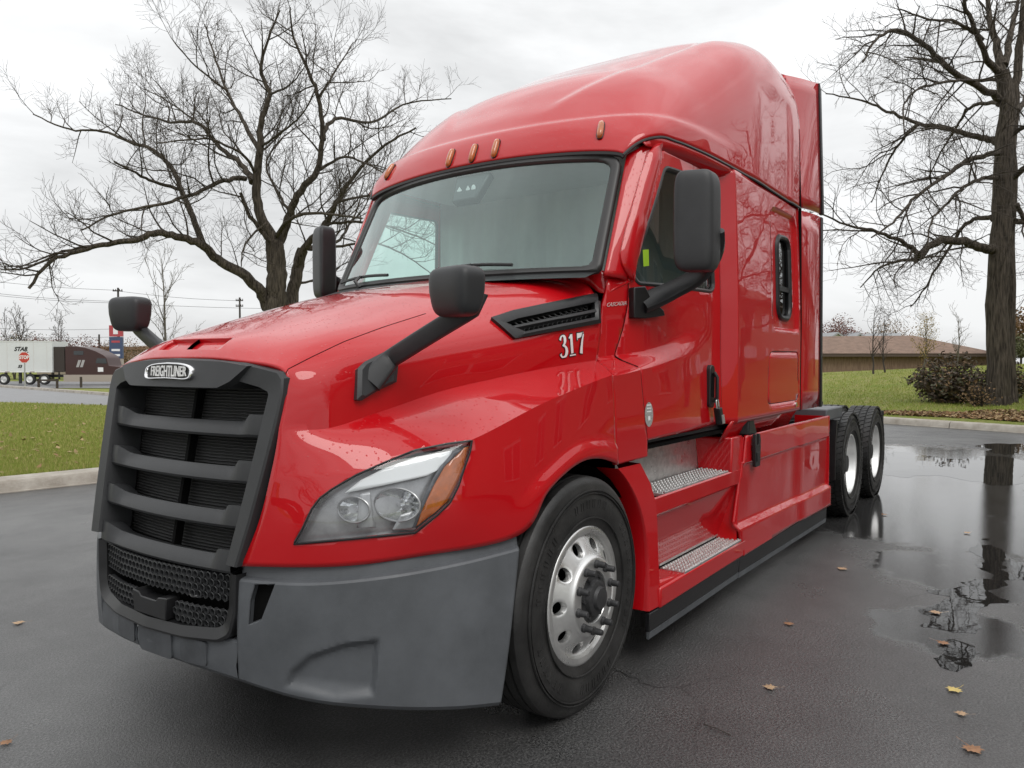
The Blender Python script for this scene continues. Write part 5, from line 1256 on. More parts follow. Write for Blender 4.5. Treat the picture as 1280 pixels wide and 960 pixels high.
# black lower grille: frame, honeycomb mesh, radar cover
lg = empty('lower_grille', (0, 0, 0)); lg.parent = TR
def lx(y, z): return np.interp(abs(y), [0, .25, .47, .6], [-1.308, -1.292, -1.245, -1.18])
O2 = [(.478,.765),(.474,.62),(.452,.545),(.40,.515),(.20,.503),(0,.500)]; I2 = [(.425,.765),(.42,.63),(.405,.58),(.37,.560),(.20,.548),(0,.545)]
Of, If = full(O2), full(I2)
Of = resample(Of, 60); If = resample(If, 60); V = []
for y, z in Of: V.append((lx(y, z)+.05, y, z))
for y, z in Of: V.append((lx(y, z)-.012, y, z))
for (y, z), (a, c) in zip(Of, If): V.append((lx(y, z)-.016, y*.8+a*.2, z*.8+c*.2))
for (y, z), (a, c) in zip(Of, If): V.append((lx(y, z)-.002, y*.05+a*.95, z*.05+c*.95))
for y, z in If: V.append((lx(y, z)+.10, y*.98, z))
b = MB(); b.add(V, grid_faces(5, 60)); b.build('lower_grille_frame', BLACKPL, lg, smooth=30)
def honey(y0, y1, z0, z1, dx, pitch=0.030):
    b = MB(); dz = pitch*0.80; row = 0; z = z0+dz/2
    while z < z1:
        y = y0+pitch/2+(pitch/2 if row % 2 else 0)
        while y < y1-pitch*.3:
            x = lx(y, z)+dx; R1, R2 = pitch*.575, pitch*.44
            o = [(y+R1*math.sin(k*PI/3), z+R1*math.cos(k*PI/3)*.92) for k in range(6)]; i_ = [(y+R2*math.sin(k*PI/3), z+R2*math.cos(k*PI/3)*.92) for k in range(6)]
            V = [(x, p, q) for p, q in o]+[(x-.001, p, q) for p, q in i_]+[(x+.02, p, q) for p, q in i_]
            b.add(V, [(k, (k+1) % 6, 6+(k+1) % 6, 6+k) for k in range(6)]+[(6+k, 6+(k+1) % 6, 12+(k+1) % 6, 12+k) for k in range(6)])
            y += pitch
        z += dz; row += 1
    return b.build('honeycomb_mesh', HEXM, lg, smooth=0)
HEXM = mat('honeycomb_plastic', (0.035, 0.036, 0.038), 0.4)
honey(-.44, .44, .655, .745, .018); honey(-.42, -.135, .552, .635, .012); honey(.105, .42, .552, .635, .012)
b = MB(); ys = np.linspace(-.47, .47, 15); b.add([(lx(y, 0)+.11, y, .51) for y in ys]+[(lx(y, 0)+.11, y, .80) for y in ys], [(i, i+1, 16+i, 15+i) for i in range(14)]); b.build('lower_grille_backing', VOID, lg)
b = MB(); b.prism(rpoly([(-.125,.548),(.095,.548),(.105,.632),(.06,.628),(.045,.614),(-.06,.614),(-.075,.628),(-.13,.634)], .006, 2), 0, -1.311, -1.25); b.build('radar_cover', BLACKPL, lg, bevel=.004)
for y in (-.20, .16):
    b = MB(); b.tube([(-1.20, y-.04, .645), (-1.235, y-.03, .645), (-1.245, y, .645), (-1.235, y+.03, .645), (-1.20, y+.04, .645)], .010, 8); b.build('tow_eye', ALU, lg)
# small dented bracket at the far corner of the grille
b = MB(); b.hexa([(-1.25,.47,.79),(-1.21,.54,.79),(-1.19,.53,.79),(-1.22,.46,.79),(-1.25,.47,.845),(-1.20,.555,.835),(-1.18,.545,.835),(-1.22,.46,.845)]); b.build('bracket_corner', SILVERST, grille, bevel=.008)

# ------------------------------------------------------------------ cab side sheet
def zcrease(x): return 1.452+0.105*max(0, x-.36)
def cab_y(x, z):
    wl = 1.140+.006*ssm(x, .3, 1.2)-.026*ssm(x, 1.0, 1.775); off = .170*(1-float(ssm(x, .25, 1.0)))+.055*(1-float(ssm(x, .85, 1.62)))
    zc = zcrease(x); spread = .070+.10*float(ssm(x, .7, 1.5)); up = float(ssm(z, zc-.004, zc+spread)) if z > zc-.004 else 0.0
    y = wl-off*up-.050*max(0, z-1.85)**1.2
    if z < zc: y += .008*float(ssm(zc-z, 0, .3))
    ys = 1.200-.030*max(0, (z-1.7)/1.0)**1.5
    r = np.clip((x-1.778)/(1.862-1.778), 0, 1)
    return float(y*(1-r)+ys*r)
XS = np.unique(np.r_[np.linspace(.28, 1.76, 62), np.linspace(1.76, 1.88, 13), np.linspace(1.88, 3.36, 38)])
def zcol(x):
    zc = zcrease(x) if x < 1.76 else zcrease(1.76); return np.r_[np.linspace(1.0, zc-.004, 12)[:-1], np.linspace(zc-.004, zc+.18, 16)[:-1], np.linspace(zc+.18, 2.78, 34)]
CSV = np.array([(x, -cab_y(x, z), z) for x in XS for z in zcol(x)]); CSF = grid_faces(len(XS), len(zcol(.3)))
CABBVH = BVHTree.FromPolygons([tuple(v) for v in CSV], CSF)
def on_cab(px, py, lift=0.0): return surf_hit(CABBVH, px, py, lift)
def side_bm(x0, x1):
    b = bm_of(CSV, CSF); bmesh.ops.delete(b, geom=[f for f in b.faces if f.calc_center_median().x < x0-.06 or f.calc_center_median().x > x1+.06], context='FACES'); return b
OUTY = (0, -1, 0)
# cowl panel between hood and door
b = side_bm(.28, .80)
seam_h = [(.318,1.03),(.306,1.25),(.303,1.452),(.40,1.488),(.474,1.52),(.521,1.795),(.545,1.86),(.560,1.925)]
seam_d = [(.690,1.935),(.681,1.80),(.653,1.69),(.585,1.52),(.592,1.45),(.615,1.30),(.652,1.13),(.655,1.035)]
V, F = take(b, seam_h+seam_d, XZ, remove=False); cowl = MO('cowl_panel', V, F, RED, TR, out=OUTY, smooth=30, solid=.02)
Vt, Ft = text_mesh('CASCADIA', 0.05, shear=0.45, extrude=0.0008, sx=0.9)
wd = np.abs(Vt[:, 0]).max()
pts = [on_cab(770+v[0]/wd*12.5, 380.2-v[1]/.05*7.0-v[0]/wd*1.2, .002+v[2])[0] for v in Vt]; MO('model_lettering', pts, Ft, ALUB, cowl, smooth=0)
r0 = [(.45,-.50,1.948),(.505,-.70,1.93),(.563,-.862,1.904),(.556,-.925,1.865),(.553,-cab_y(.553,1.86),1.86)]
r1 = [np.array([.47,-.52,1.985]), np.array([.515,-.72,1.985]), np.array([.575,-.90,1.985]), np.array([.63,-.975,1.96]), np.array([.75,-cab_y(.75,1.935),1.935])]
A_, B_ = hermite(np.array(r0), 6), hermite(np.array(r1), 6); kk = len(A_); V = []
for q in range(5): V += list(A_*(1-q/4)+B_*(q/4)+np.array([-.3, -.5, .6])*.012*math.sin(PI*q/4))
cc_ = MO('cowl_corner', V, grid_faces(5, kk), RED, TR, out=(-.3, -.5, .8), smooth=50, solid=.01); mirror(cc_)
# door
DOOR = [(.661,1.118),(.658,1.135),(.622,1.30),(.599,1.45),(.592,1.52),(.660,1.685),(.688,1.795),(.697,1.90),(.690,1.97),(.985,2.60),(1.01,2.65),(1.06,2.672),(1.765,2.690),(1.768,1.15),(1.765,1.135)]
b = side_bm(.55, 1.8)
dv, df = take(b, np.array(DOOR), XZ, remove=False)
b = bm_of(dv, df)
WIN = rpoly([(.748,1.918),(.722,1.995),(1.040,2.575),(1.635,2.600),(1.660,1.965),(1.60,1.935)], [.04,.05,.05,.05,.05,.05], 5)
wv_, wf_ = take(b, WIN, XZ)
V, F = arrays(b); door = MO('door', V, F, RED, TR, out=OUTY, smooth=30, solid=.025)
wa, wb = walls(wv_, wf_, (0, .022, 0)); 
lp = boundary(wv_, wf_); P = wv_[lp]; P = np.vstack([P, P[:1]])
b = MB(); b.tube(P+np.array([0, .008, 0]), .014, 8, cap=False); b.build('window_seal', SEALM, door)
MO('door_window', wv_+np.array([0, .016, 0]), wf_, SHADEGLASS, door, out=OUTY, smooth=40)
b = MB(); q0 = [on_cab(x, y, -.006)[0] for x, y in ((804.5,312),(812,311.5),(812.5,332),(805.5,333))]; b.quad(*q0); b.build('lime_sticker', STICK, door)
# rear division bar of the door window
def shut_line(pts, r=.0055, dy=.006, name='shut_line', par=None):
    P = resample(np.array(pts, float), max(6, int(len(pts)*4))); b = MB(); b.tube([(x, -cab_y(x, z)+dy, z) for x, z in P], r, 5); return b.build(name, VOID, par or TR)
shut_line([(.658,1.06),(.655,1.133),(.619,1.30),(.596,1.45),(.589,1.52),(.6565,1.685),(.6845,1.797),(.694,1.93)], par=door)
shut_line([(1.7705,1.135),(1.771,1.9),(1.771,2.68)], par=door)
# door handle
def rr_box(b, c, d, r, axis=1): return b
hb = MB(); P = rpoly([(1.505,1.245),(1.575,1.235),(1.585,1.28),(1.590,1.46),(1.575,1.492),(1.53,1.495),(1.512,1.47)], .02, 3)
yy = -cab_y(1.55, 1.36)
hb.prism(P, 1, yy-.022, yy+.01); dh = hb.build('door_handle', BLACKPL, door, bevel=.006)
hb = MB(); hb.prism(rpoly([(1.528,1.30),(1.568,1.30),(1.572,1.44),(1.53,1.445)], .012, 3), 1, yy-.0245, yy-.0215); hb.build('grip_recess_shade', VOID, dh)  # raised near-black patch painting the shade of the grip recess
hb = MB(); hb.tube([(1.55, yy-.03, 1.45), (1.556, yy-.046, 1.42), (1.556, yy-.046, 1.30), (1.552, yy-.03, 1.27)], .011, 8); hb.build('handle_grip', BLACKPL, dh)
# round decal
c, n = on_cab(811, 518, .0015); u = np.cross((0, 0, 1), n); u /= np.linalg.norm(u); v = np.cross(n, u)
b = MB(); b.add([c+u*.047*math.cos(t)+v*.062*math.sin(t) for t in np.linspace(0, 2*PI, 32, endpoint=False)], [tuple(range(32))]); rd = b.build('round_decal', SILVERST, door)
b = MB()
for k in range(3): b.quad(*[c+n*.0006+u*a+v*(.012+.016*k+d) for a, d in ((-.026, 0), (.026, 0), (.026, .006), (-.026, .006))])
b.quad(*[c+n*.0006+u*a+v*d for a, d in ((-.012, -.03), (.012, -.03), (.012, -.008), (-.012, -.008))]); b.build('decal_print', WHITE, rd, smooth=0)
# sleeper side with its window and locker door
SLP = [(1.774,1.125),(2.6,1.128),(3.325,1.135),(3.325,2.705),(1.85,2.712),(1.774,2.66)]
b = side_bm(1.74, 3.36); sv_, sf_ = take(b, np.array(SLP), XZ, remove=False)
b = bm_of(sv_, sf_)
REC = rpoly([(2.60,1.735),(2.575,2.56),(2.66,2.62),(3.20,2.625),(3.255,2.55),(3.275,1.735)], [.05,.05,.06,.06,.06,.05], 4)
rv, rf = take(b, REC, XZ)
LUG = rpoly([(2.475,1.215),(2.515,1.585),(3.268,1.592),(3.285,1.215)], .06, 4)
lgv, lgf = take(b, LUG, XZ)
V, F = arrays(b); sleeper = MO('sleeper_side', V, F, RED, TR, out=OUTY, smooth=30, solid=.02)
# recess around the window: bevelled walls down to a lower field with the window hole
b = bm_of(rv, rf); INNR = poly_offset(REC, -.028)
field = take(b, INNR, XZ); V, F = arrays(b)
V2 = []
for v in V:
    d = dpoly(REC, v[0], v[2]); V2.append((v[0], v[1]+.022*float(ssm(max(d, 0), 0, .028)), v[2]))
MO('window_surround', V2, F, RED, sleeper, out=OUTY, smooth=45)
fb = bm_of(field[0]+np.array([0, .022, 0]), field[1])
SWIN = rpoly([(2.765,1.835),(2.765,2.425),(3.085,2.435),(3.085,1.835)], .11, 6)
sw = take(fb, SWIN, XZ); V, F = arrays(fb); MO('window_field', V, F, RED, sleeper, out=OUTY, smooth=30)
lp = boundary(*sw); P = sw[0][lp]; P = np.vstack([P, P[:1]]); b = MB(); b.tube(P+np.array([0, -.002, 0]), .021, 8, cap=False); wf = b.build('sleeper_window_frame', BLACKPL, sleeper)
MO('sleeper_window', sw[0]+np.array([0, .012, 0]), sw[1], SHADEGLASS, sleeper, out=OUTY)
b = MB(); b.box((2.925, -1.172, 2.05), (.33, .02, .035)); b.build('window_slider_bar', BLACKPL, sleeper)
lgv2 = np.array(lgv); cx, cz = lgv2[:, 0].mean(), lgv2[:, 2].mean(); lgv2[:, 0] = cx+(lgv2[:, 0]-cx)*.986; lgv2[:, 2] = cz+(lgv2[:, 2]-cz)*.970
MO('locker_door', lgv2, lgf, RED, sleeper, out=OUTY, smooth=30, solid=.015)
LP_ = np.vstack([LUG, LUG[:1]]); shut_line([tuple(p) for p in poly_offset(LP_[:-1], -.004)]+[tuple(poly_offset(LP_[:-1], -.004)[0])], .0065, .007, par=sleeper)
b = MB(); b.tube([(3.19, -1.195, 1.185), (3.19, -1.212, 1.185)], .018, 12); b.build('locker_latch', CHROME, sleeper)
# recess header between roof fairing and door top; door pillar base
# ------------------------------------------------------------------ roof fairing
RXS = [.700,.765,.86,1.02,1.25,1.55,1.95,2.45,2.95,3.335]
RZC = [2.665,2.805,2.925,3.105,3.29,3.44,3.635,3.85,3.945,3.90]
RW  = [.925,.985,1.035,1.07,1.10,1.125,1.155,1.18,1.182,1.182]
RZ0 = [2.605,2.685,2.725,2.733,2.733,2.732,2.730,2.726,2.722,2.718]
RN  = [2.0,2.1,2.2,2.35,2.6,3.0,3.7,4.5,5.0,5.2]
RB  = [.115,.11,.10,.085,.065,.04,.02,.005,0,0]
rp_ = hermite(np.array([RXS, RZC, RW, RZ0, RN, RB]).T, 9)
NU = 61; RG = []
for xs, zc, w_, z0, n_, bow in rp_:
    th = np.linspace(0, PI/2, 400); y = w_*np.cos(th)**(2/n_); z = z0+(zc-z0)*np.sin(th)**(2/n_)
    q = resample(np.stack([y, z], 1), NU)
    RG.append([(xs+bow*(yy/.925)**2, -yy, zz) for yy, zz in q])
RG = np.array(RG)                                      # (stations, NU, 3)
# normals for the fine relief
du = np.gradient(RG, axis=1); dv_ = np.gradient(RG, axis=0); RNm = np.cross(du, dv_); RNm /= np.linalg.norm(RNm, axis=2)[:, :, None]+1e-9
if RNm[40, 55, 2] < 0: RNm *= -1
X_, Y_, Z_ = RG[..., 0], -RG[..., 1], RG[..., 2]
brow = (1-ssm(Z_, 2.845, 2.885))*(1-ssm(X_, 1.45, 2.15))*ssm(X_, .5, .72)
hq_ = hermite(np.array([(.6, .10), (.95, .38), (1.25, .58), (1.7, .70), (2.3, .80), (3.4, .92)]), 12); hw = np.interp(X_, hq_[:, 0], hq_[:, 1])
crown = (1-ssm(Y_-hw, -.05, .05))*ssm(Z_, 2.95, 3.12)
# shallow scallop on the rear flank
sc1 = ssm(X_, 2.25, 2.6)*(1-ssm(Z_, 3.38, 3.48))*(1-ssm(X_, 3.02, 3.12))*ssm(Y_, .8, 1.0)
RG = RG+RNm*(brow*.020-crown*.019-sc1*.010)[..., None]
V = RG.reshape(-1, 3); F = grid_faces(RG.shape[0], NU); b = bm_of(V, F)
ROOFBVH = BVHTree.FromPolygons([tuple(v) for v in V], F)
V, F = both_sides(b)
roof = MO('roof_fairing', V, F, RED, TR, smooth=40)
bm = bmesh.new(); bm.from_mesh(roof.data); bmesh.ops.recalc_face_normals(bm, faces=bm.faces[:])
if max(bm.faces, key=lambda f: f.calc_center_median().z).normal.z < 0: bmesh.ops.reverse_faces(bm, faces=bm.faces[:])
bm.to_mesh(roof.data); bm.free(); s_ = roof.modifiers.new('solid', 'SOLIDIFY'); s_.thickness = .02; s_.offset = -1
def on_roof(px, py, lift=0.0): return surf_hit(ROOFBVH, px, py, lift)
def roof_point(y, z):     # point of the front of the fairing at a given height
    h = ROOFBVH.ray_cast(Vector((-1, -max(abs(y), .004), z)), Vector((1, 0, 0))); p = np.array(h[0]); n = np.array(h[1]); n = n if n[0] < 0 else -n
    if y > 0: p[1] *= -1; n[1] *= -1
    return p, n
# dark joint below the fairing: along the header corner and back over the door
edge = RG[:, 0, :]
b = MB(); b.tube(RG[0, :, :]+np.array([.012, 0, -.012]), .014, 6); hs_ = b.build('header_strip', SEALM, TR); mirror(hs_)
b = MB(); b.tube(edge+np.array([0, -.002, -.006]), .0085, 6); jt = b.build('fairing_joint', SEALM, TR); mirror(jt)
# underside that closes the step between fairing and the recessed door
V = []; F = []; m = 0
for p in edge:
    if p[0] < .87 or p[0] > 1.86: continue
    yi = -cab_y(min(p[0], 1.77), 2.66)+.012
    V += [(p[0], p[1]+.004, p[2]-.004), (p[0], p[1]+.012, 2.70), (p[0], yi, 2.655)]
    m += 1
F = grid_faces(m, 3); dhd = MO('door_header', V, F, RED, TR, smooth=50, solid=.01); mirror(dhd)
# marker lamps
def marker(p, n, ln_=.126, wd_=.035):
    n = n/np.linalg.norm(n); upv = np.array([0, 0, 1.0])-n*n[2]; upv /= np.linalg.norm(upv); sd_ = np.cross(upv, n)
    V = []; k = 20; rings = ((1.0, -.003), (1.0, .010), (.86, .020), (.5, .026), (.0, .027))
    for s, h in rings:
        for j in range(k):
            t = 2*PI*j/k; a = math.copysign(abs(math.cos(t))**.7, math.cos(t)); c = math.copysign(abs(math.sin(t))**.6, math.sin(t))
            V.append(p+sd_*a*wd_/2*s+upv*c*ln_/2*(s*.85+.15 if s > 0 else 0)+n*h)
    F = grid_faces(5, k, cv=True); o = MO('marker_light', V, F, AMBER, roof, out=None, smooth=50)
    bb_ = bmesh.new(); bb_.from_mesh(o.data); bmesh.ops.recalc_face_normals(bb_, faces=bb_.faces[:]); bb_.to_mesh(o.data); bb_.free()
    b = MB(); b.add([p+sd_*math.copysign(abs(math.cos(t))**.7, math.cos(t))*(wd_/2+.004)+upv*math.copysign(abs(math.sin(t))**.6, math.sin(t))*(ln_/2+.004)+n*h for h in (-.004, .004) for t in np.linspace(0, 2*PI, 20, endpoint=False)], grid_faces(2, 20, cv=True)+[tuple(range(20, 40))]); b.build('marker_base', BLACKPL, o)
for px, py in ((751,163), (620,186), (590,192), (562,199)):
    p, n = on_roof(px, py) if px > 591 else (None, None)
    if p is None:
        y = {590: 0.0, 562: .174}[px]; p, n = roof_point(y, 2.738)
    marker(p, n)
    if px == 751: mp_ = p.copy(); mp_[1] *= -1; nn = n.copy(); nn[1] *= -1; marker(mp_, nn)

# ------------------------------------------------------------------ windshield
def wsp(u, v):
    a = abs(u)
    y = u*(0.945*(1-v)+0.905*v); x = .335*(1-v)+.705*v+(.19*(1-v)+.125*v)*a**2.3; z = 1.985*(1-v)+2.655*v-.045*v*a**2+.0*(1-v)
    return np.array([x, y, z])
def wsn(u, v):
    e = 1e-3; n = np.cross(wsp(u+e, v)-wsp(u-e, v), wsp(u, v+e)-wsp(u, v-e)); n /= np.linalg.norm(n); return n if n[0] < 0 else -n
WO = []
c_ = rpoly([(-.985,-.02),(.985,-.02),(.985,.975),(-.985,.975)], [.05,.05,.10,.10], 8)
c_ = resample(np.vstack([c_, c_[:1]]), 141)[:-1]
def ringuv(s):
    return np.stack([c_[:, 0]*(1-(1-s)), .48+(c_[:, 1]-.48)*s], 1)
V = []; rings = np.linspace(0.02, .985, 18)
for s in rings:
    for u, v in ringuv(s): V.append(wsp(u, v))
F = grid_faces(18, 140, cv=True)+[tuple(range(140))]
ws = MO('windshield', V, F, WSGLASS, TR, out=(-.8, 0, .5), smooth=60)
V = []
for ds, h in ((.955, -.004), (.957, .008), (.975, .016), (1.0, .013), (1.022, .016), (1.04, .008), (1.045, -.02)):
    sx = ds
    for (u, v) in c_:
        uu = u*(1+(ds-1)*.62); vv = .48+(v-.48)*(1+(ds-1)*1.25); V.append(wsp(uu, vv)+wsn(uu, vv)*h)
b = MB(); b.add(V, grid_faces(7, 140, cv=True)); b.build('windshield_seal', SEALM, ws, smooth=50)
# sensor housing behind the glass at the header
V = []
for u, v in ((-.10,.70),(.095,.70),(.135,.955),(-.15,.955)): V.append(wsp(u, v)-wsn(u, v)*.012)
for u, v in ((-.10,.70),(.095,.70),(.135,.955),(-.15,.955)): V.append(wsp(u, v)-wsn(u, v)*.07)
b = MB(); b.hexa(V); sb = b.build('sensor_housing', BLACKPL, ws, bevel=.012)
for u, w_ in ((-.06, .016), (-.015, .016), (.055, .02)):
    b = MB(); c0 = wsp(u, .80)-wsn(u, .80)*.010; b.add([c0+np.array([0, math.cos(t)*w_, math.sin(t)*.022]) for t in np.linspace(0, 2*PI, 4 if u > -.05 else 14, endpoint=False)], [tuple(range(4 if u > -.05 else 14))]); b.build('sensor_window', CURTAIN, sb)
# wipers
for u0, u1, u2 in ((-.28, -.05, -.55), (.62, .35, .92)):
    b = MB(); P = [wsp(u, .02+.018*math.sin(PI*t))+wsn(u, .02)*.03 for t, u in zip(np.linspace(0, 1, 9), np.linspace(u1, u2, 9))]
    b.tube(P, .009, 6); wp_ = b.build('wiper', BLACKPL, TR)
    b = MB(); b.tube([wsp(u0, -.06)+wsn(u0, 0)*.02, wsp(u0+.03, -.02)+wsn(u0, 0)*.05, (P[4]+np.array([-.008, 0, .004]))], [.016, .012, .008], 6); b.build('wiper_arm', BLACKPL, wp_)
b = MB(); us = np.linspace(-1, 1, 31); b.add([wsp(u, -.03)-wsn(u, 0)*.0 for u in us]+[wsp(u, -.03)+np.array([-.14, 0, -.045]) for u in us], [(i, i+1, 32+i, 31+i) for i in range(30)]); b.build('cowl_strip', BLACKPL, TR)

# ------------------------------------------------------------------ A pillar between windshield and door, with its raised fairing
def pil(t):       # windshield edge -> door window edge, t from 0 (bottom) to 1 (top)
    v = -.06+1.0*t; p = wsp(-1.03, v)
    xd = .690+(.990-.690)*t; zd = 1.925+(2.690-1.925)*t; q = np.array([xd, -cab_y(xd, min(zd, 2.69))+.004, zd])
    return p, q
V = []; n_t = 24; n_w = 9
for i in range(n_t+1):
    t = i/n_t*1.075; p, q = pil(t)
    for j in range(n_w):
        s = j/(n_w-1); bulge = .022*math.sin(PI*s); V.append(p*(1-s)+q*s+np.array([-.45, -.89, 0])*bulge)
ap = MO('a_pillar', V, grid_faces(n_t+1, n_w), RED, TR, out=(-.4, -.9, 0), smooth=50, solid=.02); mirror(ap)
# raised leaf-shaped deflector on the pillar
PD = [(832,178),(817,183),(806,195),(799,220),(788,262),(777,300),(770,318),(776,334),(789,350),(792,336),(800,305),(811,262),(822,222)]
def on_pillar(x, y, lift):
    d = Vector(ray(x, y)).normalized(); h = PILBVH.ray_cast(Vector(CAM), d)
    if h[0] is None: return None
    n = h[1] if h[1].dot(d) < 0 else -h[1]; return np.array(h[0]+n*lift)
PILBVH = BVHTree.FromPolygons([tuple(v) for v in V], grid_faces(n_t+1, n_w))
lft = resample(hermite(np.array([(826,177),(813,186),(803,210),(790,256),(778,300),(774,322),(788.5,351)], float), 6), 26)
rgt = resample(np.array([(832,178.5),(822,222),(811,262),(800,305),(792,338),(789.5,351)], float), 26)
def pill_pt(q, lift):
    p = on_pillar(q[0], q[1], lift)
    if p is None:
        d = ray(*q); yv = -1.02; p = at(q[0], q[1], Y=-1.03)
        p = p+np.array([-.4, -.9, 0])*lift
    return p
V = []
for a, c in zip(lft, rgt):
    for s, h in ((0, -.006), (0.02, .012), (.25, .024), (.55, .030), (.85, .030), (.98, .024), (1.0, -.03)): V.append(pill_pt(a+(c-a)*s, h))
pf = MO('pillar_deflector', V, grid_faces(26, 7), RED, TR, out=(-.4, -.9, 0), smooth=50, solid=.01); mirror(pf)

# ------------------------------------------------------------------ interior
ci = empty('cab_interior', (0, 0, 0)); ci.parent = TR
b = MB(); b.box((1.9, 0, 1.10), (2.6, 2.14, .04)); b.build('cab_floor', CABIN, ci)
V = []; us = np.linspace(-.93, .93, 25)
for u in us:
    for (dx, z) in ((.02, 1.955), (.10, 1.975), (.36, 1.96), (.46, 1.90), (.48, 1.4)): V.append((wsp(u, 0)[0]+dx, wsp(u, 0)[1], z+.02*math.cos(u*2.2)*(1 if z > 1.9 else 0)))
b = MB(); b.add(V, grid_faces(25, 5)); b.build('dashboard', DASH, ci, smooth=50)
V = []; us = np.linspace(-1.06, 1.06, 120)
for u in us:
    wv1 = .010*math.sin(u*21)+.004*math.sin(u*57+1)
    V += [(1.66+wv1, u, 1.15), (1.66+wv1, u, 2.82)]
b = MB(); b.add(V, grid_faces(120, 2)); b.build('sleeper_curtain', CURTAIN, ci, smooth=80)
b = MB(); b.box((1.32, 0, 2.70), (.78, 1.86, .02)); b.build('headliner', CURTAIN, ci)
for s in (-1, 1):
    b = MB(); b.box((1.22, s*.62, 1.35), (.5, .52, .16)); b.box((1.45, s*.62, 1.62), (.14, .50, .62)); b.build('seat', CABIN, ci, bevel=.04)
b = MB(); b.tube([(.98-.12*math.sin(t), -.58+.21*math.cos(t), 1.80+.13*math.sin(t)) for t in np.linspace(0, 2*PI, 33)], .016, 8, cap=False); b.tube([(.98, -.58, 1.80), (.80, -.58, 1.65)], .03, 8); b.tube([(.98, -.78, 1.80), (.98, -.38, 1.80)], .014, 8); b.build('steering_wheel', CABIN, ci)

# ------------------------------------------------------------------ back of the sleeper, extenders
b = MB(); b.prism([(-1.165,1.13),(1.165,1.13),(1.175,2.7),(1.05,3.75),(.8,3.93),(-.8,3.93),(-1.05,3.75),(-1.175,2.7)], 0, 3.29, 3.315); b.build('sleeper_back_wall', RED, TR)
def ext(V4, name):
    a, b_, c, d = [np.array(v, float) for v in V4]; n = 10; V = []
    for i in range(n+1):
        for j in range(n+1):
            s, t = i/n, j/n; p = (a*(1-s)+b_*s)*(1-t)+(d*(1-s)+c*s)*t
            p = p+np.array([0, -.012*math.sin(PI*s), 0]); V.append(p)
    return MO(name, V, grid_faces(n+1, n+1), RED, TR, out=OUTY, smooth=40, solid=.02)
e1 = ext([(3.345,-1.198,1.135),(3.93,-1.205,1.135),(3.93,-1.195,2.735),(3.345,-1.178,2.700)], 'side_extender')
e2 = ext([(3.345,-1.186,2.725),(3.925,-1.200,2.762),(3.90,-1.172,3.845),(3.335,-1.045,3.775)], 'roof_extender')
b = MB(); b.hexa([(3.93,-1.216,1.13),(3.985,-1.216,1.13),(3.985,-1.18,1.13),(3.93,-1.18,1.13),(3.93,-1.206,2.735),(3.985,-1.206,2.735),(3.985,-1.17,2.735),(3.93,-1.17,2.735)]); x1 = b.build('extender_edge', BLACKPL, e1, bevel=.006)
b = MB(); b.hexa([(3.925,-1.214,2.755),(3.985,-1.214,2.755),(3.985,-1.18,2.755),(3.925,-1.18,2.755),(3.90,-1.186,3.85),(3.965,-1.184,3.80),(3.965,-1.15,3.80),(3.90,-1.15,3.85)]); x2 = b.build('extender_edge', BLACKPL, e2, bevel=.006)
b = MB(); b.hexa([(3.335,-1.045,3.770),(3.90,-1.175,3.840),(3.90,-1.0,3.84),(3.335,-.95,3.82),(3.335,-1.043,3.777),(3.90,-1.172,3.848),(3.90,-1.0,3.848),(3.335,-.95,3.828)]); b.build('extender_top', RED, e2)
mirror(e1); mirror(e2)
b = MB(); b.tube([(3.338,-1.19,1.13),(3.338,-1.193,1.8),(3.338,-1.181,2.71),(3.337,-1.165,3.2),(3.334,-1.05,3.74)], .012, 6); sj = b.build('sleeper_joint', VOID, TR); mirror(sj)

# ------------------------------------------------------------------ mirrors
def superbox(c, d, p=3.2, n=20, shape=None):
    """rounded block: superellipsoid"""
    V = []
    for i in range(n+1):
        a = -PI/2+PI*i/n
        for j in range(2*n):
            t = 2*PI*j/(2*n); ex = 2/p
            f = lambda q: math.copysign(abs(q)**ex, q)
            q = np.array([f(math.cos(a))*f(math.cos(t)), f(math.cos(a))*f(math.sin(t)), f(math.sin(a))])*np.array(d)/2
            if shape: q = shape(q)
            V.append(q+np.array(c))
    return V, grid_faces(n+1, 2*n, cv=True)
def mk(name, V, F, m, parent, smooth=50):
    b = MB(); b.add(V, F); return b.build(name, m, parent, smooth=smooth)
dm = empty('door_mirror', (0, 0, 0)); dm.parent = TR
MC = np.array([.76, -1.362, 2.205])
V, F = superbox(MC, (.15, .178, .495), p=6.0, n=26, shape=lambda q: q+np.array([.05*(q[1]/.12)**2*0-.04*abs(q[2]/.26)**3*0+.09*(q[1]/.235)*-1, 0, 0]))
mk('mirror_housing', V, F, DARKPL, dm)
b = MB(); b.hexa([(MC[0]+.06,MC[1]-.09,1.975),(MC[0]+.06,MC[1]+.095,1.975),(MC[0]+.068,MC[1]+.095,1.975),(MC[0]+.068,MC[1]-.09,1.975)]+[(MC[0]+.06,MC[1]-.09,2.43),(MC[0]+.06,MC[1]+.095,2.43),(MC[0]+.068,MC[1]+.095,2.43),(MC[0]+.068,MC[1]-.09,2.43)])
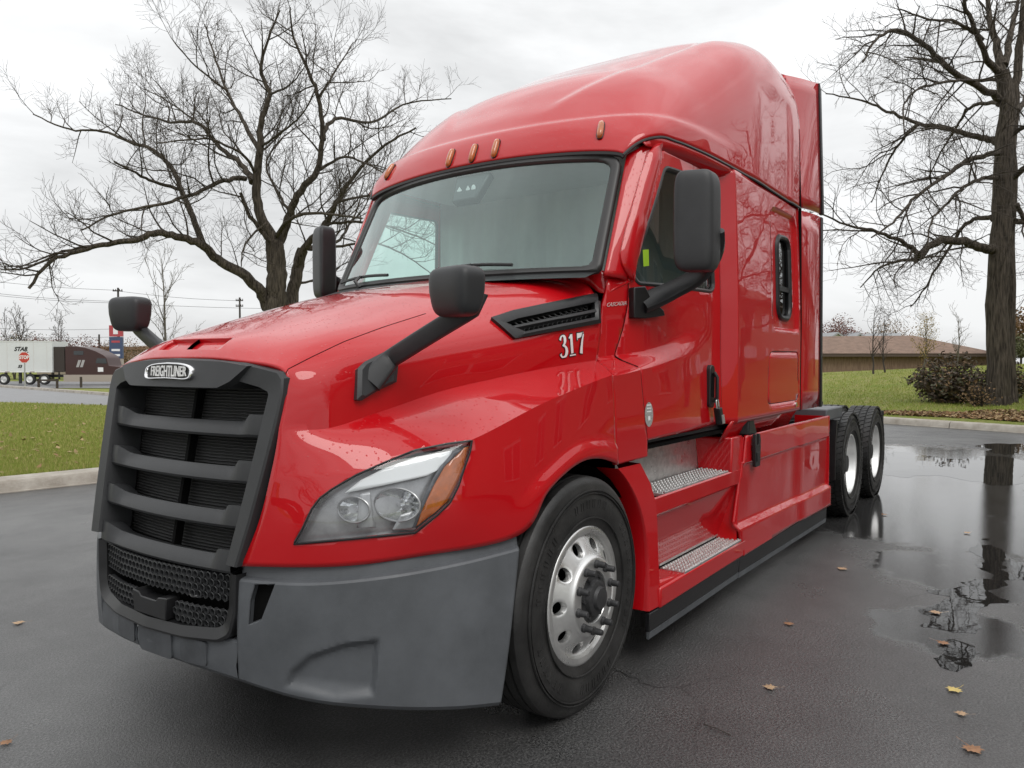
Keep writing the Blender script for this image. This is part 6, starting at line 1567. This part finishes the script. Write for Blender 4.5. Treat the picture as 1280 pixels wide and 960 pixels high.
# arm: from the base on the door corner out to the foot of the housing
P0 = at(800, 380, Y=-1.055); P1 = at(838, 364, Y=-1.16); P2 = at(875, 342, Y=-1.30); P3 = at(893, 312, Y=-1.40); P4 = at(893, 290, Y=-1.42)
path = hermite(np.array([P0, P1, P2, P3, P4]), 5); wids = np.interp(np.linspace(0, 1, len(path)), [0, .3, .7, 1], [.062, .050, .048, .050])
V = []
for i, p in enumerate(path):
    T = path[min(i+1, len(path)-1)]-path[max(i-1, 0)]; T /= np.linalg.norm(T); nrm = np.array([-.75, -.3, .5]); nrm -= T*(T@nrm); nrm /= np.linalg.norm(nrm); sd_ = np.cross(T, nrm)
    for j in range(12):
        t = 2*PI*j/12; f = lambda q: math.copysign(abs(q)**.6, q)
        V.append(p+sd_*f(math.cos(t))*wids[i]+nrm*f(math.sin(t))*.030)
k = len(path); b = MB(); b.add(V, grid_faces(k, 12, cv=True)+[tuple(range(12)), tuple((k-1)*12+j for j in range(12))]); b.build('mirror_arm', BLACKPL, dm, smooth=45)
bp_ = [(786,360),(800,358.5),(806,372),(822,388),(824,395),(800,398.5),(786,398)]
V = [on_cab(x, y, .001)[0] for x, y in bp_]+[on_cab(x, y, .04)[0] for x, y in bp_]; n_ = len(bp_)
b = MB(); b.add(V, [tuple(range(n_, 2*n_))]+[(i, (i+1) % n_, n_+(i+1) % n_, n_+i) for i in range(n_)]); b.build('mirror_base', BLACKPL, dm, bevel=.006)
b = MB()
for k in range(4): p = at(898.5, 276+4.5*k, Y=-1.43); b.tube([p, p+np.array([-.006, -.004, 0])], .004, 6)
b.build('mirror_screws', BLACKPL, dm)
mirror_root = empty('door_mirror', (0, 0, 0)); mirror_root.parent = TR
for ch in [o for o in bpy.data.objects if o.parent == dm]: mirror(ch, mirror_root)

hm = empty('hood_mirror', (0, 0, 0)); hm.parent = TR
HC = np.array([-.775, -1.085, 1.752])
yawm = math.radians(-12)
def hshape(q):
    x, y, z = q; s = 1+.10*(z/.09); x2 = x*(1-.25*(z/.09 < 0)*abs(z/.09))
    c, s_ = math.cos(yawm), math.sin(yawm); return np.array([c*x2-s_*y*s, s_*x2+c*y*s, z])
V, F = superbox(HC+np.array([0,0,.006]), (.125, .205, .178), p=4.6, n=24, shape=hshape); mk('mirror_housing', V, F, DARKPL, hm)
A0 = on_hood(460, 478, .012)[0]; A1 = on_hood(482, 452, .05)[0]; A3 = at(589, 386, Y=-1.115); A4 = at(593, 366, Y=-1.12); A2 = A1*.5+A3*.5+np.array([-.004, 0, 0])
path = hermite(np.array([A0, A1, A2, A3, A4]), 6, crease=(1, 3)); V = []
wids = np.interp(np.linspace(0, 1, len(path)), [0, .25, .75, 1], [.050, .036, .036, .050])
for i, p in enumerate(path):
    T = path[min(i+1, len(path)-1)]-path[max(i-1, 0)]; T /= np.linalg.norm(T); nrm = np.array([-.75, -.62, .1]); nrm -= T*(T@nrm); nrm /= np.linalg.norm(nrm); sd_ = np.cross(T, nrm)
    for j in range(16):
        t = 2*PI*j/16; f = lambda q: math.copysign(abs(q)**.45, q); V.append(p+sd_*f(math.cos(t))*wids[i]+nrm*f(math.sin(t))*.022)
k = len(path); b = MB(); b.add(V, grid_faces(k, 16, cv=True)+[tuple(range(16)), tuple((k-1)*16+j for j in range(16))]); b.build('mirror_arm', DARKPL, hm, smooth=45)
FT = [(444,463),(452,455),(480,442),(496,446),(492,478),(470,488),(448,501),(442,500)]
V = []
for lift in (-.004, .022, .030):
    c0 = np.mean(FT, axis=0)
    for x, y in FT:
        g = 1.0 if lift < .025 else .8; q = c0+(np.array([x, y])-c0)*g; V.append(on_hood(q[0], q[1], lift)[0])
n_ = len(FT); b = MB(); b.add(V, grid_faces(3, n_, cv=True)+[tuple(range(2*n_, 3*n_))]); b.build('mirror_foot', DARKPL, hm, smooth=30)
hmr = empty('hood_mirror', (0, 0, 0)); hmr.parent = TR
for ch in [o for o in bpy.data.objects if o.parent == hm]: mirror(ch, hmr)

# ------------------------------------------------------------------ step fairing and skirts
def zprof(pts, x0, x1, skew=0.0, n=10):     # profile (y, z) extruded along x
    V = []
    for i in range(n+1):
        x = x0+(x1-x0)*i/n
        for y, z in pts: V.append((x, -y, z))
    return V, grid_faces(n+1, len(pts))
sfair = empty('step_fairing', (0, 0, 0)); sfair.parent = TR
# front post: follows the wheel arch
V = []; N_ = 26
def arch_pt(i):
    t = i/(N_-1)
    if t < .75:
        a = math.radians(58-62*(t/.75)); return np.array([.605*math.cos(a), .5+.605*math.sin(a)])
    s = (t-.75)/.25; return np.array([.605*math.cos(math.radians(-4))-.05*s*0-.012*s, .5+.605*math.sin(math.radians(-4))-.185*s])
for i in range(N_):
    x, z = arch_pt(i); xr = np.interp(z, [.2, .35, .45, .78, .90, .99, 1.06], [.74, .73, .72, .715, .665, .585, .52]); xr = max(xr, x+.03)
    yo = np.interp(z, [.27, .45, .8, 1.05], [1.192, 1.185, 1.172, 1.150])
    V += [(x-.005, -yo+.11, z), (x, -yo+.012, z), (x+.008, -yo, z), (xr-.01, -yo-.006, z), (xr, -yo+.002, z), (xr+.03, -yo+.16, z)]
b = MB(); b.add(V, grid_faces(N_, 6)); b.build('fairing_post', RED, sfair, smooth=40)
# panel between the steps
pr = [(1.165,.822),(1.172,.815),(1.172,.735),(1.166,.725),(1.150,.715),(1.055,.395)]
V, F = zprof(pr, .70, 2.14)
b = MB(); b.add(V, F); b.build('step_riser', RED, sfair, smooth=30)
# reflective strip under the upper step lip
b = MB(); b.quad((.78,-1.174,.752),(1.80,-1.174,.752),(1.80,-1.174,.740),(.78,-1.174,.740)); 
# lower step: red tray with two ends
b = MB(); b.hexa([(.70,-1.04,.26),(1.985,-1.04,.26),(2.02,-1.205,.26),(.70,-1.205,.26),(.70,-1.04,.368),(1.985,-1.04,.368),(2.02,-1.208,.368),(.70,-1.208,.368)]); b.build('lower_step_tray', RED, sfair, bevel=.012)
b = MB(); b.hexa([(.70,-1.05,.366),(1.01,-1.05,.366),(1.02,-1.20,.366),(.70,-1.20,.366),(.70,-1.05,.47),(.82,-1.05,.385),(1.0,-1.18,.372),(.70,-1.19,.395)]); b.build('step_end', RED, sfair, bevel=.01)
b = MB(); b.hexa([(1.95,-1.02,.30),(2.09,-1.02,.30),(2.10,-1.19,.30),(1.97,-1.205,.30),(1.93,-1.03,.375),(2.04,-1.03,.50),(2.06,-1.17,.44),(1.965,-1.203,.375)]); b.build('step_end', RED, sfair, bevel=.01)
# upper pocket: back plate, cheeks
b = MB(); b.quad((.70,-.945,.815),(2.0,-.945,.815),(1.93,-.945,1.035),(.70,-.945,1.035)); b.build('pocket_plate', TREADM, sfair)
b = MB(); b.hexa([(1.86,-.94,.80),(2.06,-.94,.80),(2.02,-1.17,.80),(1.835,-1.172,.80),(1.80,-.94,1.035),(2.10,-.94,1.035),(2.075,-1.165,1.035),(1.875,-1.168,1.035)]); b.build('pocket_cheek', RED, sfair, bevel=.012)
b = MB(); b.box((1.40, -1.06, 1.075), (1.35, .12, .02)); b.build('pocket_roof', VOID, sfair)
# tread plates: bar frame with rows of punched teeth
def tread(q, z, name, nx, ny):
    a, b_, c, d = [np.array(v, float) for v in q]      # outer front, outer rear, inner rear, inner front (x, y)
    P = lambda s, t: (a*(1-s)+b_*s)*(1-t)+(d*(1-s)+c*s)*t
    m = MB(); m.prism([tuple(a), tuple(b_), tuple(c), tuple(d)], 2, z-.02, z); st = m.build(name, TREADM, sfair, bevel=.003)
    t_ = MB()
    for i in range(nx):
        for j in range(ny):
            p = P((i+.5+(.25 if j % 2 else -.25))/nx, (j+.6)/(ny+.2)); k = 7
            t_.add([(p[0]+.011*math.cos(2*PI*h/k), p[1]+.009*math.sin(2*PI*h/k), z-.001) for h in range(k)]+[(p[0]+.0065*math.cos(2*PI*h/k), p[1]+.0055*math.sin(2*PI*h/k), z+.007) for h in range(k)], grid_faces(2, k, cv=True))
            t_.add([(p[0]+.006*math.cos(2*PI*h/k), p[1]+.005*math.sin(2*PI*h/k), z+.001) for h in range(k)], [tuple(range(k))])
    t_.build('tread_teeth', TREADM, st, smooth=20)
    lip = MB(); lip.tube([(*P(0, .03), z), (*P(1, .03), z)], .007, 6); lip.build('tread_lip', TREADM, st)
    return st
tread([(.84,-1.165),(1.80,-1.165),(1.90,-.955),(.80,-.955)], .826, 'step_tread', 26, 6)
tread([(1.02,-1.203),(1.965,-1.203),(1.93,-1.052),(1.03,-1.052)], .374, 'step_tread', 26, 5)
b = MB(); b.box((1.48, -1.05, .40), (.92, .012, .03)); b.build('tread_kick', TREADM, sfair)
# tank skirt behind the steps
def skirt_y(x, z):
    z = z+.045*np.clip((x-1.9)/2.1, 0, 1)*(1 if z < .6 else 0)
    y = np.interp(z, [.24, .30, .435, .445, .475, .485, .83, .845, .855, 1.03], [1.208, 1.206, 1.206, 1.203, 1.172, 1.169, 1.176, 1.180, 1.189, 1.184])
    f = float(ssm(x, 2.0, 2.9)); y = y*1.0 + .0*f
    return y+.012*float(ssm(x, 3.2, 3.5))-.06*float(ssm(x, 4.05, 4.36))*0
sx_ = np.linspace(1.88, 4.34, 60); sz_ = np.r_[np.linspace(.22, .42, 8), np.linspace(.43, .50, 15), np.linspace(.52, .81, 12), np.linspace(.82, .87, 11), np.linspace(.88, 1.04, 7)]
SV = np.array([(x, -skirt_y(x, z), z) for x in sx_ for z in [q-.045*np.clip((x-1.9)/2.1, 0, 1)*(1-ssm(q, .5, .62)) for q in sz_]]); SFc = grid_faces(60, len(sz_))
b = bm_of(SV, SFc); V, F = take(b, np.array([(1.985,.262),(1.915,.45),(1.905,.49),(1.99,.74),(2.095,1.030),(3.2,1.034),(4.33,1.034),(4.33,.232),(3.3,.262)]), XZ, remove=False)
skirt = MO('tank_skirt', V, F, RED, TR, out=OUTY, smooth=25, solid=.02)
b = MB(); b.box((3.2, -1.14, .985), (2.2, .06, .012)); b.build('skirt_top', RED, skirt)
b = MB(); b.box((4.322, -1.05, .64), (.012, .30, .78)); b.build('skirt_end', RED, skirt)
b = MB(); b.hexa([(1.89,-1.05,.27),(1.90,-1.05,.27),(1.905,-1.18,.27),(1.89,-1.18,.27),(2.06,-1.05,1.02),(2.07,-1.05,1.02),(2.08,-1.17,1.02),(2.06,-1.17,1.02)]); b.build('skirt_joint', RED, skirt)
# rubber latch strap
yl = -1.196
b = MB(); b.prism(rpoly([(2.175,.815),(2.275,.815),(2.285,.99),(2.262,1.035),(2.245,1.03),(2.240,.955),(2.205,.955),(2.200,1.03),(2.178,1.035),(2.165,.99)], .012, 3), 1, yl-.022, yl); lt = b.build('skirt_latch', BLACKPL, skirt, bevel=.006)
b = MB(); b.box((2.225, yl-.024, .88), (.055, .006, .06)); b.build('latch_grip', BLACKPL, lt, bevel=.002)
b = MB(); b.hexa([(2.12,-1.10,1.028),(2.30,-1.10,1.028),(2.30,-1.19,1.028),(2.12,-1.19,1.028),(2.10,-1.14,1.14),(2.26,-1.14,1.14),(2.22,-1.185,1.14),(2.14,-1.185,1.14)]); b.build('latch_bracket', BLACKPL, skirt, bevel=.01)
# lower black skirts with the pale rubber edge
V = []
def lowskirt(x0, x1, zt0, zt1, zb0, zb1):
    b = MB(); b.hexa([(x0,-1.165,zb0),(x1,-1.165,zb1),(x1,-1.19,zb1),(x0,-1.19,zb0),(x0,-1.165,zt0),(x1,-1.165,zt1),(x1,-1.196,zt1),(x0,-1.196,zt0)]); k = b.build('lower_skirt', BLACKPL, TR, bevel=.005)
    b = MB(); b.hexa([(x0,-1.175,zb0-.035),(x1,-1.175,zb1-.035),(x1,-1.187,zb1-.035),(x0,-1.187,zb0-.035),(x0,-1.175,zb0),(x1,-1.175,zb1),(x1,-1.1915,zb1),(x0,-1.1915,zb0)]); b.build('rubber_edge', GREYPL, k)
lowskirt(.60, 1.93, .262, .262, .165, .165); lowskirt(1.94, 4.28, .262, .235, .160, .120)
# the same cladding on the far side, joined more simply
for o in [x for x in bpy.data.objects if x.parent == TR and x.name.split('.')[0] in ('cowl_panel', 'sleeper_side', 'tank_skirt', 'lower_skirt')]: mirror(o)
md = mirror(door)
for o in bpy.data.objects:
    if o.parent == md and o.name.startswith('door_window'): o.data.materials[0] = DOORGLASS
sf2 = empty('step_fairing', (0, 0, 0)); sf2.parent = TR
for ch in [o for o in bpy.data.objects if o.parent == sfair]: mirror(ch, sf2)

V = []; xs_ = [1.80, 2.3, 2.8, 3.30]
for x in xs_: V += [(x, -1.186, 1.136), (x, -1.150, 1.085), (x, -1.110, 1.005)]
rk = MO('rocker_panel', V, grid_faces(4, 3), RED, TR, out=(0, -1, -.2), smooth=40, solid=.01); mirror(rk)
V = []; xs_ = [.70, 1.1, 1.5, 1.79]
for x in xs_: V += [(x, -cab_y(min(x, 1.77), 1.13)+.015, 1.130), (x, -1.06, 1.095), (x, -1.00, 1.055)]
rk = MO('rocker_panel', V, grid_faces(4, 3), RED, TR, out=(0, -1, -.2), smooth=40, solid=.01); mirror(rk)

# lock box hanging from the door handle: a thing of its own
lbx = MB(); yb = -cab_y(1.62, 1.2)-.045
lbx.hexa([(1.60, yb-.018, 1.135), (1.652, yb-.018, 1.135), (1.652, yb+.022, 1.135), (1.60, yb+.022, 1.135), (1.555, yb-.018, 1.235), (1.607, yb-.018, 1.240), (1.607, yb+.022, 1.240), (1.555, yb+.022, 1.235)])
lock = empty('key_lock_box', (0, 0, 0), 'small black and silver key lock box hanging from the red door handle', 'lock box')
lbx.build('lock_body', BLACKPL, lock, bevel=.006)
b = MB(); b.hexa([(1.608, yb-.021, 1.140), (1.650, yb-.021, 1.140), (1.650, yb-.018, 1.140), (1.608, yb-.018, 1.140), (1.588, yb-.021, 1.192), (1.630, yb-.021, 1.195), (1.630, yb-.018, 1.195), (1.588, yb-.018, 1.192)]); b.build('lock_face', TREADM, lock)
b = MB(); b.tube([(1.562, yb, 1.236), (1.548, yb, 1.275), (1.556, yb, 1.30), (1.578, yb, 1.29), (1.594, yb, 1.24)], .006, 6); b.build('shackle', CHROME, lock)

# ------------------------------------------------------------------ wheels
def tyre(parent, y0, wdt, R=.515, rim=.292, ribs=True, name='tyre'):
    h = wdt/2; yc = y0
    pr = [(rim-.004, -h*.80), (rim+.006, -h*.92), (rim+.035, -h*1.0), (rim+.085, -h*1.07), (rim+.13, -h*1.06), (R-.062, -h*1.0), (R-.034, -h*.955), (R-.024, -h*.93), (R-.010, -h*.86), (R-.004, -h*.80)]
    cr = []
    if ribs:
        for c in (-.54, -.18, .18, .54):
            cr += [(R-.002+.004*(1-abs(c)), h*(c-.055)), (R-.014, h*(c-.035)), (R-.014, h*(c+.035)), (R-.002+.004*(1-abs(c)), h*(c+.055))]
    else: cr = [(R-.012, -h*.5), (R-.010, 0), (R-.012, h*.5)]
    pr2 = pr+cr+[(r, -y) for r, y in pr[::-1]]
    b = MB(); b.lathe_y(pr2, (0, yc, 0), 96)
    t = b.build(name, TYRE, parent, smooth=28)
    m = MB()   # thin moulded rings on the side wall
    for r_ in (rim+.045, R-.072, R-.060): 
        m.lathe_y([(r_-.003, -h*1.03), (r_-.002, -h*1.085), (r_+.002, -h*1.085), (r_+.003, -h*1.03)], (0, yc, 0), 72)
    for k in range(150):
        if (k//9) % 3 == 2: continue
        a = 2*PI*k/150; da = .013; V = []
        for yy_ in (-h*1.045, -h*1.085):
            for r_, s_ in ((rim+.088, -1), (rim+.088, 1), (rim+.124, 1), (rim+.124, -1)): V.append((r_*math.cos(a+s_*da), yc+yy_, r_*math.sin(a+s_*da)))
        if k % 3: m.add(V, [(4, 5, 6, 7), (0, 1, 5, 4), (1, 2, 6, 5), (2, 3, 7, 6), (3, 0, 4, 7)])
    m.build('sidewall_rib', TYRE, t, smooth=40)
    return t
def disc_with_holes(prof, r0, r1, holes, rh, rc, y_of, dep=.012):
    """ring between r0 and r1 with round hand holes at radius rc"""
    V = []; F = []; n = 32
    for s in range(holes):
        a0 = 2*PI*s/holes; half = PI/holes
        # sector boundary in (angle, radius), sampled in the same order as the hole
        bd = []
        for k in range(n):
            t = 2*PI*k/n; dx, dy = math.cos(t), math.sin(t)       # dx radial, dy tangential
            sc_ = 1e9
            for lim, dd in ((r1-rc, dx), (-(rc-r0), dx)):
                if abs(dd) > 1e-6 and lim/dd > 0: sc_ = min(sc_, lim/dd)
            tl = half*rc
            if abs(dy) > 1e-6: sc_ = min(sc_, tl/abs(dy))
            bd.append((rc+dx*sc_, dy*sc_/rc))
        for cr_s in (-1, 1):      # the sector corners themselves
            for rr_ in (r0, r1):
                kc = int(round((math.atan2(cr_s*half*rc, rr_-rc) % (2*PI))/(2*PI)*n)) % n; bd[kc] = (rr_, cr_s*half)
        base = len(V); rings = 8
        for q in range(rings):
            f = q/(rings-1)
            for k in range(n):
                t = 2*PI*k/n; hr, ha = rc+rh*math.cos(t), rh*math.sin(t)/rc
                r = hr*(1-f)+bd[k][0]*f; a = ha*(1-f)+bd[k][1]*f
                dy_ = .003*(1-min(1, f*6))
                V.append((r*math.cos(a0+a), y_of(r)+dy_, r*math.sin(a0+a)))
        F += grid_faces(rings, n, cv=True, base=base)
        b2 = len(V)
        for k in range(n):
            t = 2*PI*k/n; r, a = rc+rh*.97*math.cos(t), rh*.97*math.sin(t)/rc; V.append((r*math.cos(a0+a), y_of(r)+.028, r*math.sin(a0+a)))
        F += [(base+k, base+(k+1) % n, b2+(k+1) % n, b2+k) for k in range(n)]
    return V, F
def steer_wheel(x):
    # built about its own centre; -y is outboard
    w_ = empty('front_wheel', (x, 0, .5)); w_.parent = TR; yo = -1.165
    tyre(w_, -1.035, .275)
    b = MB(); b.lathe_y([(.262, .02), (.266, -.0), (.284, -.004), (.296, .0), (.302, .006), (.303, .016), (.298, .022), (.29, .03)], (0, yo, 0), 96); b.lathe_y([(.262, .02), (.262, .10), (.24, .20)], (0, yo, 0), 96); b.build('rim', ALU, w_, smooth=40)
    # disc: drops in from the rim, holes on the sloping part, raised mounting face
    def y_of(r): return yo+np.interp(r, [.150, .160, .168, .176, .186, .213, .240, .258, .264], [-.046, -.0455, -.042, -.033, -.026, -.010, .006, .016, .021])
    V, F = disc_with_holes(None, .183, .262, 10, .0285, .2185, y_of)
    d = MB(); d.add(V, F); d.lathe_y([(r_, y_of(r_)-yo) for r_ in (.184, .180, .176, .172, .168, .164, .160, .155)]+[(.112, -.046), (.108, -.040), (.106, .0), (.10, .03)], (0, yo, 0), 120); d.build('wheel_disc', ALU, w_, smooth=42)
    b = MB(); b.lathe_y([(.001, .06), (.262, .062)], (0, yo, 0), 48); b.build('wheel_back', VOID, w_)
    hb_ = MB(); hb_.lathe_y([(.108, .0), (.105, -.040), (.078, -.044), (.074, -.064), (.060, -.070), (.052, -.070), (.046, -.084), (.02, -.088), (.0005, -.088)], (0, yo, 0), 40); hb_.build('hub', STEEL, w_, smooth=30)
    for k in range(10):
        a = 2*PI*(k+.35)/10; c = (.1425*math.cos(a), .1425*math.sin(a)); n_ = MB(); n_.lathe_y([(.019, -.045), (.019, -.055), (.0145, -.059), (.0135, -.088), (.011, -.094), (.0005, -.095)], (c[0], yo, c[1]), 12); n_.build('lug_nut', STEEL, w_, smooth=35)
    for k in range(6):
        a = 2*PI*k/6; n_ = MB(); n_.lathe_y([(.008, -.043), (.008, -.054), (.0005, -.055)], (.09*math.cos(a), yo, .09*math.sin(a)), 6); n_.build('hub_bolt', STEEL, w_)
    return w_
fw = steer_wheel(0.0)
fw2 = empty('front_wheel', (0, 0, .5)); fw2.parent = TR
for ch in [o for o in bpy.data.objects if o.parent == fw]: mirror(ch, fw2)

def drive_wheel(x):
    w_ = empty('rear_wheel', (x, 0, .5)); w_.parent = TR; yo = -1.198
    for k, yc in enumerate((-1.075, -.735)):
        t = tyre(w_, yc, .270, ribs=False)
        lug = MB(); n = 54
        for i in range(n):
            for j, (yl_, wl_) in enumerate(((-.113, .056), (-.045, .052), (.025, .052), (.095, .056))):
                a = 2*PI*(i+(.5 if j % 2 else 0)+.18*j)/n; da = 2*PI/n*.40; R0, R1 = .495, .517
                if abs(yl_) > .08: R1 = .514
                V = []
                for r in (R0, R1):
                    for aa, yy_ in ((-da, -wl_/2), (da, -wl_/2), (da, wl_/2), (-da, wl_/2)):
                        a2 = a+aa+yy_*.9; V.append((r*math.cos(a2), yc+yl_+yy_, r*math.sin(a2)))
                lug.add(V, [(4, 5, 6, 7), (0, 1, 5, 4), (1, 2, 6, 5), (2, 3, 7, 6), (3, 0, 4, 7)])
        lug.build('tread_blocks', TYRE, t, smooth=0)
    b = MB(); b.lathe_y([(.290, .03), (.299, .022), (.303, .014), (.302, .006), (.296, 0), (.286, -.001), (.277, .006), (.272, .02), (.262, .05), (.250, .09), (.243, .125), (.236, .14), (.20, .152), (.150, .150), (.112, .150), (.11, .16)], (0, yo, 0), 96); b.build('rim', ALUB, w_, smooth=40)
    hb_ = MB(); hb_.lathe_y([(.112, .15), (.110, .06), (.10, .05), (.085, .045), (.08, .03), (.0005, .03)], (0, yo, 0), 32); hb_.build('hub', STEEL, w_, smooth=30)
    for k in range(10):
        a = 2*PI*(k+.2)/10; n_ = MB(); n_.lathe_y([(.019, .148), (.019, .135), (.014, .13), (.013, .115), (.0005, .112)], (.1425*math.cos(a), yo, .1425*math.sin(a)), 10); n_.build('lug_nut', ALU, w_, smooth=35)
    return w_
XR1, XR2 = 5.239, 6.534
r1 = drive_wheel(XR1)
def copy_wheel(src, x, my=False):
    g = empty('rear_wheel', (x, 0, .5)); g.parent = TR
    if my: g.rotation_euler = (0, 0, PI)
    for ch in [o for o in bpy.data.objects if o.parent == src]: copy_tree(ch, g)
    return g
copy_wheel(r1, XR2); copy_wheel(r1, XR1, True); copy_wheel(r1, XR2, True)

# ------------------------------------------------------------------ chassis
ch_ = empty('chassis', (0, 0, 0)); ch_.parent = TR
for s in (-1, 1):
    b = MB(); b.box((3.1, s*.43, .88), (8.3, .08, .27)); b.build('frame_rail', STEEL, ch_)
for x in (0, XR1, XR2):
    b = MB(); b.tube([(x, -.95, .5), (x, .95, .5)], .07, 12); b.build('axle', STEEL, ch_)
    if x: b = MB(); V, F = superbox((x, 0, .5), (.5, .42, .45), p=2.4, n=10); b.add(V, F); b.build('differential', STEEL, ch_)
b = MB(); b.box((0.2, 0, 1.05), (1.5, .80, .9)); b.box((-.55, 0, 1.1), (.5, .95, .65)); b.build('engine_bay_fill', VOID, ch_, bevel=.03)  # near-black boxes added in the engine bay so gaps look dark
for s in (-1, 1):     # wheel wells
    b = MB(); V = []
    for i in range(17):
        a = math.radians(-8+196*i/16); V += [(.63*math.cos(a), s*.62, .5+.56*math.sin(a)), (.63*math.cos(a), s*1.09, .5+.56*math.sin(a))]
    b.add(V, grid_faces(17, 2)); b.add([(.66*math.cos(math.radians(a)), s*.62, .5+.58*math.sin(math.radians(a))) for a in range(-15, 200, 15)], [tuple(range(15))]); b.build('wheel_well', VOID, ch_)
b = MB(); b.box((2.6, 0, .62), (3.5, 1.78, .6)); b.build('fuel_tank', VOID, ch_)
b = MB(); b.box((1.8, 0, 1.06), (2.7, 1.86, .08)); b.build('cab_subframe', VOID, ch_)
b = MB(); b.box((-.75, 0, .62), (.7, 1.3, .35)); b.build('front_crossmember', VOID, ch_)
# deck box, plates, fifth wheel, quarter fender, mud flaps
for s in (-1, 1):
    b = MB(); b.hexa([(4.35,s*.50,.98),(4.98,s*.50,.98),(4.98,s*1.17,.98),(4.35,s*1.17,.98),(4.36,s*.50,1.085),(4.99,s*.50,1.085),(4.99,s*1.17,1.085),(4.36,s*1.17,1.085)]); b.build('deck_box', FRAME, ch_, bevel=.012)
    b = MB()
    P = [(4.62+.02*math.cos(t), .42+.6*math.sin(t)) for t in np.linspace(0, 1.1, 5)]
    b.add([p for x, z in ((4.60,.42),(4.61,.75),(4.66,.97)) for p in ((x, s*.93, z), (x, s*1.19, z), (x+.03, s*1.19, z), (x+.03, s*.93, z))], grid_faces(3, 4, cv=True)); b.build('quarter_fender', BLACKPL, ch_)
    b = MB(); b.box((7.16, s*.93, .64), (.02, .50, .56)); b.build('mud_flap', RUBBER, ch_)
    b = MB(); b.box((7.16, s*.78, .90), (.05, .80, .06)); b.build('flap_hanger', STEEL, ch_)
b = MB(); b.box((4.2, 0, 1.07), (1.0, .8, .03)); b.build('deck_plate', TREADM, ch_)
b = MB(); P = [(.48*math.cos(t)*1.05, .46*math.sin(t)) for t in np.linspace(0, 2*PI, 24, endpoint=False)]; b.prism([(5.9+x, y) for x, y in P], 2, 1.10, 1.16); b.box((5.9, 0, 1.03), (.7, .75, .14)); b.build('fifth_wheel', STEEL, ch_)
b = MB(); b.box((7.22, 0, .86), (.10, 1.0, .14)); b.build('rear_crossmember', STEEL, ch_)
b = MB()
for k, (y, m) in enumerate(((-.16, 0), (-.06, 0), (.05, 0))): b.tube(hermite(np.array([(3.34, y, 1.75), (3.55, y*1.4, 1.62), (3.7, y*2, 1.35), (3.62, y*1.6, 1.18)]), 6), .014, 6)
b.build('air_hoses', RUBBER, ch_)
for o in bpy.data.objects:      # masses of tiny pieces
    if o.name.split('.')[0] in ('tread_teeth', 'tread_blocks', 'sidewall_rib', 'honeycomb_mesh'): o['kind'] = 'stuff'
